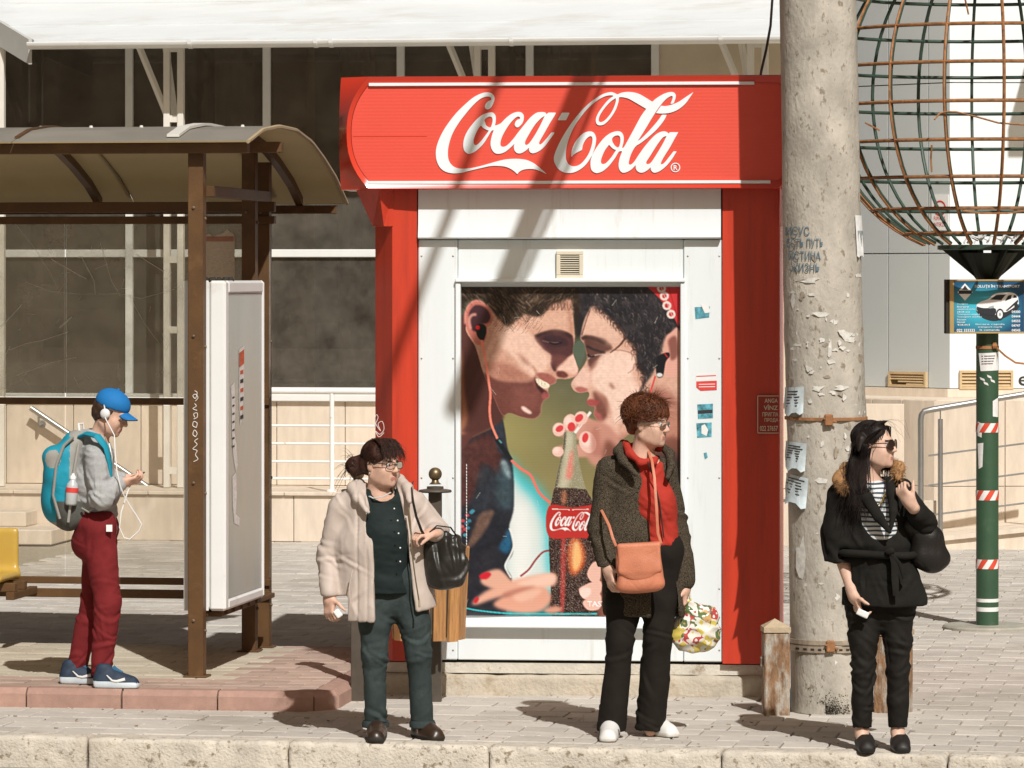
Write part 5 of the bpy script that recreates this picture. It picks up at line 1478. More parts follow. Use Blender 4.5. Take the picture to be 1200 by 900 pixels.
# meridians and parallels: green rod with a rusty strip of lamps on the outside
NM = 18
for k in range(NM):
 a = 2 * math.pi * k / NM - math.pi / 2 - .02
 e = Vector((math.cos(a), math.sin(a), 0)); pts = []; pts2 = []
 for i in range(33):
  t = math.pi * i / 32
  zz = gz + gr * math.cos(t)
  if zz < zr1: break
  pts.append(gp + e * gr * math.sin(t) + Vector((0, 0, zz)))
  pts2.append(gp + e * (gr + .012) * math.sin(t) + Vector((0, 0, gz + (gr + .012) * math.cos(t))))
 mb = MB(); mb.tube(pts, .0115, 6); h_ = mb.build('meridian', m_greenr, gl, smooth=60)
 if math.sin(a) < .3: mb = MB(); mb.tube(pts2, .009, 5); mb.build('lamp_strip', m_rrod, h_)
for py in (-62, -18, 27, 72, 118, 163, 206, 243, 272):
 zz = gzz(py) if py < 240 else gzz(py)
 # centre height of the hoop: the near side shows at py
 zz = CH + (HZ - py) / F * (gd - gr * .93)
 rr = gr ** 2 - (gz - zz) ** 2
 if rr <= 0: continue
 rr = math.sqrt(rr)
 mb = MB(); n = 64; mb.tube([gp + Vector((math.cos(2 * math.pi * i / n) * rr, math.sin(2 * math.pi * i / n) * rr, zz)) for i in range(n + 1)], .0115, 6, cap=False); h_ = mb.build('hoop', m_greenr, gl, smooth=60)
 mb = MB(); mb.tube([gp + Vector((math.cos(t) * (rr + .012), math.sin(t) * (rr + .012), zz)) for t in [math.pi * 1.0 + math.pi * i / 40 for i in range(41)]], .009, 5); mb.build('lamp_strip', m_rrod, h_)
# loose rods
for pts in ([(1014, 294 - 150), (1022, 148), (1031, 153)], [(1130, -5), (1133, 8), (1135, 17)], [(1095, 140), (1101, 133), (1108, 131), (1120, 131), (1145, 137), (1170, 144), (1198, 146), (1230, 144)], [(1092, 170), (1091, 185), (1092, 202)], [(1128, 247), (1150, 250), (1180, 250), (1210, 246)]):
 mb = MB(); mb.tube([P(x, y, gd - 1.02 if i else gd - 1.05) for i, (x, y) in enumerate(pts)], .006, 5); mb.build('loose_strip', m_rrod, gl)
mb = MB()
for k in range(7):
 a = random.uniform(-2.6, -.6); e = Vector((math.cos(a), math.sin(a), 0)) * random.uniform(.1, .3); p_ = gp + e + Vector((0, 0, zr1 + .03))
 mb.tube([p_, p_ + Vector((.03, 0, .05)), p_ + Vector((.09, 0, .02)), p_ + Vector((.12, 0, .06))], .008, 5)
mb.build('litter_scraps', m_pp, gl)
# tape bands, white rings, bills on the pole
m_tr = material('tape_red', (.62, .07, .035), rough=.5, var=.08); m_tw = material('tape_white', (.76, .76, .74), rough=.5, var=.06)
def gmap(px, py, off=.001):
 r = .073 + off; z = CH + (HZ - py) / F * (gd - .07)
 t = math.asin(max(-1, min(1, ((px - 600) / F * (gd - .05) - gp.x) / r))); return Vector((gp.x + r * math.sin(t), gp.y - r * math.cos(t), z))
def gband(y0, y1, mat, off=.0012, name='band'):
 mb = MB(); zt2, zb2 = CH + (HZ - y0) / F * (gd - .07), CH + (HZ - y1) / F * (gd - .07)
 mb.lathe(gp + Vector((0, 0, zb2)), [(.073 + off, 0), (.073 + off, zt2 - zb2)], 28); return mb.build(name, mat, gpole, smooth=40)
for y0, y1 in ((496, 507), (575, 586.5), (656, 667)):
 b_ = gband(y0, y1, m_tw, .0012, 'warning_tape')
 zt2, zb2 = CH + (HZ - y0) / F * (gd - .07), CH + (HZ - y1) / F * (gd - .07)
 for k in range(6):
  a0 = 2 * math.pi * k / 6 + y0; n = 6; q = []
  for rw in range(5):
   z, sh_ = zb2 + (zt2 - zb2) * rw / 4, .55 * rw / 4
   for i in range(n + 1):
    t = a0 + sh_ + .52 * i / n; q.append(gp + Vector((math.cos(t) * .0756, math.sin(t) * .0756, z)))
  mb = MB(); mb.add(q, [(rw * (n + 1) + i, rw * (n + 1) + i + 1, (rw + 1) * (n + 1) + i + 1, (rw + 1) * (n + 1) + i) for rw in range(4) for i in range(n)]); mb.build('red_stripe', m_tr, b_)
gband(702, 706, m_tw, .0012, 'white_ring'); gband(712, 717, m_tw, .0012, 'white_ring')
def gpatch(pts, mat, name='bill', off=.002, n=5):
 (ax, ay), (bx, by), (cx_, cy_), (dx_, dy_) = pts; mb = MB(); q = []
 for j in range(n + 1):
  for i in range(n + 1):
   s, t = i / n, j / n
   q.append(gmap((ax * (1 - s) + bx * s) * (1 - t) + (dx_ * (1 - s) + cx_ * s) * t, (ay * (1 - s) + by * s) * (1 - t) + (dy_ * (1 - s) + cy_ * s) * t, off))
 mb.add(q, [(j * (n + 1) + i, j * (n + 1) + i + 1, (j + 1) * (n + 1) + i + 1, (j + 1) * (n + 1) + i) for j in range(n) for i in range(n)]); return mb.build(name, mat, gpole, smooth=60)
gpatch([(1147, 414), (1170, 413), (1170, 434), (1149, 435)], m_pp)
for k in range(4): gpatch([(1150, 417 + k * 3), (1166 - k, 416.6 + k * 3), (1166 - k, 417.6 + k * 3), (1150, 418 + k * 3)], m_blk, 'print_line', .003, 3)
gpatch([(1163, 470), (1170, 466), (1170, 489), (1163, 488)], m_pp); gpatch([(1146, 520), (1152, 519), (1151, 547), (1147, 550)], m_pp); gpatch([(1146, 494), (1151, 497), (1150, 513), (1146, 511)], m_pp)
for (x, y) in ((1148, 442), (1156, 439), (1160, 444), (1152, 447)): gpatch([(x, y), (x + 5, y + 2), (x + 6, y + 5), (x + 1, y + 3)], m_pp, 'paper_scrap')
mb = MB(); zz = CH + (HZ - 407) / F * gd
mb.lathe(gp + Vector((0, 0, zz)), [(.076, -.01), (.076, .01)], 24); p_ = gmap(1165, 405, .01); mb.lathe(p_, [(.014, -.018), (.02, 0), (.012, .02)], 8); mb.tube([p_, gmap(1170, 410, .02), P(1178, 417, gd - .1), P(1190, 425, gd - .1), P(1215, 428, gd - .12)], .007, 5); mb.build('wire_wrap', m_rrod, gpole)

# advert board hung on the pole
BD = Frame(P(1153, HZ, gd - .14) * 1.0, 6); BD.o.z = 0
def bmap(px, py, off=0.0): u, z = BD.hit(px, py, 0); return BD.w(u, -off, z)
(u0, z0), (u1, z1) = BD.hit(1108.5, 391, 0), BD.hit(1201, 327.5, 0)
bo = thing('advert_board', 'blue advertising box with a white car on the green pole', 'sign', BD.w((u0 + u1) / 2, .03, z0))
m_gold = material('gold_frame', (.45, .33, .14), rough=.45, var=.12, metal=.3)
mb = MB(); mb.box(BD, u0 + .012, u1, .0, .065, z0, z1, .004); mb.build('case', m_greenr, bo)
mb = MB(); mb.box(BD, u0, u0 + .022, .0, .06, z0, z1, .003); mb.build('case_side', m_gap, bo)
mb = MB(); mb.box(BD, u0 + .022, u0 + .052, -.012, .0, z0, z1, .003); mb.box(BD, u0 + .052, u1, -.012, 0, z1 - .012, z1, .002); mb.box(BD, u0 + .052, u1, -.012, 0, z0, z0 + .012, .002); mb.box(BD, u1 - .008, u1, -.012, 0, z0 + .012, z1 - .012, .002); mb.build('frame', m_gold, bo)
def board_blue():
 m = material('board_blue', (.02, .20, .36), rough=.4, var=.1)
 nt = m.node_tree; N = nt.nodes; L = nt.links; b = N['Principled BSDF']
 tc = N.new('ShaderNodeTexCoord'); mp = N.new('ShaderNodeMapping'); mp.inputs['Scale'].default_value = (3.5, 1, 5.5); mp.inputs['Location'].default_value = (.1, 0, -.9)
 gt = N.new('ShaderNodeTexGradient'); gt.gradient_type = 'SPHERICAL'; rp = N.new('ShaderNodeValToRGB')
 rp.color_ramp.elements[0].color = (.008, .07, .16, 1); rp.color_ramp.elements[1].color = (.05, .45, .58, 1); rp.color_ramp.elements[1].position = .75
 L.new(tc.outputs['Object'], mp.inputs['Vector']); L.new(mp.outputs['Vector'], gt.inputs['Vector']); L.new(gt.outputs['Fac'], rp.inputs['Fac']); L.new(rp.outputs['Color'], b.inputs['Base Color'])
 return m
mb = MB(); mb.box(BD, u0 + .053, u1 - .009, -.008, -.001, z0 + .013, z1 - .013); bf_ = mb.build('board_face', board_blue(), bo)
m_cw = material('print_white', (.80, .82, .82), rough=.5, var=.04); m_cd = material('print_dark', (.02, .025, .03), rough=.5, var=.05); m_cg = material('print_grey', (.35, .38, .4), rough=.5, var=.08)
def bpoly(name, pts, mat, off, par=None):
 p = spline([tuple(q) for q in pts], 4) if len(pts) > 5 else np.array([q[:2] for q in pts])
 mb = MB(); mb.add([bmap(x, y, off) for x, y in p], [tuple(range(len(p)))]); return mb.build(name, mat, par or bf_)
Z5 = lambda pts: [(1020 + p[0] / 5, 300 + p[1] / 5) + tuple(p[2:]) for p in pts]
bpoly('car_shadow', Z5([(620, 325), (660, 365), (740, 380), (840, 330), (868, 300), (860, 290), (700, 330), (630, 315)]), m_cd, .0092)
bpoly('car_body', Z5([(620, 300, 1), (622, 285), (640, 270), (690, 250), (720, 225), (760, 215), (830, 215), (860, 235), (866, 265), (862, 285), (800, 325), (770, 330), (740, 345), (680, 335), (640, 330), (622, 320)]), m_cw, .0100)
bpoly('car_window', Z5([(700, 255, 1), (735, 228, 1), (792, 225, 1), (765, 258, 1)]), m_cd, .0108)
bpoly('car_window', Z5([(785, 265, 1), (805, 232, 1), (826, 227, 1), (822, 250, 1)]), m_cd, .0108)
bpoly('car_window', Z5([(835, 246, 1), (838, 228, 1), (852, 232, 1), (856, 244, 1)]), m_cd, .0108)
bpoly('car_grille', Z5([(622, 296, 1), (660, 305), (720, 305), (735, 318), (725, 345), (680, 345), (640, 335), (622, 315)]), m_cd, .0108)
bpoly('car_lamp', Z5([(690, 298, 1), (720, 290, 1), (722, 304, 1), (696, 308, 1)]), m_cg, .0114)
bpoly('car_stripe', Z5([(790, 320, 1), (862, 255, 1), (864, 270, 1), (800, 322, 1)]), m_cd, .0108)
def disc(name, x, y, rx, ry, mat, off):
 p = [(x + rx * math.cos(2 * math.pi * k / 20), y + ry * math.sin(2 * math.pi * k / 20)) for k in range(20)]
 mb = MB(); mb.add([bmap(1020 + a / 5, 300 + b / 5, off) for a, b in p], [tuple(range(20))]); return mb.build(name, mat, bf_)
disc('car_wheel', 757, 342, 24, 34, m_cd, .0116); disc('car_rim', 757, 342, 16, 24, m_cw, .0122); disc('car_hub', 757, 342, 7, 10, m_cg, .0128)
disc('car_wheel', 852, 293, 11, 20, m_cd, .0116)
bpoly('diamond_badge', Z5([(552, 160, 1), (598, 210, 1), (552, 262, 1), (508, 212, 1)]), m_cw, .0095)
bpoly('badge_roof', Z5([(535, 198, 1), (552, 172, 1), (572, 198, 1)]), m_cd, .0102)
bpoly('badge_bar', Z5([(515, 202, 1), (595, 202, 1), (590, 222, 1), (515, 222, 1)]), m_cd, .0102)
def btext(s_, xa, xb, yb2, yt2, mat=m_cw, bold=.012):
 lettering('lettering', s_, lambda x, y: bmap(1020 + (xa + x) / 5, 300 + (yb2 - y) / 5, .0098), xb - xa, yb2 - yt2, mat, bf_, bold)
btext('SOLUȚII ÎN TRANSPORT', 610, 874, 190, 166, m_cw, .02)
btext('022 333333', 504, 610, 444, 427, m_cw, .02)
for k, s_ in enumerate(('04300', '04444', '04555', '04747', '04545')): btext(s_, 826, 876, 334 + k * 27, 319 + k * 27, m_cw, .02)
for k, (s_, x1_) in enumerate((('transport', 570), ('livrare', 575), ('expediere de marfuri', 612), ('24/24 ore', 580), ('Transport urgent', 640), ('Transport marfuri', 650), ('Evacuator', 560), ('Hamali', 552), ('taxi', 580))):
 btext(s_, 506, x1_, 287 + k * 15, 277 + k * 15, m_cw, .004)
for k, s_ in enumerate(('livrare rapida', 'transport marfa', 'la comanda')): btext(s_, 615 + k * 12, 785 - k * 15, 406 + k * 16, 395 + k * 16, m_cw, .004)
# ================================================================== THE POSTER (flat print, painted into vertex colours)
class Canvas:
 def __init__(s, x0, y0, x1, y1, k):
  s.x0, s.y0, s.k = x0, y0, k
  s.w, s.h = int((x1 - x0) * k), int((y1 - y0) * k)
  s.a = np.zeros((s.h, s.w, 3), np.float32)
  s.X, s.Y = np.meshgrid(x0 + (np.arange(s.w) + .5) / k, y0 + (np.arange(s.h) + .5) / k)
  s.X = s.X.astype(np.float32); s.Y = s.Y.astype(np.float32)
 def blur(s, m, r):
  r = int(round(r * s.k))
  if r < 1: return m
  for ax in (0, 1):
   for _ in range(2):
    p = [(0, 0), (0, 0)]; p[ax] = (r + 1, r)
    c = np.cumsum(np.pad(m, p, mode='edge'), axis=ax, dtype=np.float64)
    n = m.shape[ax]
    hi = np.take(c, range(2 * r + 1, 2 * r + 1 + n), ax); lo = np.take(c, range(0, n), ax)
    m = ((hi - lo) / (2 * r + 1)).astype(np.float32)
  return m
 def _mask(s, pts, soft=.5, smooth=True):
  p = spline(pts, 5) if smooth else np.array([q[:2] for q in pts], float)
  pad = soft * 4 + 2
  i0 = max(0, int((p[:, 0].min() - s.x0 - pad) * s.k)); i1 = min(s.w, int((p[:, 0].max() - s.x0 + pad) * s.k) + 1)
  j0 = max(0, int((p[:, 1].min() - s.y0 - pad) * s.k)); j1 = min(s.h, int((p[:, 1].max() - s.y0 + pad) * s.k) + 1)
  if i1 <= i0 or j1 <= j0: return None
  X = s.X[j0:j1, i0:i1]; Y = s.Y[j0:j1, i0:i1]; ins = np.zeros(X.shape, bool)
  for (ax, ay), (bx, by) in zip(p, np.roll(p, -1, 0)):
   if ay == by: continue
   ins ^= ((ay > Y) != (by > Y)) & (X < (bx - ax) * (Y - ay) / (by - ay) + ax)
  return (slice(j0, j1), slice(i0, i1)), s.blur(ins.astype(np.float32), soft)
 def put(s, m, col):
  col = np.array(col, np.float32)
  s.a += m[..., None] * (col - s.a)
 def poly(s, pts, col, soft=.5, op=1.0, clip=None, smooth=True):
  full = np.zeros((s.h, s.w), np.float32); r = s._mask(pts, soft, smooth)
  if r is None: return full
  sl, m = r; m = m * op
  if clip is not None: m = m * clip[sl]
  s.a[sl] += m[..., None] * (np.array(col, np.float32) - s.a[sl]); full[sl] = m
  return full
 def line(s, pts, w, col, soft=.3, op=1.0, w2=None):
  """open stroke"""
  P_ = [np.array(p, float) for p in pts]; sp = []
  for i in range(len(P_) - 1):
   a, b, c, d = P_[max(i - 1, 0)], P_[i], P_[i + 1], P_[min(i + 2, len(P_) - 1)]
   for k in range(5):
    t = k / 5; sp.append(.5 * (2 * b + (c - a) * t + (2 * a - 5 * b + 4 * c - d) * t * t + (3 * b - a - 3 * c + d) * t ** 3))
  sp.append(P_[-1]); sp = np.array(sp)
  d = np.gradient(sp, axis=0); nrm = np.stack([-d[:, 1], d[:, 0]], 1); nrm /= np.maximum(np.linalg.norm(nrm, axis=1, keepdims=True), 1e-6)
  ww = np.linspace(w, w if w2 is None else w2, len(sp))[:, None] * .5
  r = s._mask([tuple(q) for q in np.concatenate([sp + nrm * ww, (sp - nrm * ww)[::-1]])], soft, False)
  if r is not None:
   sl, m = r; s.a[sl] += (m * op)[..., None] * (np.array(col, np.float32) - s.a[sl])
 def noise(s, freq, seed, oct_=3):
  r = np.random.RandomState(seed); o = np.zeros((s.h, s.w), np.float32); amp = 1.0; tot = 0
  for q in range(oct_):
   n = max(2, int(s.w / s.k * freq)); g = r.rand(int(n * s.h / s.w) + 3, n + 3).astype(np.float32)
   yi = np.linspace(0, g.shape[0] - 2.001, s.h); xi = np.linspace(0, g.shape[1] - 2.001, s.w)
   y0 = yi.astype(int); x0 = xi.astype(int); fy = (yi - y0)[:, None]; fx = (xi - x0)[None, :]
   o += amp * (g[y0][:, x0] * (1 - fy) * (1 - fx) + g[y0 + 1][:, x0] * fy * (1 - fx) + g[y0][:, x0 + 1] * (1 - fy) * fx + g[y0 + 1][:, x0 + 1] * fy * fx)
   tot += amp; amp *= .5; freq *= 2
  return o / tot
cv = Canvas(540, 335, 798, 723, 2.4)
pA = lambda *L: [((535 + x / 6.618), (330 + y / 6.618)) for x, y in L]
pB = lambda *L: [((665 + x / 6.618), (330 + y / 6.618)) for x, y in L]
pC = lambda *L: [((535 + x / 6.618), (460 + y / 6.618)) for x, y in L]
pD = lambda *L: [((535 + x / 6.0), (590 + y / 6.0)) for x, y in L]
pO = lambda *L: [((530 + x / 4.444), (330 + y / 4.444)) for x, y in L]
def ov(cx, cy, rx, ry=None, a=0):
 ry = rx if ry is None else ry
 return [(cx + rx * math.cos(t) * math.cos(a) - ry * math.sin(t) * math.sin(a), cy + rx * math.cos(t) * math.sin(a) + ry * math.sin(t) * math.cos(a)) for t in [2 * math.pi * k / 14 for k in range(14)]]
# background
t = np.clip((cv.Y - 400) / 170, 0, 1)[..., None]
cv.a[:] = np.array((84, 88, 74)) * (1 - t) + np.array((142, 132, 92)) * t
g = np.exp(-(((cv.X - 588) / 62) ** 2 + ((cv.Y - 505) / 52) ** 2))[..., None]; cv.a += g * (np.array((160, 152, 100)) - cv.a) * .8
cv.poly([(590, 545), (612, 556), (632, 572), (648, 600), (655, 640), (655, 700), (590, 700)], (74, 190, 200), 7)
cv.poly([(592, 560), (610, 572), (628, 592), (638, 620), (640, 660), (642, 700), (592, 700)], (214, 226, 222), 6)
cv.poly([(600, 600), (612, 590), (622, 620), (620, 670), (604, 690)], (236, 240, 236), 5)
cv.poly([(536, 700), (800, 700), (800, 726), (536, 726)], (46, 110, 118), 5, .9)
# jacket
jk = cv.poly(pC((20, 440), (130, 350), (270, 280), (345, 200), (372, 280), (392, 420), (430, 540), (446, 700), (445, 900)) + [(600, 607), (597, 620), (601, 640), (600, 652), (592, 664), (600, 680), (596, 705), (585, 730), (535, 730)], (44, 46, 54), .8)
cv.poly(pC((20, 460), (120, 380), (250, 320), (330, 420), (350, 540), (320, 640), (200, 720), (120, 840), (20, 880)), (92, 56, 52), 3, .9, jk)
cv.poly(pC((200, 560), (320, 640), (300, 700), (230, 900), (120, 900), (140, 780)), (52, 58, 66), 3, .9, jk)
cv.poly(pC((340, 560), (400, 560), (440, 680), (440, 900), (330, 900), (300, 760)), (78, 104, 112), 4, .6, jk)
cv.poly(pC((345, 560), (370, 520), (410, 590), (420, 680), (380, 640)), (150, 172, 176), 1.6, .8, jk)
cv.poly(pC((295, 275), (345, 200), (372, 280), (392, 430), (330, 470)), (54, 60, 70), 1.0, .95, jk)
cv.poly(pD((80, 300), (130, 160), (165, 80), (265, 55), (230, 150), (180, 230), (110, 310)), (124, 98, 84), 1.6, .85, jk)
cv.poly(pD((300, 320), (340, 240), (370, 180), (392, 260), (385, 330), (350, 360)), (44, 104, 138), 1.5, .85, jk)
cv.line(pD((372, 180), (400, 230), (408, 290), (385, 360), (345, 440), (360, 490), (385, 530)), 2.2, (232, 236, 232), .6, .95)
n_ = cv.noise(.25, 4); cv.a *= 1 + (n_ - .5)[..., None] * .35 * jk[..., None]
for (x, y, c) in ((45, 130, (196, 78, 82)), (40, 170, (205, 96, 96)), (35, 205, (170, 60, 70)), (60, 190, (200, 84, 90)), (75, 90, (190, 80, 90)), (105, 70, (70, 150, 170)), (90, 130, (60, 138, 160)), (80, 180, (64, 140, 160)), (60, 230, (90, 160, 176)), (115, 60, (74, 150, 170)), (70, 150, (60, 130, 150))):
 cv.poly(ov(535 + x / 6, 590 + y / 6, 2.6, 2.0), c, .5, .85)
# man: neck
nk = cv.poly(pC((15, -150), (250, -160), (420, -60), (345, 150), (345, 195), (270, 280), (130, 352), (15, 430)), (98, 62, 58), 1.2)
cv.poly(pC((15, -60), (70, -20), (85, 120), (95, 290), (15, 300)), (178, 124, 92), 1.6, .9, nk)
cv.poly(pC((95, -40), (200, -60), (240, 60), (150, 260), (110, 330), (95, 200)), (98, 60, 54), 3, .7, nk)
cv.poly(pO((30, 200), (110, 250), (150, 400), (200, 560), (270, 700), (200, 760), (60, 790), (30, 700)), (90, 57, 53), 1.5)
cv.poly(pO((30, 330), (52, 400), (62, 560), (80, 700), (60, 770), (30, 760)), (170, 118, 90), 2.0, .85)
# man: face
face_m = pO((70, 240), (150, 150), (230, 90), (420, 60), (560, 60), (625, 90), (632, 180), (640, 285), (632, 372), (648, 420), (657, 458), (646, 492), (600, 508), (548, 508), (540, 528), (508, 545), (500, 575), (506, 600), (478, 622), (466, 650), (462, 688), (430, 716), (372, 710), (300, 686), (258, 692), (200, 560), (160, 470), (120, 340))
fm = cv.poly(face_m, (204, 156, 136), .5)
cv.poly(pO((160, 480), (240, 510), (330, 520), (400, 520), (440, 500), (470, 560), (500, 590), (480, 622), (466, 650), (462, 690), (430, 720), (370, 715), (250, 700), (180, 560)), (112, 70, 64), 1.6, .97, fm)
cv.poly(pO((300, 560), (420, 560), (470, 600), (440, 660), (380, 690), (300, 660)), (142, 92, 84), 4, .6, fm)
cv.poly(pO((430, 290), (500, 262), (580, 262), (628, 285), (632, 372), (600, 398), (560, 440), (535, 470), (512, 430), (516, 385), (470, 350)), (84, 54, 56), 1.0, .97, fm)
cv.poly(pO((470, 290), (520, 280), (590, 300), (600, 330), (540, 340), (490, 325)), (66, 46, 52), 1.4, .85, fm)
cv.line(pO((430, 288), (480, 268), (540, 256), (590, 268), (622, 292)), 4.0, (62, 46, 44), 1.0, .85)
cv.line(pO((470, 308), (510, 318), (560, 320)), 1.2, (150, 120, 116), .6, .6)
cv.poly(pO((250, 250), (330, 230), (400, 260), (470, 350), (514, 395), (505, 440), (440, 500), (380, 470), (320, 400), (250, 330)), (240, 200, 180), 3, .85, fm)
cv.poly(pO((380, 170), (500, 160), (600, 150), (625, 200), (600, 250), (500, 240), (400, 250)), (226, 182, 160), 4, .7, fm)
cv.poly(pO((340, 370), (380, 400), (410, 440), (370, 420)), (150, 104, 92), 2, .7, fm)
cv.poly(pO((160, 440), (230, 420), (300, 440), (380, 490), (420, 515), (330, 525), (240, 515)), (176, 126, 108), 2, .8, fm)
cv.poly(pO((548, 445), (600, 404), (636, 384), (656, 455), (640, 485), (596, 470), (556, 466)), (240, 196, 178), 1.2, .95, fm)
cv.poly(pO((545, 470), (580, 468), (605, 490), (585, 503), (550, 495)), (96, 52, 48), 1.0, .85, fm)
cv.poly(pO((440, 480), (500, 480), (545, 510), (538, 528), (500, 545), (470, 520)), (158, 96, 88), 1.0, .9, fm)
cv.poly(pO((428, 498), (440, 520), (470, 558), (494, 575), (500, 600), (474, 590), (440, 548)), (70, 40, 42), .9, .95)
cv.poly(pO((436, 506), (462, 512), (506, 536), (500, 556), (474, 556), (444, 532)), (238, 224, 198), .5)
for x in (452, 468, 485): cv.line(pO((x, 510 + (x - 450) * .5), (x - 3, 545)), .5, (170, 150, 130), .2, .7)
cv.poly(pO((478, 575), (500, 582), (505, 602), (480, 614), (466, 600)), (160, 90, 88), .9, .9)
cv.poly(pO((360, 655), (380, 655), (414, 682), (405, 692), (372, 676)), (248, 218, 206), 1.0, .9, fm)
cv.line(pO((418, 440), (440, 480), (425, 520), (432, 560)), 2.2, (150, 98, 86), 1.2, .7)
cv.poly(pO((520, 392), (560, 380), (600, 398), (560, 440), (540, 452)), (122, 78, 72), 1.6, .7, fm)
cv.poly(pO((240, 420), (330, 450), (410, 505), (330, 512), (240, 490)), (172, 120, 104), 3.5, .7, fm)
cv.poly(pO((200, 560), (280, 545), (330, 600), (300, 680), (250, 690)), (116, 72, 64), 4, .7, fm)
cv.line(pO((505, 318), (535, 326), (572, 318)), 1.6, (30, 24, 30), .5, .9)
cv.line(pO((600, 110), (612, 180), (622, 270)), 2.2, (150, 100, 80), 1.5, .6)
sp = cv.noise(.35, 8, 4); cv.a *= 1 + (sp - .5)[..., None] * .16 * fm[..., None]
# man: ear and hair
er = cv.poly(pA((65, 250), (98, 175), (160, 143), (228, 180), (282, 260), (272, 320), (242, 350), (232, 440), (200, 482), (160, 492), (110, 430), (75, 350)), (196, 120, 108), .5)
cv.poly(pA((100, 235), (150, 182), (222, 202), (266, 270), (240, 322), (185, 332), (160, 385), (120, 375), (98, 300)), (72, 48, 54), .9, .95)
cv.line(pA((110, 370), (98, 300), (118, 262), (155, 255)), 3.4, (210, 152, 140), .7, .9)
cv.line(pA((66, 330), (70, 240), (105, 172), (165, 146), (230, 185)), 2.2, (222, 150, 138), .7, .8)
hr = cv.poly(pO((35, -10), (720, -10), (700, 110), (672, 210), (655, 300), (640, 235), (628, 110), (600, 92), (560, 108), (520, 120), (470, 175), (430, 182), (380, 170), (330, 205), (290, 232), (262, 210), (215, 160), (170, 98), (120, 92), (70, 108), (40, 160)), (52, 42, 34), 1.2)
rs = np.random.RandomState(3)
mot = cv.noise(.16, 51, 4); cv.a += (np.clip((mot - .5) * 3, 0, 1) * .42 * hr)[..., None] * (np.array((128, 106, 88)) - cv.a)
for k in range(1100):
 x, y = rs.uniform(45, 640), rs.uniform(10, 235)
 a = math.radians(rs.normal(52, 14)) if x < 400 else math.radians(rs.normal(128, 20))
 l = rs.uniform(14, 50); p0 = (530 + x / 4.444, 330 + y / 4.444)
 i, j = int((p0[1] - cv.y0) * cv.k), int((p0[0] - cv.x0) * cv.k)
 if 0 <= i < cv.h and 0 <= j < cv.w and hr[i, j] > .4:
  c = [(140, 116, 96), (84, 68, 56), (28, 24, 22), (36, 30, 26), (104, 86, 70), (186, 160, 140)][rs.randint(6)]
  cv.line(pO((x, y), (x + math.cos(a) * l, y + math.sin(a) * l)), rs.uniform(.5, 1.1), c, .25, rs.uniform(.3, .65), .3)
for k in range(60):
 x, y = rs.uniform(215, 480), rs.uniform(150, 240); cv.line(pO((x, y), (x - 14, y + 22), (x - 26, y + 34)), .5, (92, 74, 62), .2, .55)
for k in range(26):
 x = rs.uniform(480, 630); cv.line(pO((x, 85 + rs.uniform(0, 30)), (x + rs.uniform(-14, 10), 125), (x + rs.uniform(-20, 10), 150)), .8, (74, 56, 48), .3, .5)
# woman: face
face_w = pO((735, 120), (712, 150), (682, 215), (668, 290), (688, 335), (704, 392), (690, 432), (655, 482), (622, 528), (630, 562), (662, 580), (708, 575), (714, 596), (704, 622), (716, 646), (744, 655), (738, 690), (752, 715), (772, 742), (758, 790), (778, 828), (820, 846), (870, 832), (930, 790), (1000, 760), (1060, 900), (1180, 900), (1180, 180), (900, 120))
fw_ = cv.poly(face_w, (214, 168, 148), .5)
cv.poly(pO((690, 285), (740, 286), (800, 300), (836, 350), (790, 372), (760, 410), (735, 450), (712, 440), (704, 392), (690, 340)), (92, 60, 54), 1.4, .93, fw_)
cv.line(pO((674, 300), (700, 288), (745, 296), (800, 322)), 4.2, (58, 42, 40), 1.0, .85)
cv.line(pO((700, 335), (740, 355), (800, 372)), 2.4, (44, 34, 36), .8, .85)
cv.line(pO((708, 405), (730, 388), (770, 380), (800, 384)), 1.4, (220, 190, 178), .6, .7)
cv.poly(pO((690, 200), (740, 150), (820, 170), (880, 240), (890, 290), (830, 330), (770, 285), (700, 270)), (230, 188, 168), 4, .8, fw_)
cv.poly(pO((725, 470), (765, 405), (850, 362), (930, 372), (955, 430), (940, 490), (990, 600), (920, 640), (890, 720), (840, 740), (815, 640), (790, 590), (742, 560)), (244, 208, 190), 2.4, .92, fw_)
cv.line(pO((830, 358), (880, 358), (935, 375), (955, 410), (950, 450), (915, 478)), .9, (130, 90, 78), .5, .7)
cv.poly(pO((735, 575), (770, 590), (802, 610), (812, 660), (800, 720), (772, 742), (752, 715), (738, 690), (745, 650)), (112, 68, 60), 1.6, .92, fw_)
cv.poly(pO((818, 525), (838, 538), (848, 556), (830, 556)), (128, 84, 72), 1.6, .8, fw_)
cv.poly(pO((650, 490), (690, 450), (715, 470), (718, 540), (690, 560), (640, 545), (630, 525)), (238, 196, 180), 2, .9, fw_)
cv.poly(pO((640, 556), (670, 548), (705, 560), (700, 574), (662, 580)), (168, 96, 90), 1.0, .85, fw_)
cv.poly(pO((700, 625), (722, 612), (770, 625), (745, 650), (716, 648)), (160, 72, 72), .8, .9)
cv.poly(pO((730, 668), (772, 690), (780, 730), (752, 716)), (172, 96, 92), 1.2, .9, fw_)
cv.poly(pO((770, 750), (800, 720), (850, 740), (860, 800), (820, 835), (780, 815)), (236, 190, 174), 3, .85, fw_)
cv.poly(pO((860, 820), (930, 780), (990, 640), (1040, 560), (1100, 560), (1180, 640), (1180, 900), (860, 900)), (150, 96, 84), 4, .8, fw_)
cv.poly(pO((1020, 640), (1110, 620), (1180, 700), (1180, 900), (1040, 900)), (196, 142, 122), 4, .7, fw_)
cv.a *= 1 + (sp - .5)[..., None] * .14 * fw_[..., None]
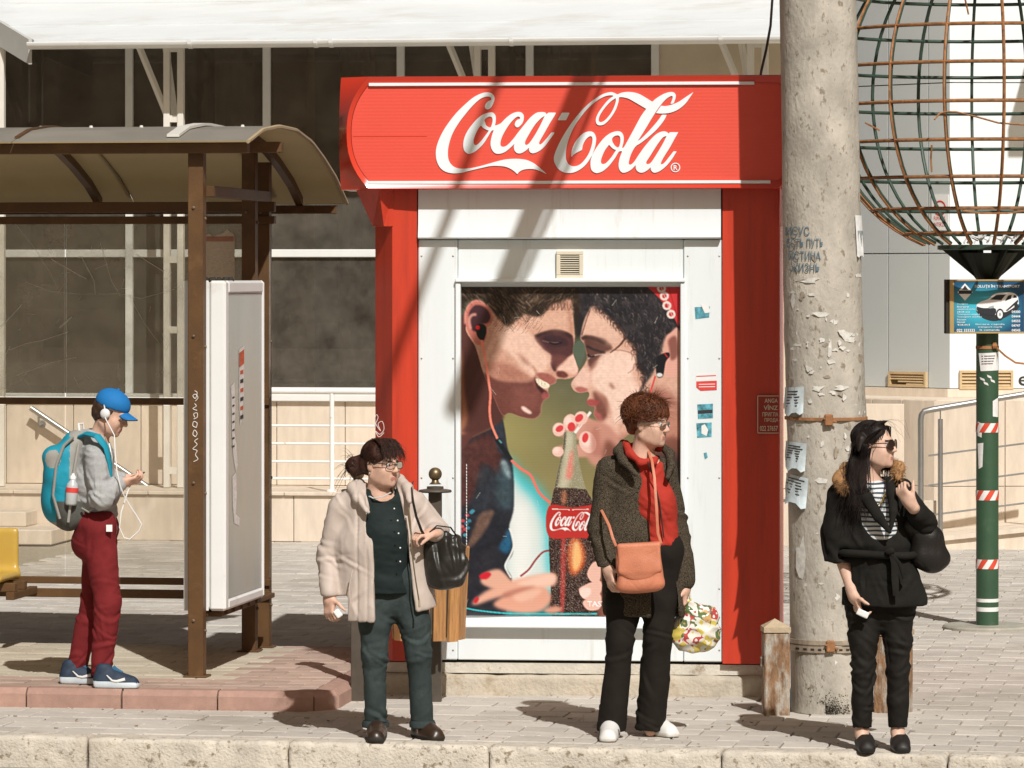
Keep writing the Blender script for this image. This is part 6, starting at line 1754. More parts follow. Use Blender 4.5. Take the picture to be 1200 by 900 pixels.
cv.poly(pO((722, 470), (745, 445), (762, 410), (735, 430), (715, 455)), (150, 104, 92), 1.5, .7, fw_)
cv.poly(pO((742, 560), (765, 575), (790, 592), (815, 640), (832, 700), (815, 690), (795, 640), (760, 600)), (176, 124, 108), 2, .7, fw_)
cv.line(pO((705, 380), (722, 392), (742, 386)), 2.2, (40, 30, 34), .6, .9)
# woman: hair, band, ear
hw_ = cv.poly(pO((690, -10), (1010, -10), (1090, 90), (1180, 215), (1180, 255), (1112, 285), (1090, 360), (1062, 440), (1030, 500), (990, 560), (1002, 620), (975, 590), (1000, 500), (965, 440), (950, 340), (905, 300), (890, 262), (850, 215), (800, 170), (740, 128), (705, 160), (680, 225), (668, 285), (650, 250), (668, 120)), (46, 44, 48), 1.2)
cv.a += (np.clip((mot - .48) * 3, 0, 1) * .4 * hw_)[..., None] * (np.array((112, 100, 98)) - cv.a)
for k in range(1300):
 x, y = rs.uniform(690, 1150), rs.uniform(15, 560); p0 = (530 + x / 4.444, 330 + y / 4.444)
 i, j = int((p0[1] - cv.y0) * cv.k), int((p0[0] - cv.x0) * cv.k)
 if 0 <= i < cv.h and 0 <= j < cv.w and hw_[i, j] > .4:
  a = math.radians(rs.normal(48 + max(0, y - 200) * .15, 22)); l = rs.uniform(10, 34); c = [(140, 122, 114), (84, 80, 84), (22, 22, 26), (30, 30, 36), (176, 156, 146), (62, 60, 68)][rs.randint(6)]
  cv.line(pO((x, y), (x + math.cos(a) * l * .5, y + math.sin(a) * l * .5), (x + math.cos(a + .35) * l, y + math.sin(a + .35) * l)), rs.uniform(.5, 1.1), c, .25, rs.uniform(.3, .65), .3)
for k in range(150):
 i = rs.randint(0, 9); hx = [735, 780, 830, 870, 900, 950, 965, 990, 1000, 1005][i:i + 2]; hy = [125, 160, 200, 240, 300, 330, 430, 470, 520, 580][i:i + 2]
 if len(hx) < 2: continue
 t_ = rs.rand(); x, y = hx[0] + (hx[1] - hx[0]) * t_ + rs.uniform(-4, 18), hy[0] + (hy[1] - hy[0]) * t_ + rs.uniform(-14, 4)
 a = math.radians(rs.uniform(90, 190)); l = rs.uniform(12, 46)
 cv.line(pO((x, y), (x + math.cos(a) * l * .5, y + math.sin(a) * l * .5), (x + math.cos(a - .9) * l, y + math.sin(a - .9) * l)), rs.uniform(.6, 1.3), (60, 44, 40), .25, rs.uniform(.4, .8), .3)
cv.line(pO((905, 288), (880, 325), (850, 352), (822, 372)), 3.0, (70, 46, 38), .6, .85, 1.0)
cv.line(pO((870, 235), (900, 285)), 1.4, (70, 48, 42), .4, .8)
cv.line(pO((718, 150), (700, 200), (676, 280)), 1.0, (70, 50, 44), .4, .8)
cv.poly(pO((985, -10), (1180, -10), (1180, 225), (1158, 192), (1090, 100), (1010, 20)), (206, 62, 66), .5)
for (x, y) in ((1105, 75), (1118, 125), (1140, 170), (1090, 35)):
 cv.poly(ov(530 + x / 4.444, 330 + y / 4.444, 5.2), (232, 214, 204), .5); cv.poly(ov(530 + x / 4.444, 330 + y / 4.444, 2.6), (196, 50, 58), .4)
cv.line(pO((1085, 20), (1150, 190)), 1.0, (235, 220, 210), .3, .8); cv.line(pO((1125, 20), (1170, 180)), .8, (150, 30, 36), .3, .8)
cv.poly(pO((1112, 300), (1135, 268), (1180, 250), (1180, 470), (1128, 496), (1108, 470), (1112, 380)), (226, 168, 152), .8)
cv.poly(pO((1125, 305), (1165, 285), (1175, 380), (1140, 410), (1130, 350)), (120, 74, 66), 1.2, .8)
cv.poly(pO((1065, 400), (1085, 380), (1125, 368), (1132, 390), (1112, 420), (1098, 490), (1070, 498), (1060, 450)), (34, 34, 38), .5)
cv.line(pO((1105, 372), (1122, 395)), 1.2, (214, 50, 60), .3); cv.poly(ov(773, 439.5, 3.6, 2.4), (214, 216, 214), .5)
cv.line(pO((1058, 492), (1042, 545), (1022, 600)), 1.8, (216, 64, 70), .4)
# gap of sky between the foreheads
cv.poly(pO((636, 330), (660, 308), (684, 318), (694, 360), (680, 410), (660, 450), (640, 400), (630, 360)), (92, 104, 88), .6)
# wire of the earphones
cv.poly(pA((150, 350), (185, 328), (225, 345), (232, 390), (215, 450), (190, 455), (160, 420)), (28, 34, 34), .5); cv.poly(ov(560, 384, 2.6), (214, 44, 44), .4)
cv.line(pA((195, 455), (222, 590), (240, 700), (258, 830)) + pC((264, 20), (258, 140), (268, 235), (295, 310), (320, 365)), 2.8, (238, 138, 118), .4)
cv.line(pC((318, 365), (370, 450), (428, 530)), 6.5, (34, 40, 44), .6, 1, 4)
cv.line(pC((330, 372), (352, 398)), 2, (90, 150, 150), .4)
cv.line(pC((425, 530), (500, 595), (575, 645), (610, 715), (650, 790), (735, 865)), 3.0, (232, 120, 108), .4)
cv.line(pD((660, 335), (610, 348), (560, 400), (510, 470), (450, 520)), 2.2, (150, 48, 52), .6)
for a_, b_ in (((556, 775), (720, 800)), ((614, 745), (740, 790)), ((672, 720), (760, 780)), ((552, 888), (730, 880)), ((700, 850), (770, 880))): cv.line(pO(a_, b_), 13, (206, 152, 136), 1.2, 1, 16)
cv.poly(pO((700, 740), (780, 730), (860, 800), (900, 960), (740, 960), (690, 860)), (196, 142, 126), 2.0)
# bottle
bt = cv.poly(pC((838, 310), (928, 310), (932, 400), (958, 560), (990, 700), (1030, 800)) + [(700, 592), (700, 640), (704, 723), (648, 723), (646, 690), (643.5, 640), (643.5, 594)] + pC((735, 860), (760, 740), (800, 560), (832, 400)), (150, 146, 120), .6)
cv.poly(pC((850, 320), (900, 320), (905, 420), (880, 700), (800, 740), (830, 560)), (206, 200, 176), 2, .7, bt)
cv.poly(pC((835, 320), (850, 320), (845, 420), (810, 560), (780, 740), (762, 740), (800, 540)), (74, 70, 60), 1, .8, bt)
cv.poly(pC((885, 470), (905, 460), (900, 640), (870, 680), (850, 640)), (226, 120, 108), 1.5, .8, bt)
cola = cv.poly(pC((758, 752), (830, 745), (960, 752), (1040, 800)) + [(702, 640), (704, 726), (647, 726), (645, 680), (643, 640)] + pC((735, 860)), (52, 30, 26), .6, 1, bt)
cv.poly([(668, 634), (676, 630), (684, 640), (686, 660), (676, 674), (668, 672), (665, 650)], (206, 96, 48), 2.0, .95, cola)
cv.poly([(672, 640), (678, 636), (682, 655), (676, 670), (671, 664)], (250, 196, 128), 1.6, .9, cola)
cv.poly([(658, 632), (663, 630), (663, 680), (661, 715), (657, 715)], (190, 60, 56), 1.2, .8, cola)
cv.poly(pC((820, 770), (855, 775), (850, 870), (815, 860)), (200, 130, 90), 1.5, .7, cola)
d1 = (cv.noise(1.6, 21, 1) > .70) * cola; cv.a += (d1 * .30)[..., None] * (np.array((176, 160, 148)) - cv.a)
d1 = (cv.noise(1.8, 22, 1) > .72) * bt; cv.a += (d1 * .3)[..., None] * (np.array((225, 220, 205)) - cv.a)
lab = cv.poly([(643.5, 594), (670, 595.5), (705, 594), (706, 628), (672, 631), (643, 629)], (186, 54, 50), .5)
cv.line([(647, 597.2), (668, 598)], 1.2, (226, 200, 190), .2, .7); cv.line([(671, 598), (690, 597.4)], 1.2, (226, 200, 190), .2, .7)
LX = (cv.X - 644.5) / .188 + 511; LY = (cv.Y - 600.5) / .235 + 108
sel = (LX > 505) & (LX < 818) & (LY > 100) & (LY < 210); lm = np.zeros(cv.X.shape, np.float32)
ii = np.argwhere(sel); r0, r1, c0_, c1_ = ii[:, 0].min(), ii[:, 0].max() + 1, ii[:, 1].min(), ii[:, 1].max() + 1
lm[r0:r1, c0_:c1_] = np.clip(.5 - logo_sd(LX[r0:r1, c0_:c1_], LY[r0:r1, c0_:c1_]) / 4.0, 0, 1)
cv.put(lm, (240, 236, 230))
# fingers on the bottle neck, straw
cv.line(pO((640, 790), (680, 735), (722, 680)), 3.2, (240, 232, 226), .5); cv.line(pO((660, 760), (700, 708)), 1.0, (226, 120, 110), .3, .8)
for (x, y, r1_, r2_, a) in ((556, 772, 32, 36, .3), (614, 735, 34, 44, .2), (672, 712, 34, 36, .8), (552, 888, 30, 26, 0), (706, 838, 44, 58, -.35)):
 cv.poly(ov(530 + x / 4.444, 330 + y / 4.444, r1_ / 4.444, r2_ / 4.444, a), (236, 192, 178), .6); cv.poly(ov(530 + (x - 8) / 4.444, 330 + (y - 8) / 4.444, r1_ / 8, r2_ / 8, a), (248, 222, 210), 1.4, .8)
for (x, y, r1_, r2_, a) in ((560, 768, 16, 22, 1.0), (622, 758, 20, 24, 0), (662, 712, 18, 24, .8), (694, 815, 16, 26, .2)):
 cv.poly(ov(530 + x / 4.444, 330 + y / 4.444, r1_ / 4.444, r2_ / 4.444, a), (214, 70, 74), .6)
cv.poly(pO((728, 780), (760, 760), (775, 850), (790, 900), (730, 900)), (170, 112, 100), 2, .6)
cv.poly([(708, 522), (730, 528), (760, 520), (805, 530), (805, 730), (706, 730), (706, 640)], (128, 84, 72), 3)
cv.poly([(740, 560), (805, 545), (805, 730), (750, 730)], (70, 56, 54), 6)
# blurred hands at the foot
for pts, c, s_ in ((pD((170, 560), (200, 500), (280, 470), (330, 490), (390, 570), (330, 620), (230, 600)), (226, 172, 150), 1.8), (pD((110, 710), (200, 630), (330, 570), (420, 540), (560, 510), (690, 500), (690, 580), (560, 600), (420, 640), (260, 680), (150, 720)), (228, 172, 150), 2.0),
      (pD((260, 720), (330, 660), (460, 610), (580, 580), (650, 620), (665, 690), (600, 760), (480, 780), (340, 760)), (222, 162, 140), 2.2), (pD((420, 570), (560, 520), (690, 500), (685, 570), (560, 590)), (240, 196, 176), 2), (pD((620, 750), (700, 725), (745, 750), (700, 780), (630, 775)), (206, 150, 130), 1.6)):
 cv.poly(pts, c, s_)
cv.poly(pD((330, 640), (450, 600), (560, 590), (460, 630), (350, 670)), (176, 116, 100), 1.6, .7); cv.poly(pD((400, 660), (520, 620), (600, 610), (560, 660), (450, 700)), (238, 188, 166), 2, .8)
cv.poly(pD((160, 515), (210, 490), (245, 505), (215, 540), (175, 540)), (206, 40, 56), 1.0); cv.poly(pD((118, 700), (140, 665), (158, 680), (140, 712)), (196, 50, 60), 1.0)
for pts in (pD((920, 500), (960, 420), (1010, 430), (1010, 540), (960, 560)), pD((865, 630), (880, 590), (1010, 545), (1010, 640), (910, 680)), pD((890, 710), (910, 680), (1010, 640), (1010, 740), (930, 755))):
 cv.poly(pts, (232, 184, 168), .6)
cv.poly(pD((870, 640), (885, 600), (940, 600), (945, 640), (905, 668)), (246, 220, 210), .8, .8)
cv.line([(541, 713), (560, 717), (600, 720.5), (650, 720.5), (700, 720)], 1.4, (60, 200, 205), .6)
# vertical small print at the left edge and the cut word
for k in range(34):
 y = 545 + k * 3.7; cv.line([(546.6, y), (546.6, y + 2.6)], 1.1, (222, 218, 214), .2, .8)
pr_t, fr_t = text_mesh('TASTE', 1.0, .02)
tx = [v[0] for v in pr_t];
for fc in fr_t:
 cv.poly([(688.5 + pr_t[i][0] / max(tx) * 27, 711.5 - pr_t[i][1] * 9) for i in fc], (240, 240, 238), .15, 1, None, False)
# dust, scratches, halftone rows
n_ = cv.noise(.05, 31, 4); cv.a += (np.clip(n_ - .45, 0, 1) * .22)[..., None] * (np.array((190, 180, 165)) - cv.a)
cv.a *= 1 + .03 * np.sin(cv.Y * 2 * math.pi / 1.9)[..., None]
for k in range(30):
 x, y, a, l = rs.uniform(545, 795), rs.uniform(345, 715), rs.uniform(0, 6.28), rs.uniform(3, 14)
 cv.line([(x, y), (x + math.cos(a) * l, y + math.sin(a) * l)], .45, (205, 200, 190), .15, .5)
cv.a = np.clip(cv.a, 0, 255) / 255
cv.a = cv.a * .35 + .65 * cv.a ** 1.12 * (1.75 - .75 * cv.a) * cv.a ** .35
sh_ = np.stack([cv.blur(cv.a[..., q], .8) for q in range(3)], -1); cv.a = np.clip(cv.a + (cv.a - sh_) * .8, 0, 1)
lin = np.where(cv.a <= .04045, cv.a / 12.92, ((cv.a + .055) / 1.055) ** 2.4) * .86
# mesh grid
nx, ny = 324, 486
vp = .030
us_ = np.linspace(px0 + .002, px1 - .002, nx); zs_ = np.linspace(pz1 - .001, pz0, ny)
cor = [KF.hit(x, y, vp) for x, y in ((540, 335), (797.5, 722))]
UU, ZZ = np.meshgrid(us_, zs_)
curl = .010 * np.exp(-((UU - us_[0]) / .25) ** 2) * np.clip((pz0 + .06 - ZZ) / .06, 0, 1) ** 2
VVv = vp - curl
W = np.stack([KF.o.x + KF.u.x * UU + KF.v.x * VVv, KF.o.y + KF.u.y * UU + KF.v.y * VVv, ZZ], -1).reshape(-1, 3)
idq = np.arange(nx * ny).reshape(ny, nx)
Q = np.stack([idq[:-1, :-1], idq[1:, :-1], idq[1:, 1:], idq[:-1, 1:]], -1).reshape(-1, 4)
# sample the painting where each vertex stands in it
sxp = 540 + (UU - cor[0][0]) / (cor[1][0] - cor[0][0]) * 257.5; syp = 335 + (ZZ - cor[0][1]) / (cor[1][1] - cor[0][1]) * 387
jj = np.clip((sxp - cv.x0) * cv.k - .5, 0, cv.w - 1.01); ii = np.clip((syp - cv.y0) * cv.k - .5, 0, cv.h - 1.01)
j0 = jj.astype(int); i0 = ii.astype(int); fj = (jj - j0)[..., None]; fi = (ii - i0)[..., None]
smp = lin[i0, j0] * (1 - fi) * (1 - fj) + lin[i0 + 1, j0] * fi * (1 - fj) + lin[i0, j0 + 1] * (1 - fi) * fj + lin[i0 + 1, j0 + 1] * fi * fj
mp_ = bpy.data.materials.new('poster_print'); mp_.use_nodes = True
an = mp_.node_tree.nodes.new('ShaderNodeAttribute'); an.attribute_name = 'print'
pb_ = mp_.node_tree.nodes['Principled BSDF']; mp_.node_tree.links.new(an.outputs['Color'], pb_.inputs['Base Color']); pb_.inputs['Roughness'].default_value = .38; pb_.inputs['Specular IOR Level'].default_value = .35
me = np_mesh('poster', W - np.array(KF.o), Q, mp_, None, True)
ca = me.attributes.new('print', 'FLOAT_COLOR', 'POINT')
ca.data.foreach_set('color', np.concatenate([smp.reshape(-1, 3), np.ones((nx * ny, 1))], 1).astype(np.float32).ravel())
o = bpy.data.objects.new('poster', me); C.objects.link(o); o.parent = kio
o['label'] = 'poster of a smiling couple sharing earphones over a cola bottle'
# ================================================================== PEOPLE
m_skin = material('skin', (.61, .38, .28), rough=.52, var=.14, scale=26, spec=.35, bump=.10, bscale=220, sss=.12, dirt=(.57, .30, .22), dscale=14, damt=.25, dsharp=.4)
m_skin2 = material('skin_fair', (.63, .41, .31), rough=.52, var=.10, scale=26, spec=.35, bump=.08, bscale=220, sss=.12, dirt=(.60, .32, .25), dscale=14, damt=.25, dsharp=.4)
m_lip = material('lips', (.44, .19, .15), rough=.4, var=.05)
m_brow = material('eyebrow', (.05, .03, .02), rough=.7, var=.1)
m_eye = material('eye_white', (.62, .58, .54), rough=.2, var=.02)
m_iris = material('iris', (.03, .02, .015), rough=.15, var=.1)
m_metal = material('thin_metal', (.45, .42, .38), rough=.3, metal=.8, var=.1)
m_lensc = glass('clear_lens', (.95, .95, .95), 1.4)
m_black = material('black_plastic', (.015, .014, .013), rough=.3, var=.1, spec=.5)
def nrm(v): return Vector(v).normalized()
class Fig:
 def __init__(s, name, label, base, d, group=None):
  s.d = d; s.base = Vector(base); s.t = thing(name, label, 'person', base, group); s.pts = []
 def J(s, px, py, dy=0.0):
  p = P(px, py, s.d + dy); s.pts.append(p); return p
def head_axes(face, pitch=0.0, roll=0.0):
 f = nrm((face[0], face[1], 0)); r = f.cross(Vector((0, 0, 1))).normalized()
 u = Vector((0, 0, 1))
 c, s_ = math.cos(pitch), math.sin(pitch)
 f, u = f * c - u * s_, u * c + f * s_
 c, s_ = math.cos(roll), math.sin(roll)
 r, u = r * c + u * s_, u * c - r * s_
 return r, f, u
class Head:
 def __init__(s, c, face, pitch=0, roll=0, k=1.0, jaw=1.0):
  s.c = Vector(c); s.r, s.f, s.u = head_axes(face, pitch, roll); s.k = k; s.jaw = jaw
  s.R = [tuple(s.r), tuple(s.f), tuple(s.u)]
 def w(s, a, b, c): return s.c + (s.r * a + s.f * b + s.u * c) * s.k
 def ell(s, F_, c, r, k=.02, op='add'): F_.ell(s.w(*c), [q * s.k for q in r], k * s.k, op, s.R)
 def cap(s, F_, a, b, ra, rb=None, k=.015, op='add'): F_.cap(s.w(*a), s.w(*b), ra * s.k, (ra if rb is None else rb) * s.k, k * s.k, op)
 def sculpt(s, F_, neck, rn=.052):
  j = s.jaw
  s.ell(F_, (0, -.015, .035), (.074, .094, .082), .02)
  s.ell(F_, (0, .030, -.030), (.060 * j, .060, .082), .03)
  s.ell(F_, (0, .034, -.074), (.048 * j, .054, .034), .025)
  s.ell(F_, (0, .076, -.098), (.019 * j, .016, .016), .022)
  for g in (-1, 1):
   s.ell(F_, (g * .040 * j, .058, -.028), (.022, .026, .026), .02)
   s.cap(F_, (g * .058, -.01, -.06), (g * .035, .05, -.095), .014, .012, .03); s.ell(F_, (g * .040 * j, .036, -.052), (.022, .038, .036), .03)
  s.cap(F_, (-.030, .080, .024), (.030, .080, .024), .011, .011, .016)
  for g in (-1, 1): s.ell(F_, (g * .031, .098, .004), (.017, .015, .0105), .012, 'sub')
  s.cap(F_, (0, .087, .016), (0, .110, -.026), .0075, .0115, .012)
  for g in (-1, 1): s.ell(F_, (g * .011, .100, -.031), (.0085, .010, .0075), .008)
  s.cap(F_, (-.017, .0895, -.0605), (.017, .0895, -.0605), .0052, .0052, .008)
  s.cap(F_, (-.015, .0890, -.0735), (.015, .0890, -.0735), .0058, .0058, .008)
  s.cap(F_, (-.021, .0975, -.067), (.021, .0975, -.067), .0022, .0022, .002, 'sub')
  for g in (-1, 1):
   s.ell(F_, (g * .073, -.014, -.004), (.008, .020, .032), .006); s.ell(F_, (g * .083, -.008, -.002), (.006, .010, .018), .003, 'sub')
  F_.cap(s.w(0, -.018, -.05), neck, rn * s.k, rn * 1.12, .03)
 def paint(s, mats_extra=True):
  """face material by place: 0 skin, 1 lips, 2 brow"""
  c = np.array(s.c); r, f, u = np.array(s.r), np.array(s.f), np.array(s.u); k = s.k
  def fn(p):
   q = (p - c) / k; a, b, h = q @ r, q @ f, q @ u
   o = np.zeros(len(p), int)
   o[(np.abs(a) < .021) & (b > .084) & (h < -.0575) & (h > -.0785) & (b < .105)] = 1
   o[(np.abs(a) > .012) & (np.abs(a) < .045) & (b > .070) & (h > .019) & (h < .0275)] = 2
   return o
  return fn
 def eyes(s, t):
  for g in (-1, 1):
   c = s.w(g * .031, .0765, .003); mb = MB(); n = 10
   rb = .0125 * s.k
   prof = [(rb * math.sin(math.pi * i / n), -rb * math.cos(math.pi * i / n)) for i in range(n + 1)]
   mb.lathe(c, prof, 14, 0, s.f); mb.lathe(c, [(.0062 * s.k, .0108 * s.k), (.003 * s.k, .0128 * s.k)], 10, 1, s.f)
   mb.build('eye', [m_eye, m_iris], t, smooth=60)
def hand(F_, w, d, n, sd, curl=(.4, .45, .5, .55), k=1.0, thumb=(.5, .8, .2), spread=.05):
 """palm and five fingers: w wrist, d along the hand, n palm normal (fingers curl to it), sd thumb side"""
 d = nrm(d); n = nrm(Vector(n) - d * Vector(n).dot(d)); sd = nrm(Vector(sd) - d * Vector(sd).dot(d) - n * Vector(sd).dot(n))
 R = [tuple(sd), tuple(n), tuple(d)]
 F_.rbox(w + d * .046 * k, (.037 * k, .0125 * k, .046 * k), .012 * k, .014, 'add', R)
 F_.ell(w + d * .03 * k + sd * .022 * k + n * .008 * k, (.016 * k, .013 * k, .028 * k), .012, 'add', R)
 F_.cap(w - d * .03, w + d * .02 * k, .024 * k, .026 * k, .02, 'add', tuple(sd), 1.25)
 for i, (o, L) in enumerate(((.030, .068), (.010, .077), (-.010, .072), (-.029, .056))):
  a = 0.0; p = w + d * (.086 - .004 * (i == 3)) * k + sd * o * k
  dd = nrm(d + sd * spread * (1.5 - i))
  for j, (fl, r) in enumerate(((.46, .0092), (.31, .0084), (.25, .0075))):
   a += curl[i] * (.75, 1.15, .8)[j]
   dv = dd * math.cos(a) + n * math.sin(a)
   q = p + dv * L * fl * k
   F_.cap(p, q, r * k, (r - .0008) * k, .004); p = q
 p = w + d * .022 * k + sd * .034 * k
 tv = nrm(sd * thumb[1] + d * thumb[0] + n * thumb[2]); q = p + tv * .036 * k; F_.cap(p, q, .012 * k, .0105 * k, .01)
 tv = nrm(tv + d * .45 + n * thumb[2] * .6); p2 = q + tv * .03 * k; F_.cap(q, p2, .0102 * k, .009 * k, .006)
 p3 = p2 + nrm(tv + n * .25) * .022 * k; F_.cap(p2, p3, .009 * k, .0072 * k, .005)
def bounds(pts, m):
 a = np.array([tuple(p) for p in pts]); return a.min(0) - m, a.max(0) + m
def strands(name, paths, r, mat, parent, taper=.3):
 """many fine tapered locks; paths is (n, m, 3)"""
 A = np.asarray(paths, np.float32); n, m, _ = A.shape
 T = np.gradient(A, axis=1); T /= np.maximum(np.linalg.norm(T, axis=2, keepdims=True), 1e-6)
 up = np.array((.31, .52, .79), np.float32); e1 = np.cross(T, up); e1 /= np.maximum(np.linalg.norm(e1, axis=2, keepdims=True), 1e-6); e2 = np.cross(T, e1)
 rr = (np.linspace(1, taper, m)[None, :, None] * np.asarray(r).reshape(-1, 1, 1))
 rings = [A + (e1 * math.cos(t) + e2 * math.sin(t)) * rr for t in (0, 2.094, 4.189)]
 V = np.stack(rings, 2).reshape(-1, 3)
 base = (np.arange(n)[:, None] * m + np.arange(m - 1)[None, :]) * 3
 Q = []
 for k in range(3):
  a = base + k; b = base + (k + 1) % 3; Q.append(np.stack([a, b, b + 3, a + 3], -1).reshape(-1, 4))
 me = np_mesh(name, V - np.array(root_loc(parent)), np.concatenate(Q), mat, None, True)
 o = bpy.data.objects.new(name, me); C.objects.link(o); o.parent = parent; return stuff(o)
def hair_flow(H, c, rad, n, seed, flow, keep, steps=7, ds=.16, jit=.25, lift=.03, cut=None):
 """locks that lie on an ellipsoid of hair and follow a direction field; all in head coordinates"""
 r = np.random.RandomState(seed); q = r.normal(size=(n * 3, 3)); q /= np.linalg.norm(q, axis=1, keepdims=True); q = q[keep(q)][:n]
 lf = 1.0 + r.uniform(.0, .03, (len(q), 1)) + lift * (.5 + .5 * wob(q.astype(np.float32), 5, seed))[:, None]; jv = r.normal(size=(len(q), 3)) * jit; out = []
 R = np.array([tuple(H.r), tuple(H.f), tuple(H.u)])
 bad = np.zeros(len(q), bool)
 for k in range(steps):
  pos = (np.array(c) + q * np.array(rad) * (lf + .012 * math.sin(k))) * H.k; out.append(np.array(H.c) + pos @ R)
  if cut is not None: bad |= cut(pos / H.k)
  d = flow(q) + jv; d -= q * (d * q).sum(1, keepdims=True); d /= np.maximum(np.linalg.norm(d, axis=1, keepdims=True), 1e-6)
  q = q + d * ds; q /= np.linalg.norm(q, axis=1, keepdims=True)
 return np.stack(out, 1)[~bad]
def shoe(t, heel, toe, z0, w, top, mats, sole=.022, name='shoe', ank=None, rise=.09, split=.024, disp=None, open_=False):
 heel = Vector((heel.x, heel.y, z0)); toe = Vector((toe.x, toe.y, z0)); d = (toe - heel).normalized(); L = (toe - heel).length
 sd = Vector((-d.y, d.x, 0)); R = [tuple(sd), tuple(d), (0, 0, 1)]
 lo, hi = bounds([heel, toe, heel + Vector((0, 0, rise + .05))], .09)
 f = SDF(lo, hi, .0055)
 f.cap(heel + d * (w * .5) + Vector((0, 0, .035)), heel + d * L * .5 + Vector((0, 0, .034)), w * .46, w * .48, .01, 'add', tuple(sd), 1.0)
 f.cap(heel + d * L * .5 + Vector((0, 0, .030)), toe - d * w * .46 + Vector((0, 0, .022)), w * .48, w * .44, .02)
 f.cap(heel + d * w * .5 + Vector((0, 0, .04)), heel + d * w * .55 + Vector((0, 0, rise)), w * .42, w * .36, .02, 'add', tuple(d), 1.25)
 f.cap(heel + d * L * .42 + Vector((0, 0, .06)), heel + d * L * .70 + Vector((0, 0, .035)), w * .34, w * .30, .03)
 if open_: f.ell(heel + d * L * .32 + Vector((0, 0, rise + .012)), (w * .34, L * .24, .045), .008, 'sub', R)
 f.half((0, 0, z0 + rise + .03), (0, 0, 1));
 f.rbox(heel + d * L * .5 + Vector((0, 0, sole * .5 + .002)), (w * .40, L * .47, sole * .5), .012, .02, 'add', R)
 f.half((0, 0, z0 + .002), (0, 0, -1))
 zc_ = z0 + split
 return sdf_obj(name, f, mats, t, disp, 1, lambda c: (c[:, 2] < zc_ + .006 * np.sin((c[:, 0] + c[:, 1]) * 9)).astype(int) if len(mats) > 1 else np.zeros(len(c), int))
def lens_loop(c, a, b, rx, ry, n=18, pw=2.6):
 o = []
 for k in range(n + 1):
  t = 2 * math.pi * k / n; x = math.copysign(abs(math.cos(t)) ** (2 / pw), math.cos(t)) * rx; y = math.copysign(abs(math.sin(t)) ** (2 / pw), math.sin(t)) * ry
  o.append(c + a * x + b * y)
 return o
def glasses(t, H, rx, ry, mat, lens, rad=.0016, y=.104, name='glasses'):
 mb = MB()
 for g in (-1, 1):
  c = H.w(g * .033, y - .006, .002); a = (H.r + H.f * (-.18 * g)).normalized(); loop = lens_loop(c, a, H.u, rx, ry)
  mb.tube(loop, rad, 6); mb.tube([H.w(g * (.033 + rx * .95), y - .010, .008), H.w(g * .076, y - .03, .012), H.w(g * .082, .0, .010), H.w(g * .080, -.022, .0)], rad * 1.1, 5)
 mb.tube([H.w(-.012, y - .003, .006), H.w(0, y + .004, .010), H.w(.012, y - .003, .006)], rad, 5)
 o = mb.build(name, mat, t, smooth=60)
 for g in (-1, 1):
  c = H.w(g * .033, y - .006, .002); a = (H.r + H.f * (-.18 * g)).normalized(); mb = MB(); lp = lens_loop(c, a, H.u, rx * .98, ry * .98)[:-1]
  mb.add(lp, [tuple(range(len(lp)))]); mb.build('lens', lens, o)
 return o
def cloth(name, base, rough=.85, var=.12, scale=25, bump=.25, bscale=260, **k): return material(name, base, rough=rough, var=var, scale=scale, bump=bump, bscale=bscale, spec=.2, **k)
def limb_x(paths, p, zs):
 """x of an edge polyline (list of world points) at heights z, for cutting openings"""
 a = np.array([(q.z, q.x) for q in paths]); o = np.argsort(a[:, 0]); return np.interp(zs, a[o, 0], a[o, 1])
def opening(f, left, right, ymax, lo=None, hi=None, k=.01):
 f.field(lambda x, y, z: np.maximum(np.maximum(limb_x(left, x, z) - x, x - limb_x(right, x, z)), y - ymax) + 0 * x, 'sub', k, lo, hi)
def grid(pts, m, h): lo, hi = bounds(pts, m); return SDF(lo, hi, h)
def folds(seed, amp=.004, f1=38, f2=85, st=(.7, .7, 1.5)):
 return lambda V: (wob(V, f1, seed, 6, st) * amp + np.abs(wob(V, f2, seed + 7, 6, st)) * amp * -.7 + wob(V, 14, seed + 3, 4) * amp * .8).astype(np.float32)
def creased(base, spots):
 """adds sharp drag folds near joints: spots are (point, axis, count, spread, depth)"""
 def fn(V):
  o = base(V)
  for i, (p, ax, n, sp, dep) in enumerate(spots):
   rr = np.random.RandomState(int(abs(p.x * 977 + p.z * 613)) % 9999 + i); ax = np.array(ax, float); ax /= np.linalg.norm(ax); p = np.array(p)
   for k in range(n):
    a = ax + rr.normal(0, .55, 3); a /= np.linalg.norm(a)
    c = p + ax * rr.uniform(-sp, sp) + rr.normal(0, .05, 3); d = V - c; s_ = d @ a; l2 = (d * d).sum(1) - s_ * s_
    L = rr.uniform(.035, .09); w = rr.uniform(.007, .012); q = np.exp(-l2 / L ** 2)
    o = o + dep * rr.uniform(.5, 1.2) * q * (np.exp(-(s_ / w) ** 2) - .8 * np.exp(-((s_ - 1.7 * w) / w) ** 2))
  return o.astype(np.float32)
 return fn
UPZ = (0, 0, 1)

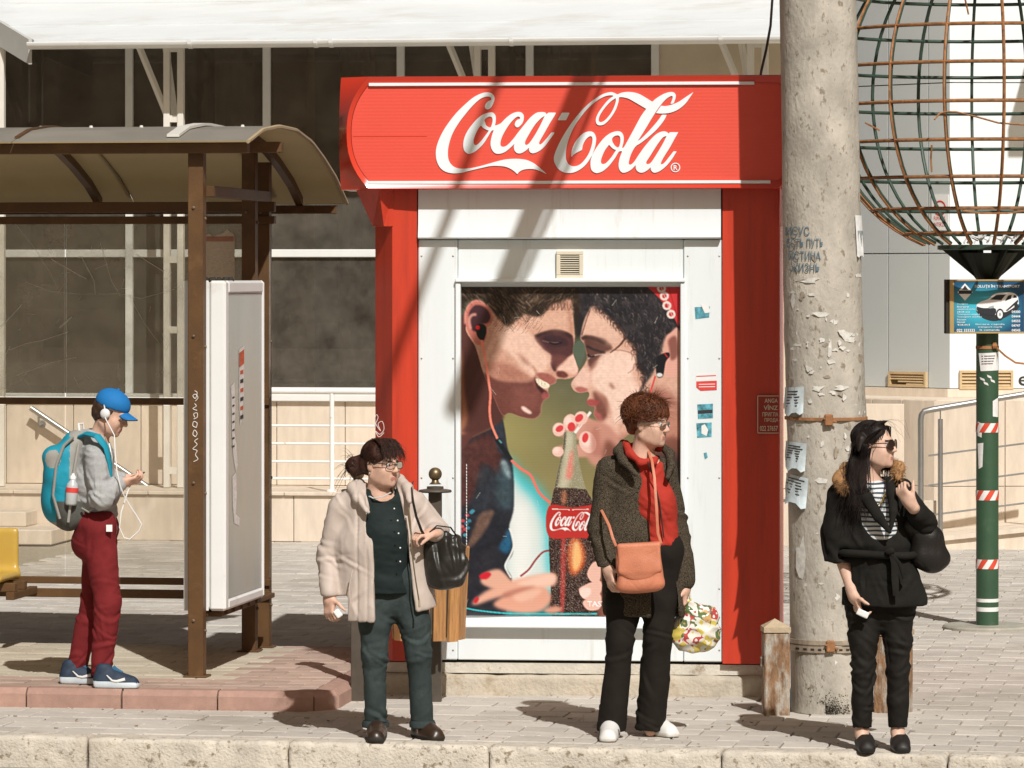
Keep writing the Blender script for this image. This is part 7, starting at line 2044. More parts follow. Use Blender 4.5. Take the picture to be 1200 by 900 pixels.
# ------------------------------------------------------------------ 1. woman in the pale jacket
def woman_jacket():
 g = Fig('person', 'woman in pale beige jacket, jeans and glasses beside the litter bin', G(466, 866), dground(866))
 t = g.t; J = g.J
 H = Head(J(447, 544), (.74, -.67), .05, 0, .95)
 nb = J(443, 585, .02); sL, sR = J(398, 596, .03), J(486, 590, .03)
 eL, wL = J(384, 652, .04), J(386, 700, -.04); eR, wR = J(512, 622, .06), J(507, 625, -.08)
 hL, hR = J(440, 692, .03), J(480, 692, .03); kL, kR = J(439, 768, -.01), J(491, 768, .0); aL, aR = J(440, 846, .03), J(495, 846, .03)
 f = grid(g.pts, .14, .0055)
 H.sculpt(f, nb)
 ch = J(443, 640, .03); f.chain([nb + Vector((0, .02, -.03)), ch, (hL + hR) / 2], [.075, .085, .075], .04, 'add', (1, 0, 0), 1.25)
 for a, b, c in ((sL, eL, wL), (sR, eR, wR)): f.chain([nb + Vector((0, .02, -.04)), a, b, c], [.05, .045, .036, .026], .03)
 for a, b, c in ((hL, kL, aL), (hR, kR, aR)): f.chain([(hL + hR) / 2, a, b, c], [.065, .055, .038, .032], .03); f.cap(c, c + Vector((0, -.02, -.045)), .033, .028)
 hand(f, wL, (.0, -.25, -1), (.6, .6, 0), (.3, -1, 0), (.75, .8, .8, .85), .95)
 hand(f, wR, (-.85, -.5, -.05), (.1, .25, -1), (-.1, -1, .3), (.85, .9, .95, 1.0), .95, (.9, .3, .4))
 sdf_obj('body', f, [m_skin, m_lip, m_brow], t, None, 1, H.paint()); H.eyes(t)
 # jeans
 mj = cloth('dark_denim', (.035, .048, .047), .8, .25, 12, .35, 300, wr=(6, .32, .4), dirt=(.10, .13, .13), dscale=5, damt=.25, dsharp=.35)
 f = grid([hL, hR, kL, kR, aL, aR], .16, .007)
 for h, k_, a, r in ((hL, kL, aL, (.092, .068, .057)), (hR, kR, aR, (.092, .066, .055))):
  f.chain([h, (h + k_) * .5, k_, a], (r[0], (r[0] + r[1]) * .49, r[1] - .006, r[2]), .025)
 f.chain([J(440, 672, .03), J(478, 672, .03)], [.11, .11], .06); f.ell(J(459, 705, .03), (.09, .085, .09), .05); f.half(J(450, 655), (0, 0, 1))
 for a in (aL, aR): f.field(lambda x, y, z, a=a: np.maximum(z - (a.z - .025), np.abs(x - a.x) - .09), 'sub', .004)
 sdf_obj('jeans', f, mj, t, creased(folds(21, .0025, 26, 70, (.9, .9, .9)), [(kL, UPZ, 9, .07, .007), (kR, UPZ, 9, .07, .007), (aL, UPZ, 8, .06, .007), (aR, UPZ, 8, .06, .007), ((hL + hR) / 2, (.5, 0, 1), 9, .05, .007), ((hL + kL) / 2, (.3, 0, 1), 5, .08, .005), ((hR + kR) / 2, (-.3, 0, 1), 5, .08, .005), ((kL + aL) / 2, UPZ, 5, .06, .005)]), 1)
 for a, r in ((aL, .066), (aR, .064)):
  mb = MB(); mb.lathe(a + Vector((0, 0, -.028)), [(r - .012, .0), (r, .003), (r + .002, .022), (r - .004, .036), (r - .016, .036)], 26); mb.build('cuff', mj, t, smooth=60)
 # shirt
 ms = cloth('black_green_top', (.012, .020, .019), .75, .2, 10, .2, 300, wr=(6, .2))
 f = grid([sL, sR, J(445, 700, 0), J(443, 575, 0)], .16, .008)
 f.chain([J(446, 592, .02), J(450, 640, .01), J(454, 690, .02)], [.10, .118, .12], .05, 'add', (1, 0, 0), 1.25); f.cap(J(415, 594, .03), J(475, 592, .03), .05, .05, .05)
 f.ell(J(451, 622, -.06), (.11, .06, .09), .05)
 f.half(J(450, 695), (0, 0, 1) if False else (0, 0, -1)); f.ell(H.w(0, .02, -.15), (.062, .075, .05), .01, 'sub')
 sdf_obj('top', f, ms, t, folds(5, .003, 40, 80), 1)
 for x, y, dy in ((462, 596, -.165), (466, 610, -.178), (467, 625, -.178), (469, 642, -.165), (469, 658, -.155)):
  p = J(x, y, dy); mb = MB(); mb.lathe(p, [(.0035, 0), (.004, .002), (.002, .0035)], 10, axis=(.1, -1, .1)); mb.build('button', m_st_w, t)
 mb = MB(); pts = [J(430, 580, -.03), J(438, 584, -.085), J(448, 582, -.10), J(458, 577, -.09)]; mb.tube(pts, .006, 6, flat=.5); mb.build('neckline_trim', material('white_trim_cloth', (.6, .62, .62), rough=.7), t, smooth=60)
 # jacket
 mk = cloth('beige_jacket_cloth', (.50, .42, .365), .55, .08, 8, .12, 200, wr=(5, .30, .3))
 f = grid([sL, sR, eL, wL, eR, wR, J(400, 728), J(510, 715), J(440, 560)], .14, .007)
 body = [J(444, 594, .045), J(447, 640, .05), J(451, 715, .05)]
 f.chain(body, [.13, .165, .185], .05, 'add', (1, 0, 0), 1.42)
 f.cap(J(405, 592, .04), J(480, 588, .04), .062, .062, .05)
 f.chain([sL, eL, wL + Vector((0, 0, .02))], [.062, .054, .046], .025); f.chain([sR, eR, wR + Vector((.01, .03, 0))], [.062, .056, .047], .025)
 f.half(J(446, 727), (-.0, 0, -1)); f.field(lambda x, y, z: np.maximum(J(470, 700).x - x, z - J(470, 713).z - (x - J(505, 700).x) * .15) + 0 * y, 'sub', .006)
 left = [J(428, 560), J(433, 585), J(438, 620), J(440, 670), J(440, 735)]; right = [J(460, 560), J(468, 580), J(475, 610), J(480, 655), J(491, 735)]
 opening(f, left, right, g.d + .02, k=.012)
 f.ell(H.w(0, .0, -.17), (.066, .075, .07), .01, 'sub'); f.ell(wR + Vector((-.07, -.06, .0)), (.07, .07, .05), .01, 'sub')
 f.field(lambda x, y, z: np.maximum(np.abs(x - wL.x) - .09, z - wL.z - .005), 'sub', .003)
 # ribbed stand-up collar
 for pts in ([J(422, 566, .07), J(414, 572, .0), J(420, 584, -.07), J(431, 600, -.125)], [J(448, 566, .08), J(468, 562, .05), J(478, 572, -.03), J(480, 588, -.11)]):
  f.chain(pts, [.026, .028, .028, .014], .015)
 def jd(V):
  o = creased(folds(31, .0025, 26, 80, (1, 1, .8)), [(eL, (.3, 0, 1), 14, .12, .007), (eR, (.6, 0, 1), 9, .07, .007), (sL, (.7, 0, .7), 5, .05, .006), (sR, (-.7, 0, .7), 5, .06, .006), (J(424, 700, -.1), (1, 0, .0), 5, .05, .004), (J(425, 640, -.1), (1, 0, .0), 4, .05, .004)])(V)
  ax = (V[:, 0] - J(444, 640).x)
  return o - .006 * np.exp(-((np.abs(ax + .105)) / .006) ** 2) - .005 * np.exp(-((np.abs(ax + .055)) / .006) ** 2)
 jk_ = sdf_obj('jacket', f, mk, t, jd, 1)
 zp_ = [J(x, y, dy) for x, y, dy in ((479, 595, -.11), (481, 612, -.125), (483, 650, -.15), (487, 680, -.165), (491, 704, -.17))]
 mb = MB(); mb.tube(zp_, .0035, 5); mb.tube([zp_[-1], zp_[-1] + Vector((.002, -.01, -.03))], .005, 5); mb.build('zip', m_brass, jk_, smooth=60)
 mb = MB(); mb.tube([J(413, 668, -.145), J(409, 690, -.15), J(411, 708, -.15)], .004, 5); mb.build('pocket_edge', mk, jk_, smooth=60)
 # hair: pulled back with a loose bun and a fringe
 mh = material('dark_brown_hair', (.045, .017, .010), rough=.6, var=.5, scale=60, spec=.3, stretch=(1, 1, .4))
 f = grid([H.c], .24, .006)
 H.ell(f, (0, -.022, .045), (.083, .100, .086), .01); H.ell(f, (0, -.07, -.005), (.07, .05, .06), .03)
 bun = J(416, 546, .06); f.ell(bun, (.042, .042, .046), .03); f.cap(H.w(0, -.085, .0), bun, .048, .036, .03)
 H.ell(f, (0, .115, -.02), (.072, .075, .075), .02, 'sub')
 hs = sdf_obj('hair', f, mh, t, lambda V: wob(V, 120, 4, 8, (1, 1, .5)) * .004, 1)
 rs = np.random.RandomState(8); pth = []
 for k in range(260):                              # fringe falling over the brow
  a = [-.95, -.7, -.45, -.1, .2, .55, .9][rs.randint(7)] + rs.normal(0, .07); p0 = H.w(a * .05, -.03 + rs.uniform(0, .05), .134); p1 = H.w(a * .066 + rs.normal(0, .004), .058, .104 + rs.normal(0, .004)); p2 = H.w(a * .070 + rs.normal(0, .008), .088, .066 + rs.normal(0, .010)); p3 = H.w(a * .074 + rs.normal(0, .012), .093, .034 + rs.normal(0, .014)); pth.append([p0, (p0 + p1) * .5 + H.u * .010, p1, p2, p3])
 for k in range(60):                               # loose ends at the bun
  p0 = bun + Vector((rs.normal(0, .03), rs.normal(0, .03), rs.normal(.01, .02))); dv = Vector((rs.normal(-.4, .5), rs.normal(0, .4), rs.normal(-.3, .7)))
  pth.append([p0, p0 + dv * .02, p0 + dv * .035 + Vector((0, 0, -.006)), p0 + dv * .05 + Vector((0, 0, -.016)), p0 + dv * .06 + Vector((-.006, 0, -.03))])
 strands('hair_strands', pth, np.full(len(pth), .0015), mh, hs, .3)
 fl = hair_flow(H, (0, -.022, .045), (.083, .100, .086), 1300, 3, lambda q: np.stack([-q[:, 0] * .4, -np.ones(len(q)), -.25 + 0 * q[:, 0]], 1), lambda q: (q[:, 2] > -.35) & ((q[:, 1] < .78) | (q[:, 2] > .5)), lift=.005)
 strands('hair_strands', fl, np.full(len(fl), .0019), mh, hs, .4)
 rr_ = np.random.RandomState(6); bq = rr_.normal(size=(360, 3)); bq /= np.linalg.norm(bq, axis=1, keepdims=True); bp_ = []
 for v in bq:
  ax = np.cross(v, (0.2, .9, .3)); ax /= np.linalg.norm(ax); bp_.append([np.array(bun) + .047 * (v * math.cos(t_) + ax * math.sin(t_)) for t_ in (0, .35, .7, 1.05, 1.4)])
 strands('hair_strands', np.array(bp_), np.full(len(bp_), .0019), mh, hs, .5)
 glasses(t, H, .027, .018, m_black, m_lensc, .0021, .106)
 e_ = H.w(.076, -.008, -.048) if H.r.y < 0 else H.w(-.076, -.008, -.048)
 for g_ in (-1, 1):
  mb = MB(); mb.lathe(H.w(g_ * .078, -.008, -.046), [(.002, -.006), (.006, 0), (.002, .006)], 10); mb.build('earring', m_metal, t)
 # shoes
 ml = material('brown_leather', (.035, .02, .012), rough=.35, var=.3, scale=12, spec=.5); mso = material('dark_sole', (.02, .016, .012), rough=.7)
 shoe(t, G(443, 863), G(440, 871.2), 0, .098, .05, [ml, mso], .02)
 hp = G(487, 863); shoe(t, hp, hp + Vector((.125, -.20, 0)), 0, .095, .05, [ml, mso], .02)
 # what she carries
 mb_ = material('black_nylon', (.020, .018, .014), rough=.4, var=.3, scale=8, spec=.5, wr=(9, .4, .5))
 c = J(521, 652, -.02)
 o = thing('black_handbag', 'gathered black nylon handbag hanging from the arm of the woman in beige', 'handbag', J(521, 692, -.02))
 f = grid([c], .22, .007); f.ell(c + Vector((.0, 0, -.04)), (.112, .07, .120), .03); f.ell(c + Vector((-.005, .0, .07)), (.100, .055, .055), .05); f.rbox(c + Vector((0, 0, -.10)), (.095, .055, .05), .035, .03)
 f.ell(c + Vector((-.02, .0, .125)), (.06, .03, .022), .02, 'sub')
 def bd_(V):
  q = V - np.array(c); return (np.sin(q[:, 0] * 95 + wob(V, 18, 3) * 1.5) * .007 * np.clip((q[:, 2] + .03) / .1, 0, 1) + wob(V, 34, 6, 7) * .007).astype(np.float32)
 sdf_obj('bag_body', f, mb_, o, creased(bd_, [(c + Vector((0, -.05, .06)), (1, 0, .1), 16, .09, .012), (c + Vector((0, -.05, -.04)), (.6, 0, .6), 10, .09, .010)]), 1)
 mb = MB(); mb.tube([J(500, 632, -.09), J(494, 622, -.16), J(488, 606, -.165), J(484, 588, -.13), J(482, 572, -.06), J(484, 565, .06)], .008, 6, flat=.4); mb.build('strap', mb_, o, smooth=60)
 mb = MB(); mb.tube([J(535, 628, -.04), J(528, 618, -.06), J(512, 616, -.10), J(503, 624, -.12)], .007, 6, flat=.5); mb.build('strap', mb_, o, smooth=60)
 ti = J(396, 719, -.09); f = grid([ti], .05, .004); f.rbox(ti, (.017, .006, .022), .005, 0, 'add', [(.8, 0, .6), (0, 1, 0), (-.6, 0, .8)])
 o = sdf_obj('phone', f, m_st_w, None, None, 1, origin=ti); tag(o, 'small pale phone in the hanging hand of the woman in beige', 'phone')
woman_jacket()

# ------------------------------------------------------------------ 2. woman in the tweed coat
def woman_tweed():
 g = Fig('person', 'short-haired woman in open tweed coat and red jacket before the poster', G(742, 864), dground(864.5))
 t = g.t; J = g.J
 H = Head(J(760, 497), (.90, -.43), .04, 0, .95)
 nb = J(752, 537, .02); sL, sR = J(713, 551, .04), J(780, 554, .04)
 eL, wL = J(704, 620, .03), J(713, 668, -.10); eR, wR = J(795, 628, .08), J(803, 688, .05)
 hL, hR = J(735, 655, .03), J(777, 652, .03); kL, kR = J(726, 752, -.01), J(771, 752, .03); aL, aR = J(716, 848, .02), J(762, 846, .08)
 f = grid(g.pts, .14, .0055); H.sculpt(f, nb)
 f.chain([nb + Vector((0, .02, -.04)), J(752, 600, .03), (hL + hR) / 2], [.075, .085, .075], .04, 'add', (1, 0, 0), 1.2)
 for a, b, c in ((sL, eL, wL), (sR, eR, wR)): f.chain([nb + Vector((0, .02, -.04)), a, b, c], [.05, .045, .036, .026], .03)
 for a, b, c in ((hL, kL, aL), (hR, kR, aR)): f.chain([(hL + hR) / 2, a, b, c], [.065, .055, .038, .032], .03); f.cap(c, c + Vector((0, -.02, -.045)), .033, .028)
 hand(f, wL, (.18, -.5, -.8), (.75, .4, 0), (.3, -1, .1), (.6, .65, .7, .75), .95)
 hand(f, wR, (0, 0, -1), (-1, .2, 0), (0, -1, 0), (1.2, 1.25, 1.3, 1.3), .95, (.6, .5, .6))
 sdf_obj('body', f, [m_skin, m_lip, m_brow], t, None, 1, H.paint()); H.eyes(t)
 mt = cloth('black_trousers', (.014, .011, .008), .85, .25, 10, .25, 260, wr=(5, .3, .3))
 f = grid([hL, hR, kL, kR, aL, aR], .16, .007)
 for h, k_, a, r in ((hL, kL, aL, (.098, .076, .074)), (hR, kR, aR, (.10, .078, .076))): f.chain([h, (h + k_) * .5, k_, a + Vector((0, 0, -.035))], (r[0], .088, r[1] - .008, r[2]), .025)
 f.ell(J(752, 690, .03), (.09, .085, .12), .05)
 f.chain([J(740, 640, .03), J(775, 640, .03)], [.105, .105], .06); f.half(J(755, 622), (0, 0, 1)); f.half(J(740, 857), (.0, 0, -1))
 sdf_obj('trousers', f, mt, t, creased(folds(41, .003, 24, 60, (.9, .9, .6)), [(kL, UPZ, 7, .08, .007), (kR, UPZ, 7, .08, .007), (aL, (.5, 0, 1), 7, .08, .007), (aR, (.5, 0, 1), 7, .08, .007), (J(752, 690, -.02), (.6, 0, 1), 8, .07, .007), ((kR + aR) / 2, (1, 0, .2), 5, .05, .005)]), 1)
 mr = cloth('red_fleece', (.40, .035, .022), .8, .12, 12, .2, 240, wr=(6, .25, .3))
 f = grid([sL, sR, J(756, 640), J(752, 510)], .14, .007)
 f.chain([J(757, 552, .02), J(766, 595, .015), J(771, 635, .02)], [.09, .098, .10], .05, 'add', (1, 0, 0), 1.1); f.ell(J(771, 588, -.045), (.075, .055, .075), .05)
 f.chain([J(733, 520, .05), J(738, 532, -.03), J(750, 542, -.085), J(764, 541, -.085), J(772, 530, -.04)], [.022] * 5, .02); f.chain([J(735, 527, .07), J(756, 520, .09), J(772, 524, .06)], [.026] * 3, .02)
 f.half(J(766, 640), (.05, 0, -1))
 f.ell(H.w(0, .03, -.155), (.058, .07, .05), .01, 'sub')
 rj = sdf_obj('red_jacket', f, mr, t, creased(folds(43, .003, 40, 90), [(J(762, 580, -.1), (.4, 0, 1), 9, .10, .006), (J(770, 630, -.1), UPZ, 7, .05, .007)]), 1)
 mb = MB(); mb.tube([J(759, 541, -.115), J(766, 560, -.11), J(773, 590, -.112), J(778, 630, -.10)], .0035, 5); mb.build('zip', m_gap, rj, smooth=60)
 # coat
 m = material('tweed', (.065, .052, .036), rough=.95, var=.97, scale=230, detail=1.5, bump=.5, bscale=220, spec=.1)
 f = grid([sL, sR, eL, wL, eR, wR, J(700, 724), J(815, 722), J(750, 515)], .13, .0075)
 f.chain([J(747, 556, .055), J(748, 630, .06), J(755, 712, .06)], [.12, .152, .165], .05, 'add', (1, 0, 0), 1.26)
 f.cap(J(716, 551, .045), J(778, 553, .045), .060, .060, .05)
 f.chain([sL, eL, wL + Vector((-.005, .02, .02))], [.062, .060, .052], .03); f.chain([sR, eR, wR + Vector((0, 0, .03))], [.060, .060, .054], .03)
 f.half(J(730, 722), (-.03, 0, -1))
 left = [J(742, 510), J(747, 540), J(756, 575), J(763, 640), J(762, 735)]; right = [J(768, 510), J(772, 540), J(777, 580), J(786, 640), J(797, 735)]
 opening(f, left, right, g.d + .05, k=.012)
 f.ell(H.w(0, 0, -.165), (.064, .075, .06), .01, 'sub')
 f.field(lambda x, y, z: np.maximum(np.maximum(x - (wL.x + .035), z - wL.z - .01), y - (wL.y + .09)), 'sub', .003, J(680, 700, -.2) , J(735, 660, .3))
 for pts, r in (([J(730, 519, .08), J(724, 528, .0), J(730, 540, -.07), J(745, 556, -.115)], [.018, .022, .022, .010]), ([J(775, 522, .08), J(785, 532, .03), J(787, 545, -.05), J(782, 560, -.10)], [.018, .022, .022, .010])): f.chain(pts, r, .012)
 sdf_obj('tweed_coat', f, m, t, creased(folds(47, .0045, 28, 60, (.7, .7, 1.1)), [(eL, UPZ, 9, .09, .009), (eR, UPZ, 8, .08, .009), (sL, (.7, 0, .7), 6, .06, .008), (J(725, 690, -.05), (1, 0, .1), 7, .07, .007)]), 1)
 # short tousled auburn hair
 mh = material('auburn_hair', (.14, .043, .015), rough=.5, var=.5, scale=50, spec=.4)
 f = grid([H.c], .2, .006); H.ell(f, (0, -.022, .056), (.094, .110, .092), .01); H.ell(f, (0, -.075, .0), (.072, .045, .06), .03); H.ell(f, (0, .130, -.036), (.08, .085, .080), .02, 'sub')
 for s_ in (-1, 1): H.ell(f, (s_ * .085, .015, -.02), (.04, .05, .05), .01, 'sub')
 hs = sdf_obj('hair', f, mh, t, lambda V: wob(V, 90, 4, 8) * .007, 1)
 rs = np.random.RandomState(18); pth = []
 for k in range(2600):
  a, b = rs.uniform(0, 6.28), math.acos(rs.uniform(-.25, 1)); n = Vector((math.sin(b) * math.cos(a), math.sin(b) * math.sin(a), math.cos(b)))
  if (n.y > .55 and n.z < .45) or (n.z < -.1 and n.y > -.3): continue
  p0 = H.w(n.x * .093, -.022 + n.y * .108, .056 + n.z * .090); nn = (H.r * n.x + H.f * n.y + H.u * n.z)
  dv = nn * (.75 if k % 4 == 0 else .30) + Vector((rs.normal(0, .45), rs.normal(0, .45), rs.normal(-.1, .4))) + H.f * .4
  L = rs.uniform(.02, .055); pth.append([p0 - nn * .01, p0 + dv * L * .4, p0 + dv * L * .75 + Vector((0, 0, -.003)), p0 + dv * L + Vector((0, 0, -.010))])
 strands('hair_strands', pth, np.full(len(pth), .0016), mh, hs, .25)
 fl = hair_flow(H, (0, -.022, .056), (.094, .110, .092), 1500, 7, lambda q: np.stack([-q[:, 0] * .2, .5 + 0 * q[:, 0], -.5 + 0 * q[:, 0]], 1), lambda q: (q[:, 2] > -.45) & ((q[:, 1] < .6) | (q[:, 2] > .4)), 6, .17, .9, .22, lambda p: (p[:, 2] < .012) & (p[:, 1] > -.035))
 strands('hair_strands', fl, np.full(len(fl), .0019), mh, hs, .4)
 glasses(t, H, .024, .014, m_metal, m_lensc, .0015, .106)
 # white trainers with dark stripes
 mw = material('white_leather', (.70, .69, .66), rough=.5, var=.06); mws = material('white_rubber', (.62, .60, .55), rough=.6, var=.08, dirt=(.4, .35, .28), dscale=20, damt=.2)
 hL_ = G(717, 861.5); s1 = shoe(t, hL_, G(712, 870.2), 0, .095, .05, [mw, mws], .02); hR_ = G(758, 859.5)
 s2 = shoe(t, hR_, hR_ + Vector((.135, -.19, 0)), 0, .093, .05, [mw, mws], .02)
 for s_, hp, dv in ((s2, hR_, Vector((.135, -.19, 0))), (s1, hL_, G(712, 870.2) - hL_)):
  d_ = dv.normalized(); sd = Vector((d_.y, -d_.x, 0))
  for q in (.5, .62):
   for g_ in (-1, 1):
    c_ = hp + dv * q; mb = MB(); mb.tube([c_ + sd * g_ * .047 + Vector((0, 0, .022)), c_ + sd * g_ * .044 + Vector((0, 0, .045)) - d_ * .006, c_ + sd * g_ * .028 + Vector((0, 0, .064)) - d_ * .012], .006, 5); mb.build('stripe', m_black, s_, smooth=60)
 # coral shoulder bag
 mc = material('coral_leather', (.56, .20, .11), rough=.5, var=.10, scale=10, spec=.4, bump=.2, bscale=160, wr=(7, .3), dirt=(.42, .13, .07), dscale=7, damt=.25, dsharp=.3)
 c = J(749, 664, -.20); R = [(.99, -.10, .06), (.10, .99, 0), (-.06, 0, .99)]
 o = thing('coral_shoulder_bag', 'coral leather shoulder bag with rounded flap worn over the tweed coat', 'handbag', J(749, 693, -.2))
 f = grid([c], .2, .006); f.rbox(c, (.110, .034, .112), .03, 0, 'add', R); f.ell(c + Vector((0, 0, -.092)), (.117, .045, .042), .03, 'add', R)
 sdf_obj('bag_body', f, mc, o, lambda V: wob(V, 30, 5) * .0035, 1)
 f = grid([c], .2, .006); f.rbox(c + Vector((0, -.030, .043)), (.107, .012, .070), .012, 0, 'add', R); f.ell(c + Vector((0, -.033, -.012)), (.095, .014, .056), .02, 'add', R); f.rbox(c + Vector((0, -.005, .106)), (.107, .03, .012), .010, .01, 'add', R)
 sdf_obj('flap', f, mc, o, lambda V: wob(V, 26, 9) * .0025, 1)
 for pts in ([J(775, 637, -.205), J(771, 625, -.215), J(769, 590, -.205), J(767, 560, -.175), J(764, 540, -.125), J(759, 526, -.01), J(752, 523, .09)], [J(722, 640, -.21), J(718, 630, -.215), J(714, 616, -.18), J(706, 600, -.06), J(700, 590, .1)]):
  mb = MB(); mb.tube(pts, .0075, 6, flat=.35); mb.build('strap', mc, o, smooth=60)
 # printed plastic carrier
 mp = bpy.data.materials.new('floral_plastic'); mp.use_nodes = True; nt = mp.node_tree; N = nt.nodes; L = nt.links; b = N['Principled BSDF']; b.inputs['Roughness'].default_value = .22
 tc = N.new('ShaderNodeTexCoord'); nz = N.new('ShaderNodeTexNoise'); nz.inputs['Scale'].default_value = 11; nz.inputs['Detail'].default_value = 2
 vo = N.new('ShaderNodeTexVoronoi'); vo.inputs['Scale'].default_value = 15; L.new(tc.outputs['Object'], vo.inputs['Vector']); L.new(tc.outputs['Object'], nz.inputs['Vector'])
 mxn = N.new('ShaderNodeMath'); mxn.operation = 'MULTIPLY_ADD'; mxn.inputs[1].default_value = .45; L.new(nz.outputs['Fac'], mxn.inputs[2]); sep = N.new('ShaderNodeSeparateColor'); L.new(vo.outputs['Color'], sep.inputs['Color']); L.new(sep.outputs['Red'], mxn.inputs[0])
 rp = N.new('ShaderNodeValToRGB'); cr = rp.color_ramp; cr.interpolation = 'CONSTANT'
 cols = [(0, (.66, .63, .55)), (.50, (.60, .48, .10)), (.60, (.70, .67, .58)), (.68, (.45, .06, .06)), (.75, (.72, .70, .64)), (.82, (.10, .16, .06)), (.90, (.55, .34, .14)), (.97, (.2, .1, .07))]
 cr.elements[0].color = cols[0][1] + (1,); cr.elements[1].position = cols[1][0]; cr.elements[1].color = cols[1][1] + (1,)
 for p_, c_ in cols[2:]: e = cr.elements.new(p_); e.color = c_ + (1,)
 L.new(mxn.outputs['Value'], rp.inputs['Fac']); L.new(rp.outputs['Color'], b.inputs['Base Color'])
 c = J(817, 732, .10); o = thing('plastic_carrier', 'crumpled plastic carrier bag printed with flowers, hanging beside the tweed coat', 'plastic bag', J(817, 770, .1))
 f = grid([c, J(805, 700, .05)], .2, .0075); f.ell(c + Vector((0, 0, -.03)), (.122, .075, .120), .03); f.ell(c + Vector((-.07, 0, -.05)), (.07, .06, .075), .04); f.chain([c + Vector((-.02, 0, .04)), J(806, 704, .06)], [.07, .02], .05); f.ell(c + Vector((.05, 0, .04)), (.06, .05, .06), .04)
 sdf_obj('bag_body', f, mp, o, lambda V: (np.abs(wob(V, 55, 5, 7)) * -.012 + wob(V, 25, 8) * .008).astype(np.float32), 0)
 mb = MB(); mb.tube([J(803, 712, .05), J(804, 698, .03), J(808, 694, .05), J(810, 712, .08)], .006, 5); mb.build('handle', mp, o, smooth=60)
woman_tweed()

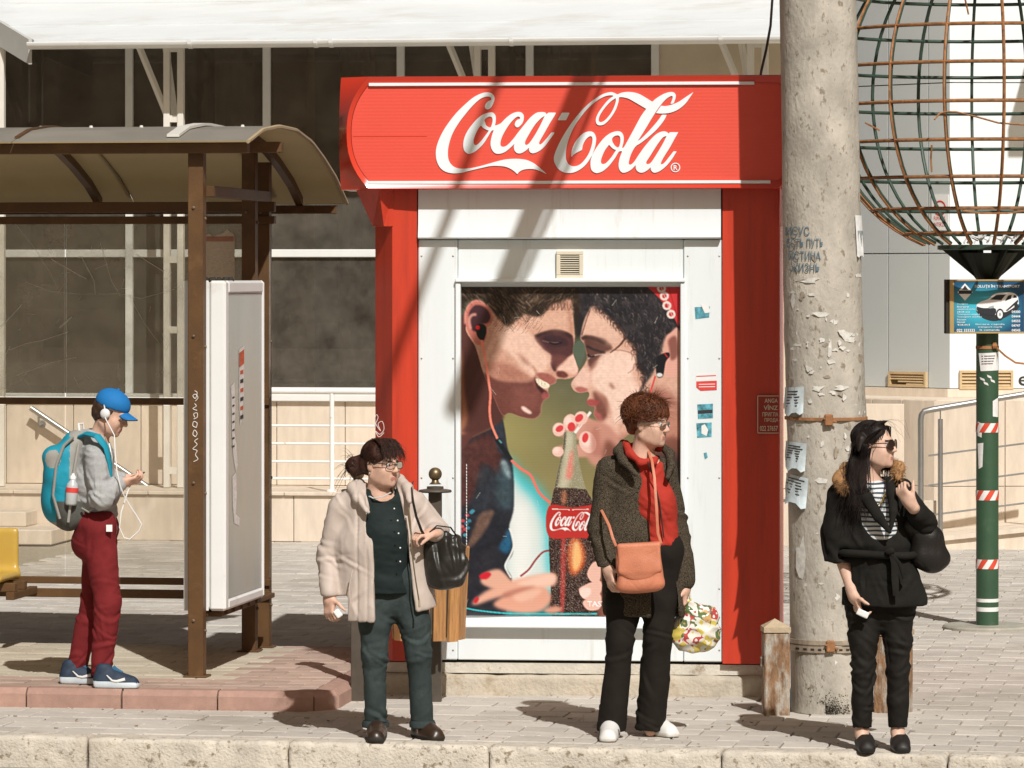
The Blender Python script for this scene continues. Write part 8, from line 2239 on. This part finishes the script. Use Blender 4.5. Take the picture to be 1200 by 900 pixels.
# ------------------------------------------------------------------ 3. woman in black
def woman_black():
 g = Fig('person', 'long-haired woman in black belted jacket and sunglasses by the concrete pole', G(1031, 881), dground(880))
 t = g.t; J = g.J
 H = Head(J(1025, 522), (.90, -.43), -.04, 0, .94, .95)
 nb = J(1018, 565, .02); sL, sR = J(986, 580, .03), J(1056, 576, .03)
 eL, wL = J(985, 646, .05), J(1000, 697, -.05); eR, wR = J(1082, 612, -.02), J(1067, 590, -.16)
 hL, hR = J(1013, 712, .03), J(1051, 712, .03); kL, kR = J(1012, 785, .0), J(1052, 785, .02); aL, aR = J(1010, 858, .03), J(1052, 858, .03)
 f = grid(g.pts, .14, .0055); H.sculpt(f, nb, .047)
 f.chain([nb + Vector((0, .02, -.04)), J(1022, 640, .03), (hL + hR) / 2], [.07, .08, .07], .04, 'add', (1, 0, 0), 1.2)
 for a, b, c in ((sL, eL, wL), (sR, eR, wR)): f.chain([nb + Vector((0, .02, -.04)), a, b, c], [.048, .044, .040, .025], .03)
 for a, b, c in ((hL, kL, aL), (hR, kR, aR)): f.chain([(hL + hR) / 2, a, b, c], [.06, .05, .034, .030], .03); f.cap(c, c + Vector((0, -.04, -.05)), .032, .028)
 hand(f, wL, (.30, -.2, -1), (.8, .3, .2), (.2, -1, .1), (.7, .75, .8, .85), .92)
 hand(f, wR, (-.55, -.05, .75), (.6, .75, .2), (.55, -.2, .7), (1.2, 1.25, 1.3, 1.3), .92, (.7, .4, .5))
 sdf_obj('body', f, [m_skin2, m_lip, m_brow], t, None, 1, H.paint()); H.eyes(t)
 mt = cloth('black_trousers_thin', (.012, .010, .008), .75, .25, 10, .2, 260, wr=(6, .35, .4))
 f = grid([hL, hR, kL, kR, aL, aR], .15, .007)
 for h, k_, a in ((hL, kL, aL), (hR, kR, aR)): f.chain([h, (h + k_) * .5, k_, (k_ + a) * .5, a], [.082, .070, .055, .053, .046], .015)
 f.cap(hL + Vector((0, 0, .03)), hR + Vector((0, 0, .03)), .095, .095, .03); f.ell(J(1032, 722, .03), (.07, .08, .07), .04); f.half(J(1030, 690), (0, 0, 1)); f.half(J(1030, 853), (0, 0, -1))
 sdf_obj('trousers', f, mt, t, creased(folds(61, .0025, 28, 80, (.9, .9, 1.0)), [(kL, UPZ, 11, .08, .008), (kR, UPZ, 11, .08, .008), (aL, UPZ, 7, .06, .006), (aR, UPZ, 7, .06, .006), (J(1032, 728, -.02), (.3, 0, 1), 10, .05, .008), ((kL + aL) / 2, UPZ, 6, .07, .005), ((hR + kR) / 2, (.3, 0, 1), 6, .07, .006), ((hL + kL) / 2, (.3, 0, 1), 6, .07, .006)]), 1)
 # striped top in the neckline
 ms = material('striped_top', (.62, .63, .62), rough=.8, var=.05)
 N = ms.node_tree.nodes; L = ms.node_tree.links; b = N['Principled BSDF']; tc = N.new('ShaderNodeTexCoord'); wv = N.new('ShaderNodeTexWave'); wv.bands_direction = 'Z'; wv.inputs['Scale'].default_value = 14; wv.inputs['Distortion'].default_value = 1.5; wv.inputs['Detail'].default_value = 0
 rp = N.new('ShaderNodeValToRGB'); rp.color_ramp.interpolation = 'CONSTANT'; rp.color_ramp.elements[0].color = (.66, .67, .66, 1); rp.color_ramp.elements[1].color = (.05, .07, .09, 1); rp.color_ramp.elements[1].position = .62
 L.new(tc.outputs['Object'], wv.inputs['Vector']); L.new(wv.outputs['Fac'], rp.inputs['Fac']); L.new(rp.outputs['Color'], b.inputs['Base Color'])
 f = grid([J(1020, 570), J(1030, 640)], .16, .008); f.chain([J(1024, 585, .0), J(1028, 625, .0)], [.095, .105], .04, 'add', (1, 0, 0), 1.1); f.half(J(1022, 560), (0, 0, 1))
 sdf_obj('striped_top', f, ms, t, None, 1)
 mn = material('gold_chain', (.5, .34, .08), rough=.3, metal=.8)
 mb = MB(); mb.tube([J(1018, 574, -.08), J(1022, 586, -.125), J(1028, 592, -.135), J(1034, 588, -.13), J(1037, 578, -.10)], .004, 6); mb.build('necklace', mn, t, smooth=60)
 # jacket with wide elbow sleeves
 mk = cloth('black_wool', (.013, .012, .010), .9, .25, 12, .35, 280, wr=(5, .3))
 f = grid([sL, sR, eL, eR, wR, J(985, 712), J(1088, 712), J(1020, 560)], .13, .0075)
 f.chain([J(1022, 585, .04), J(1026, 640, .03), J(1036, 705, .04)], [.115, .125, .162], .05, 'add', (1, 0, 0), 1.3)
 f.cap(J(990, 580, .04), J(1054, 577, .04), .062, .062, .05)
 f.chain([sL, J(984, 622, .04), J(985, 655, .03)], [.068, .080, .086], .04); f.chain([sR, eR, (eR + wR) * .5], [.060, .060, .052], .03)
 f.field(lambda x, y, z: np.maximum(np.maximum(x - J(996, 660).x, z - J(985, 659).z), y - (g.d + .3)) + 0 * x, 'sub', .006, J(950, 690, -.25), J(1000, 640, .3))
 f.half(J(1036, 710), (-.0, 0, -1), k=.01)
 left = [J(1014, 550), J(1023, 572), J(1034, 600), J(1043, 614), J(1044, 618)]; right = [J(1036, 550), J(1039, 575), J(1043, 600), J(1045, 614), J(1044, 618)]
 opening(f, left, right, g.d + .0, J(960, 617, -.3), J(1100, 540, .3), .01)
 f.ell(H.w(0, 0, -.17), (.06, .07, .06), .01, 'sub')
 # belt waist pinch
 f.field(lambda x, y, z: np.sqrt((np.sqrt(((x - J(1028, 648).x) / 1.32) ** 2 + (y - (g.d + .03)) ** 2) - .148) ** 2 + (z - J(1028, 648).z) ** 2) - .022, 'sub', .03, J(990, 660, -.3), J(1090, 636, .3))
 jk_ = sdf_obj('jacket', f, mk, t, creased(folds(63, .004, 30, 70, (.7, .7, 1.1)), [(J(1010, 630, -.1), (1, 0, .4), 8, .08, .008), (J(1045, 675, -.1), (1, 0, .3), 9, .10, .008), (eL, (1, 0, .6), 8, .07, .008), (eR, (.5, 0, 1), 8, .07, .008), (J(1015, 690, -.1), (1, 0, 0), 6, .08, .007)]), 1)
 for pts, r in (([J(1004, 566, -.05), J(1016, 584, -.12), J(1030, 606, -.155), J(1043, 624, -.165)], [.018, .024, .02, .008]), ([J(1042, 562, -.04), J(1046, 580, -.10), J(1047, 600, -.14), J(1044, 620, -.16)], [.016, .02, .016, .008])):
  f = grid(pts, .06, .006); f.chain(pts, r, .01, 'add', (1, -.2, .4), 1.3); sdf_obj('lapel', f, mk, jk_, None, 1)
 mb = MB(); n = 28; c = J(1028, 648, .03)
 ringp = [c + Vector((math.cos(2 * math.pi * k / n) * .150 * 1.32, math.sin(2 * math.pi * k / n) * .150, .006 * math.sin(2 * math.pi * k / n * 2))) for k in range(n + 1)]
 mb.tube(ringp, .018, 6, flat=1.0, cap=False)
 for pts in ([J(1044, 644, -.14), J(1048, 660, -.155), J(1049, 680, -.16), J(1050, 698, -.165)], [J(1042, 646, -.14), J(1054, 660, -.15), J(1060, 678, -.155)]): mb.tube(pts, [.016, .018, .02, .016][:len(pts)], 6, flat=.5)
 mb.lathe(J(1043, 646, -.145), [(.012, -.02), (.022, 0), (.012, .02)], 10, axis=(1, -.3, .2)); mb.build('belt', mk, jk_, smooth=60)
 # fur collar
 mf = material('tan_fur', (.34, .18, .075), rough=.85, var=.4, scale=30); rs = np.random.RandomState(4); pth = []
 ring = [J(1038, 545, .09), J(1015, 548, .11), J(992, 552, .06), J(984, 562, -.03), J(993, 574, -.095)]; ring2 = [J(1046, 545, .07), J(1053, 548, .01), J(1052, 560, -.06)]
 f = grid(ring + ring2, .06, .007); f.chain(ring, [.03, .034, .038, .036, .018], .02); f.chain(ring2, [.026, .026, .018], .02)
 fu = sdf_obj('fur_collar', f, mf, jk_, lambda V: wob(V, 70, 3) * .005, 1)
 for rg, nn_ in ((ring, 1700), (ring2, 700)):
  for k in range(nn_):
   q = rs.uniform(0, len(rg) - 1.001); i = int(q); c = rg[i].lerp(rg[i + 1], q - i); a = Vector(rs.normal(size=3)).normalized()
   p0 = c + a * .026; dv = (a + Vector((rs.normal(-.2, .35), rs.normal(0, .35), rs.normal(-.15, .35)))).normalized(); L_ = rs.uniform(.012, .028); pth.append([p0, p0 + dv * L_ * .5, p0 + dv * L_ + Vector((0, 0, -.004))])
 strands('fur_tufts', pth, np.full(len(pth), .0014), mf, fu, .2)
 # hair: long, dark, parted, falling over both shoulders
 mh = material('black_brown_hair', (.016, .010, .008), rough=.55, var=.5, scale=60, spec=.3, stretch=(1, 1, .3))
 f = grid([H.c, J(998, 585)], .18, .006); H.ell(f, (0, -.022, .045), (.080, .098, .083), .01)
 H.ell(f, (0, -.055, -.03), (.072, .055, .09), .03); H.ell(f, (0, .118, -.028), (.074, .080, .088), .02, 'sub')
 f.chain([H.w(.0, -.06, -.02), J(1003, 552, .0), J(1000, 585, -.06)], [.055, .042, .02], .03, 'add');
 f.chain([J(1010, 515, -.06), J(1005, 548, -.07), J(1003, 585, -.09)], [.026, .020, .008], .02)
 hs = sdf_obj('hair', f, mh, t, lambda V: wob(V, 150, 4, 8, (1, 1, .25)) * .003, 1)
 pth = []
 for k in range(1900):
  a = rs.uniform(-1, 1); sgn = 1 if a > 0 else -1
  p0 = H.w(a * .03, .045 - abs(a) * .02 + rs.normal(0, .01), .125 - .004 * abs(a)); p1 = H.w(a * .083, .03 * (1 - abs(a)) - .01 + rs.normal(0, .012), .075 + rs.normal(0, .01)); p2 = H.w(a * .085, -.03 + rs.normal(0, .02), .0)
  e = J(1000 + rs.normal(0, 6), 560 + rs.normal(0, 6), -.02 + rs.normal(0, .04)); e2 = J(1001 + rs.normal(0, 8), 588 + rs.normal(0, 10), -.05 + rs.normal(0, .04)); pth.append([p0, p1, p2, (p2 + e) * .5, e, e2])
 for k in range(340):                               # locks before the near shoulder
  p0 = H.w(-.055 + rs.normal(0, .01) if H.r.y > 0 else .055 + rs.normal(0, .01), .06, .085); z_ = rs.normal(0, 4.5); p1 = J(1011 + z_, 520, -.09 + abs(z_) * .004); pth.append([p0, p1, J(1008 + z_, 540, -.10), J(1007 + z_ * 1.2, 560, -.11), J(1008 + z_ * 1.3 + rs.normal(0, 2), 580, -.125), J(1009 + z_ * 1.5 + rs.normal(0, 4), 590 + rs.normal(0, 11), -.13)])
 for k in range(50):                               # far side, blown forward
  p0 = H.w(-.03, .06, .10); pth.append([p0, J(1040 + rs.normal(0, 2), 500, .07), J(1043 + rs.normal(0, 3), 530, .06), J(1042 + rs.normal(0, 3), 555, -.02), J(1041 + rs.normal(0, 4), 575, -.08), J(1040 + rs.normal(0, 6), 592, -.12)])
 for k in range(6):
  p0 = H.w(rs.uniform(-.03, .03), .03 + rs.uniform(-.03, .03), .12); pth.append([p0, p0 + Vector((.03, -.01, .01)), p0 + Vector((.07, -.01, -.01 + rs.normal(0, .01))), p0 + Vector((.1, 0, -.03 + rs.normal(0, .02))), p0 + Vector((.12, 0, -.05 + rs.normal(0, .02))), p0 + Vector((.13, 0, -.08 + rs.normal(0, .02)))])
 strands('hair_strands', pth, np.concatenate([np.full(len(pth) - 6, .0014), np.full(6, .0007)]), mh, hs, .35)
 fl = hair_flow(H, (0, -.022, .045), (.080, .098, .083), 1500, 5, lambda q: np.stack([np.sign(q[:, 0]) * .5 * (np.abs(q[:, 0]) < .6), -.35 - .3 * q[:, 1], -1 + 0 * q[:, 0]], 1), lambda q: (q[:, 2] > -.5) & ((q[:, 1] < .6) | (q[:, 2] > .6)), 8)
 strands('hair_strands', fl, np.full(len(fl), .0017), mh, hs, .5)
 m_sl = material('brown_lens', (.03, .014, .008), rough=.08, var=.1, spec=.6); m_fr = material('tortoise_frame', (.05, .02, .01), rough=.25, var=.4, scale=80)
 glasses(t, H, .029, .024, m_fr, m_sl, .0024, .108, 'sunglasses')
 mlo = material('black_suede', (.016, .013, .011), rough=.6, var=.2); mso = material('black_rubber_sole', (.012, .011, .010), rough=.5)
 for hp, tv in ((G(1011.5, 876.5), Vector((.0, -.24, 0))), (G(1052.5, 876.5), Vector((.0, -.24, 0)))): shoe(t, hp, hp + tv, 0, .088, .05, [mlo, mso], .028, rise=.07, split=.03, open_=True)
 # black tote on the raised arm
 ml = material('black_leather', (.014, .012, .010), rough=.38, var=.2, scale=9, spec=.45, bump=.15, bscale=120, wr=(7, .4))
 c = J(1088, 634, .0); o = thing('black_tote', 'slouchy black leather tote bag on the shoulder of the woman in black', 'handbag', J(1088, 671, 0))
 R = [(.90, 0, -.42), (0, 1, 0), (.42, 0, .90)]
 f = grid([c], .26, .0075); f.chain([J(1074, 612, 0), J(1086, 634, 0), J(1093, 652, 0)], [.040, .072, .078], .03, 'add', (0, 1, 0), .75); f.cap(J(1078, 650, 0), J(1108, 655, 0), .06, .022, .04); f.ell(J(1072, 618, 0), (.07, .05, .06), .04)
 sdf_obj('bag_body', f, ml, o, lambda V: (wob(V, 22, 5) * .007 + wob(V, 50, 7) * .002).astype(np.float32), 1)
 for dy in (-.03, .03):
  mb = MB(); mb.tube([J(1076, 612, dy - .02), J(1070, 596, dy - .06), J(1062, 578, dy - .10), J(1054, 564, dy - .04), J(1052, 561, dy + .06), J(1066, 590, dy + .1), J(1086, 610, dy + .06)], .009, 6, flat=.4); mb.build('strap', ml, o, smooth=60)
 ph = J(1011, 719, -.11); f = grid([ph], .06, .004); f.rbox(ph, (.030, .005, .016), .004, 0, 'add', [(.9, -.2, -.4), (.2, .98, 0), (.4, 0, .9)])
 o = sdf_obj('phone', f, m_st_w, None, None, 1, origin=ph); tag(o, 'white phone in the lowered hand of the woman in black', 'phone')
woman_black()

# ------------------------------------------------------------------ 4. boy with the backpack
def boy():
 base = G(112, 803, PZ)
 g = Fig('person', 'boy in blue cap, grey hoodie and dark red trousers looking at a phone', base, dground(803, PZ))
 t = g.t; J = g.J
 H = Head(J(130, 484, -.02), (.96, -.26), .42, 0, .95, .95)
 nb = J(113, 522, .0); sN, sF = J(112, 534, -.16), J(117, 532, .15)
 eN, wN = J(119, 584, -.20), J(143, 566, -.15); eF, wF = J(127, 582, .16), J(144, 562, .02)
 hN, hF = J(115, 622, -.08), J(117, 622, .09); kN, kF = J(126, 706, -.09), J(109, 706, .09); aN, aF = J(119, 785, -.08), J(90, 781, .10)
 f = grid(g.pts, .14, .0055); H.sculpt(f, nb, .048)
 f.chain([nb + Vector((-.01, 0, -.03)), J(110, 560), J(115, 620)], [.08, .10, .10], .04, 'add', (0, 1, 0), 1.25)
 for a, b, c in ((sN, eN, wN), (sF, eF, wF)): f.chain([nb + Vector((0, 0, -.05)), a, b, c], [.045, .042, .034, .024], .03)
 for a, b, c in ((hN, kN, aN), (hF, kF, aF)): f.chain([J(115, 620), a, b, c], [.08, .07, .048, .034], .03); f.cap(c, c + Vector((.03, 0, -.05)), .032, .028)
 hand(f, wN, (.95, .05, .22), (.0, .55, .8), (.1, .8, -.3), (.55, .6, .7, .75), .88, (.8, .35, .4)); hand(f, wF, (.95, -.2, .1), (-.1, -.6, .75), (.1, -.6, -.5), (.6, .65, .7, .75), .88, (.8, .4, .4))
 sdf_obj('body', f, [m_skin, m_lip, m_brow], t, None, 1, H.paint()); H.eyes(t)
 mt = cloth('dark_red_cotton', (.165, .016, .018), .85, .14, 10, .25, 260, wr=(6, .38, .4))
 f = grid([hN, hF, kN, kF, aN, aF], .16, .007)
 f.chain([hN, kN, aN + Vector((.0, 0, .0))], [.090, .070, .056], .025); f.chain([hF, kF, aF], [.090, .068, .056], .025); f.cap(J(113, 614, -.07), J(115, 614, .08), .100, .100, .05); f.ell(J(104, 636, 0), (.10, .13, .10), .05)
 f.half(J(115, 598), (0, 0, 1)); f.half(J(115, 796), (0, 0, -1)); f.field(lambda x, y, z: np.maximum(z - J(90, 787, .1).z, x - J(104, 787).x + 0 * z) + 0 * y, 'sub', .004, J(60, 800, .02), J(104, 780, .3))
 tr = sdf_obj('trousers', f, mt, t, creased(folds(81, .003, 30, 70, (.9, .9, 1.0)), [(kN, (.3, 0, 1), 10, .10, .006), (kF, (.3, 0, 1), 8, .09, .006), (aN, UPZ, 10, .07, .007), (aF, UPZ, 9, .07, .007), (J(112, 650, -.1), (.8, 0, .8), 8, .08, .007), ((kN + aN) / 2, UPZ, 7, .08, .006)]), 1)
 mb = MB(); p = J(128, 619, -.178); mb.box(None, p.x - .016, p.x + .016, p.y - .002, p.y + .004, p.z - .018, p.z + .018); mb.build('brand_patch', m_st_w, tr)
 mg = cloth('grey_marl', (.36, .365, .36), .9, .12, 60, .3, 280, wr=(6, .28))
 f = grid([sN, sF, eN, eF, wN, wF, J(115, 615), J(110, 500)], .13, .007)
 f.chain([J(110, 535), J(108, 570), J(116, 600)], [.105, .118, .105], .04, 'add', (0, 1, 0), 1.25); f.cap(sN + Vector((0, .04, 0)), sF - Vector((0, .04, 0)), .068, .068, .04)
 f.chain([sN, eN, wN + Vector((-.015, 0, 0))], [.064, .058, .044], .025); f.chain([sF, eF, wF + Vector((-.015, 0, 0))], [.064, .056, .044], .025)
 f.chain([J(118, 514, -.06), J(106, 510, -.05), J(98, 512, .0), J(106, 510, .06), J(120, 514, .06)], [.026, .034, .038, .034, .024], .02); f.chain([J(96, 516), J(97, 530)], [.05, .045], .03, 'add', (0, 1, 0), 1.6)
 f.half(J(116, 608), (.06, 0, -1)); f.ell(H.w(0, 0, -.13), (.052, .058, .045), .01, 'sub')
 hd = sdf_obj('hoodie', f, mg, t, creased(folds(83, .0035, 36, 80, (.7, .7, 1.3)), [(eN, (1, 0, .3), 11, .06, .009), (sN, (.5, 0, 1), 6, .06, .007), (J(116, 600, -.1), UPZ, 8, .03, .007), ((sN + eN) / 2, (.3, 0, 1), 6, .06, .007), ((eN + wN) / 2, (1, 0, 0), 7, .05, .006)]), 1)
 mb = MB(); mb.tube([J(128, 520, -.05), J(131, 536, -.10), J(131, 548, -.12)], .004, 6); mb.build('drawstring', m_st_w, hd, smooth=60)
 # cap
 mcp = cloth('blue_cap', (.015, .16, .42), .7, .08, 10, .15, 240); mun = cloth('dark_brim', (.03, .03, .035), .8)
 f = grid([H.c], .24, .006); H.ell(f, (0, -.012, .055), (.086, .104, .082), .01); f.half(H.w(0, 0, .035), tuple(-H.u + H.f * .05)); H.ell(f, (0, -.012, .02), (.076, .094, .06), .004, 'sub')
 cp = sdf_obj('cap', f, mcp, t, lambda V: wob(V, 30, 3) * .002, 1)
 n = 12; q = []
 for k in range(n + 1):
  a = -1 + 2 * k / n
  for fr in (0, .5, 1): q.append(H.w(a * .072 * (1 - .25 * fr), .075 + .012 * (1 - a * a) * 1 + fr * (.075 * math.sqrt(max(0, 1 - (a * .92) ** 2))), .043 - .012 * fr - .022 * a * a))
 bot = [p - H.u * .006 for p in q]; m3 = 3
 fs = [(3 * k + j, 3 * k + j + 1, 3 * k + j + 4, 3 * k + j + 3) for k in range(n) for j in range(2)]; nb_ = len(q)
 mb = MB(); mb.add(q, fs, 0); mb.add(bot, [f_[::-1] for f_ in fs], 1); mb.add([q[2 + 3 * k] for k in range(n + 1)] + [bot[2 + 3 * k] for k in range(n + 1)], [(k, k + 1, n + 2 + k, n + 1 + k) for k in range(n)], 1); mb.build('brim', [mcp, mun], cp)
 mb = MB(); mb.lathe(H.w(0, -.012, .136), [(.010, -.002), (.008, .006), (.002, .008)], 10, axis=tuple(H.u)); mb.build('cap_button', mcp, cp)
 # short hair below the cap
 mh = material('brown_short_hair', (.045, .022, .012), rough=.6, var=.4, scale=80)
 f = grid([H.c], .2, .006); H.ell(f, (0, -.022, .02), (.080, .092, .075), .01); H.ell(f, (0, -.055, -.02), (.066, .048, .06), .03); H.ell(f, (0, .09, -.03), (.10, .085, .12), .01, 'sub'); H.ell(f, (0, .0, -.1), (.1, .06, .06), .01, 'sub')
 sdf_obj('hair', f, mh, t, lambda V: wob(V, 130, 4, 8) * .003, 1)
 # earphones
 side = -1 if H.w(-1, 0, 0).y < H.c.y else 1
 mwp = material('white_plastic', (.74, .74, .73), rough=.35)
 ec = H.w(side * .082, -.002, -.002); mb = MB(); mb.lathe(ec, [(.024, -.008), (.028, 0), (.026, .010), (.016, .018)], 18, axis=tuple(H.r * side)); mb.tube([ec, H.w(side * .084, -.02, .03), H.w(side * .082, -.03, .045)], .004, 6)
 mb.tube([ec + Vector((0, -.012, -.02)), J(134, 510, -.19), J(135, 530, -.20), J(137, 552, -.215), J(141, 570, -.22), J(145, 580, -.2), J(152, 592, -.18), J(160, 604, -.17), J(166, 614, -.17), J(163, 622, -.17), J(152, 632, -.17), J(145, 630, -.17), J(140, 618, -.17), J(142, 600, -.17), J(150, 575, -.14), J(156, 562, -.1)], .0035, 5)
 mb.build('earphones', mwp, t, smooth=60)
 # trainers: dark blue, pale sole
 mn = material('navy_mesh', (.020, .035, .060), rough=.7, var=.3, scale=40, bump=.2, bscale=300); mso = material('pale_blue_sole', (.55, .62, .66), rough=.5, var=.1)
 for heel, L_, dy in ((G(110, 806, PZ), 54, -.08), (G(70.5, 801, PZ), 44, .1)):
  toe = heel + Vector((.245, -.03, 0)); s_ = shoe(t, heel, toe, PZ, .10, .05, [mn, mso], .030, rise=.10, split=.034)
  dv = (toe - heel); sd = Vector((0, -1, 0))
  sw = [(.30, .052), (.36, .036), (.46, .040), (.62, .056), (.78, .072)]
  pts = [heel + dv * a + sd * .050 + Vector((0, .004 * (z > .06), z)) for a, z in sw][::-1]
  mb = MB(); mb.tube([heel + dv * .70 + sd * .045 + Vector((0, 0, .052)), heel + dv * .52 + sd * .051 + Vector((0, 0, .040)), heel + dv * .42 + sd * .052 + Vector((0, 0, .044)), heel + dv * .30 + sd * .047 + Vector((0, 0, .072))], [.009, .008, .006, .003], 6); mb.build('side_mark', m_st_w, s_, smooth=60)
  mb = MB(); mb.tube([heel + dv * .62 + Vector((0, 0, .078)), heel + dv * .5 + Vector((0, 0, .095)), heel + dv * .42 + Vector((0, 0, .112))], .012, 6); mb.build('laces', material('blue_laces', (.03, .12, .22), rough=.7), s_, smooth=60)
 # phone in both hands
 ph = J(160, 557, -.05); f = grid([ph], .09, .004); f.rbox(ph, (.045, .034, .005), .004, 0, 'add', [(.94, 0, .34), (0, 1, 0), (-.34, 0, .94)])
 o = sdf_obj('phone', f, m_black, None, None, 1, origin=ph); tag(o, 'dark phone held up in the hands of the boy in the blue cap', 'phone')
 # backpack
 mb1 = cloth('teal_nylon', (.015, .26, .36), .55, .12, 10, .15, 200, wr=(6, .35)); mb2 = cloth('grey_nylon', (.30, .29, .26), .6, .1, 10, .2, 200); mb3 = cloth('dark_mesh', (.085, .085, .075), .7, .2, 90, .3, 240)
 o = thing('backpack', 'teal and grey school backpack on the back of the boy', 'backpack', J(78, 626, 0))
 f = grid([J(80, 510), J(72, 620), J(95, 500)], .16, .008)
 f.chain([J(88, 522, 0), J(77, 560, 0), J(76, 596, 0)], [.080, .105, .098], .04, 'add', (0, 1, 0), 1.4); f.rbox(J(80, 570, 0), (.085, .135, .23), .06, .04, 'add', [(.96, 0, .26), (0, 1, 0), (-.26, 0, .96)])
 f.ell(J(64, 585, 0), (.07, .12, .12), .03)
 ca = np.array(J(76, 560));
 def bmi(c_):
  px_ = 600 + F * c_[:, 0] / c_[:, 1]; py_ = HZ - (c_[:, 2] - CH) / c_[:, 1] * F
  o_ = np.zeros(len(c_), int)
  o_[(px_ > 82 - (py_ - 500) * .02)] = 1
  o_[(py_ > 612)] = 1
  o_[(px_ > 66) & (py_ > 588)] = 2
  o_[(((px_ - 62) / 9) ** 2 + ((py_ - 538) / 11) ** 2 < 1)] = 1
  return o_
 bp = sdf_obj('pack_body', f, [mb1, mb2, mb3], o, lambda V: (wob(V, 30, 6) * .005).astype(np.float32), 1, bmi)
 # curved piping, front pocket and shoulder straps
 yn = -.155
 mb = MB(); mb.tube([J(70, 608, yn), J(62, 580, yn + .0), J(66, 545, yn), J(75, 522, yn + .02), J(86, 512, yn + .03)], .009, 6); mb.build('piping', mb2, bp, smooth=60)
 mb = MB(); mb.tube([J(80, 612, yn), J(84, 580, yn - .01), J(87, 550, yn - .005), J(92, 520, yn + .02)], .008, 6); mb.build('piping', mb2, bp, smooth=60)
 for s_, y0 in (('near', -.155), ('far', .13)):
  sg = -1 if s_ == 'near' else 1
  mb = MB(); mb.tube([J(93, 512, y0 * .6), J(102, 508, y0 * .75), J(114, 511, y0 - .02 * -sg * 0 + (-.05 if sg < 0 else .05)), J(124, 524, y0 + (-.045 if sg < 0 else .045)), J(129, 545, y0 + (-.03 if sg < 0 else .03)), J(130, 560, y0 + (-.02 if sg < 0 else .02))], [.02, .024, .026, .024, .018, .012], 8, flat=.5); mb.build('shoulder_strap', mb1, o, smooth=60)
  mb = MB(); mb.tube([J(96, 596, y0), J(104, 600, y0 + (-.03 if sg < 0 else .03)), J(112, 590, y0 + (-.02 if sg < 0 else .02))], .007, 6); mb.build('side_strap', mb2, o, smooth=60)
 mb = MB(); mb.tube([J(93, 505, -.03), J(92, 497, -.01), J(97, 496, .02), J(98, 505, .03)], .006, 6); mb.build('haul_loop', m_st_w, o, smooth=60)
 # bottle in the side pocket
 c = J(83, 592, -.165); bt = thing('drinks_bottle', 'pale drinks bottle with red label in the backpack side pocket', 'bottle', c)
 ax = Vector((.08, 0, 1)).normalized()
 mb = MB(); mb.lathe(c, [(.026, 0), (.032, .01), (.033, .09), (.028, .115), (.016, .13), (.014, .14)], 18, axis=ax); mb.build('bottle_body', material('pale_bottle', (.48, .50, .50), rough=.25, var=.06), bt, smooth=60)
 mb = MB(); mb.lathe(c + ax * .068, [(.0338, 0), (.0338, .026)], 18, axis=ax); mb.build('label_band', m_st_r, bt, smooth=60)
 mb = MB(); mb.lathe(c + ax * .138, [(.016, 0), (.016, .016), (.008, .022), (.008, .032)], 14, axis=ax); mb.build('bottle_cap', m_st_w, bt, smooth=60)
boy()
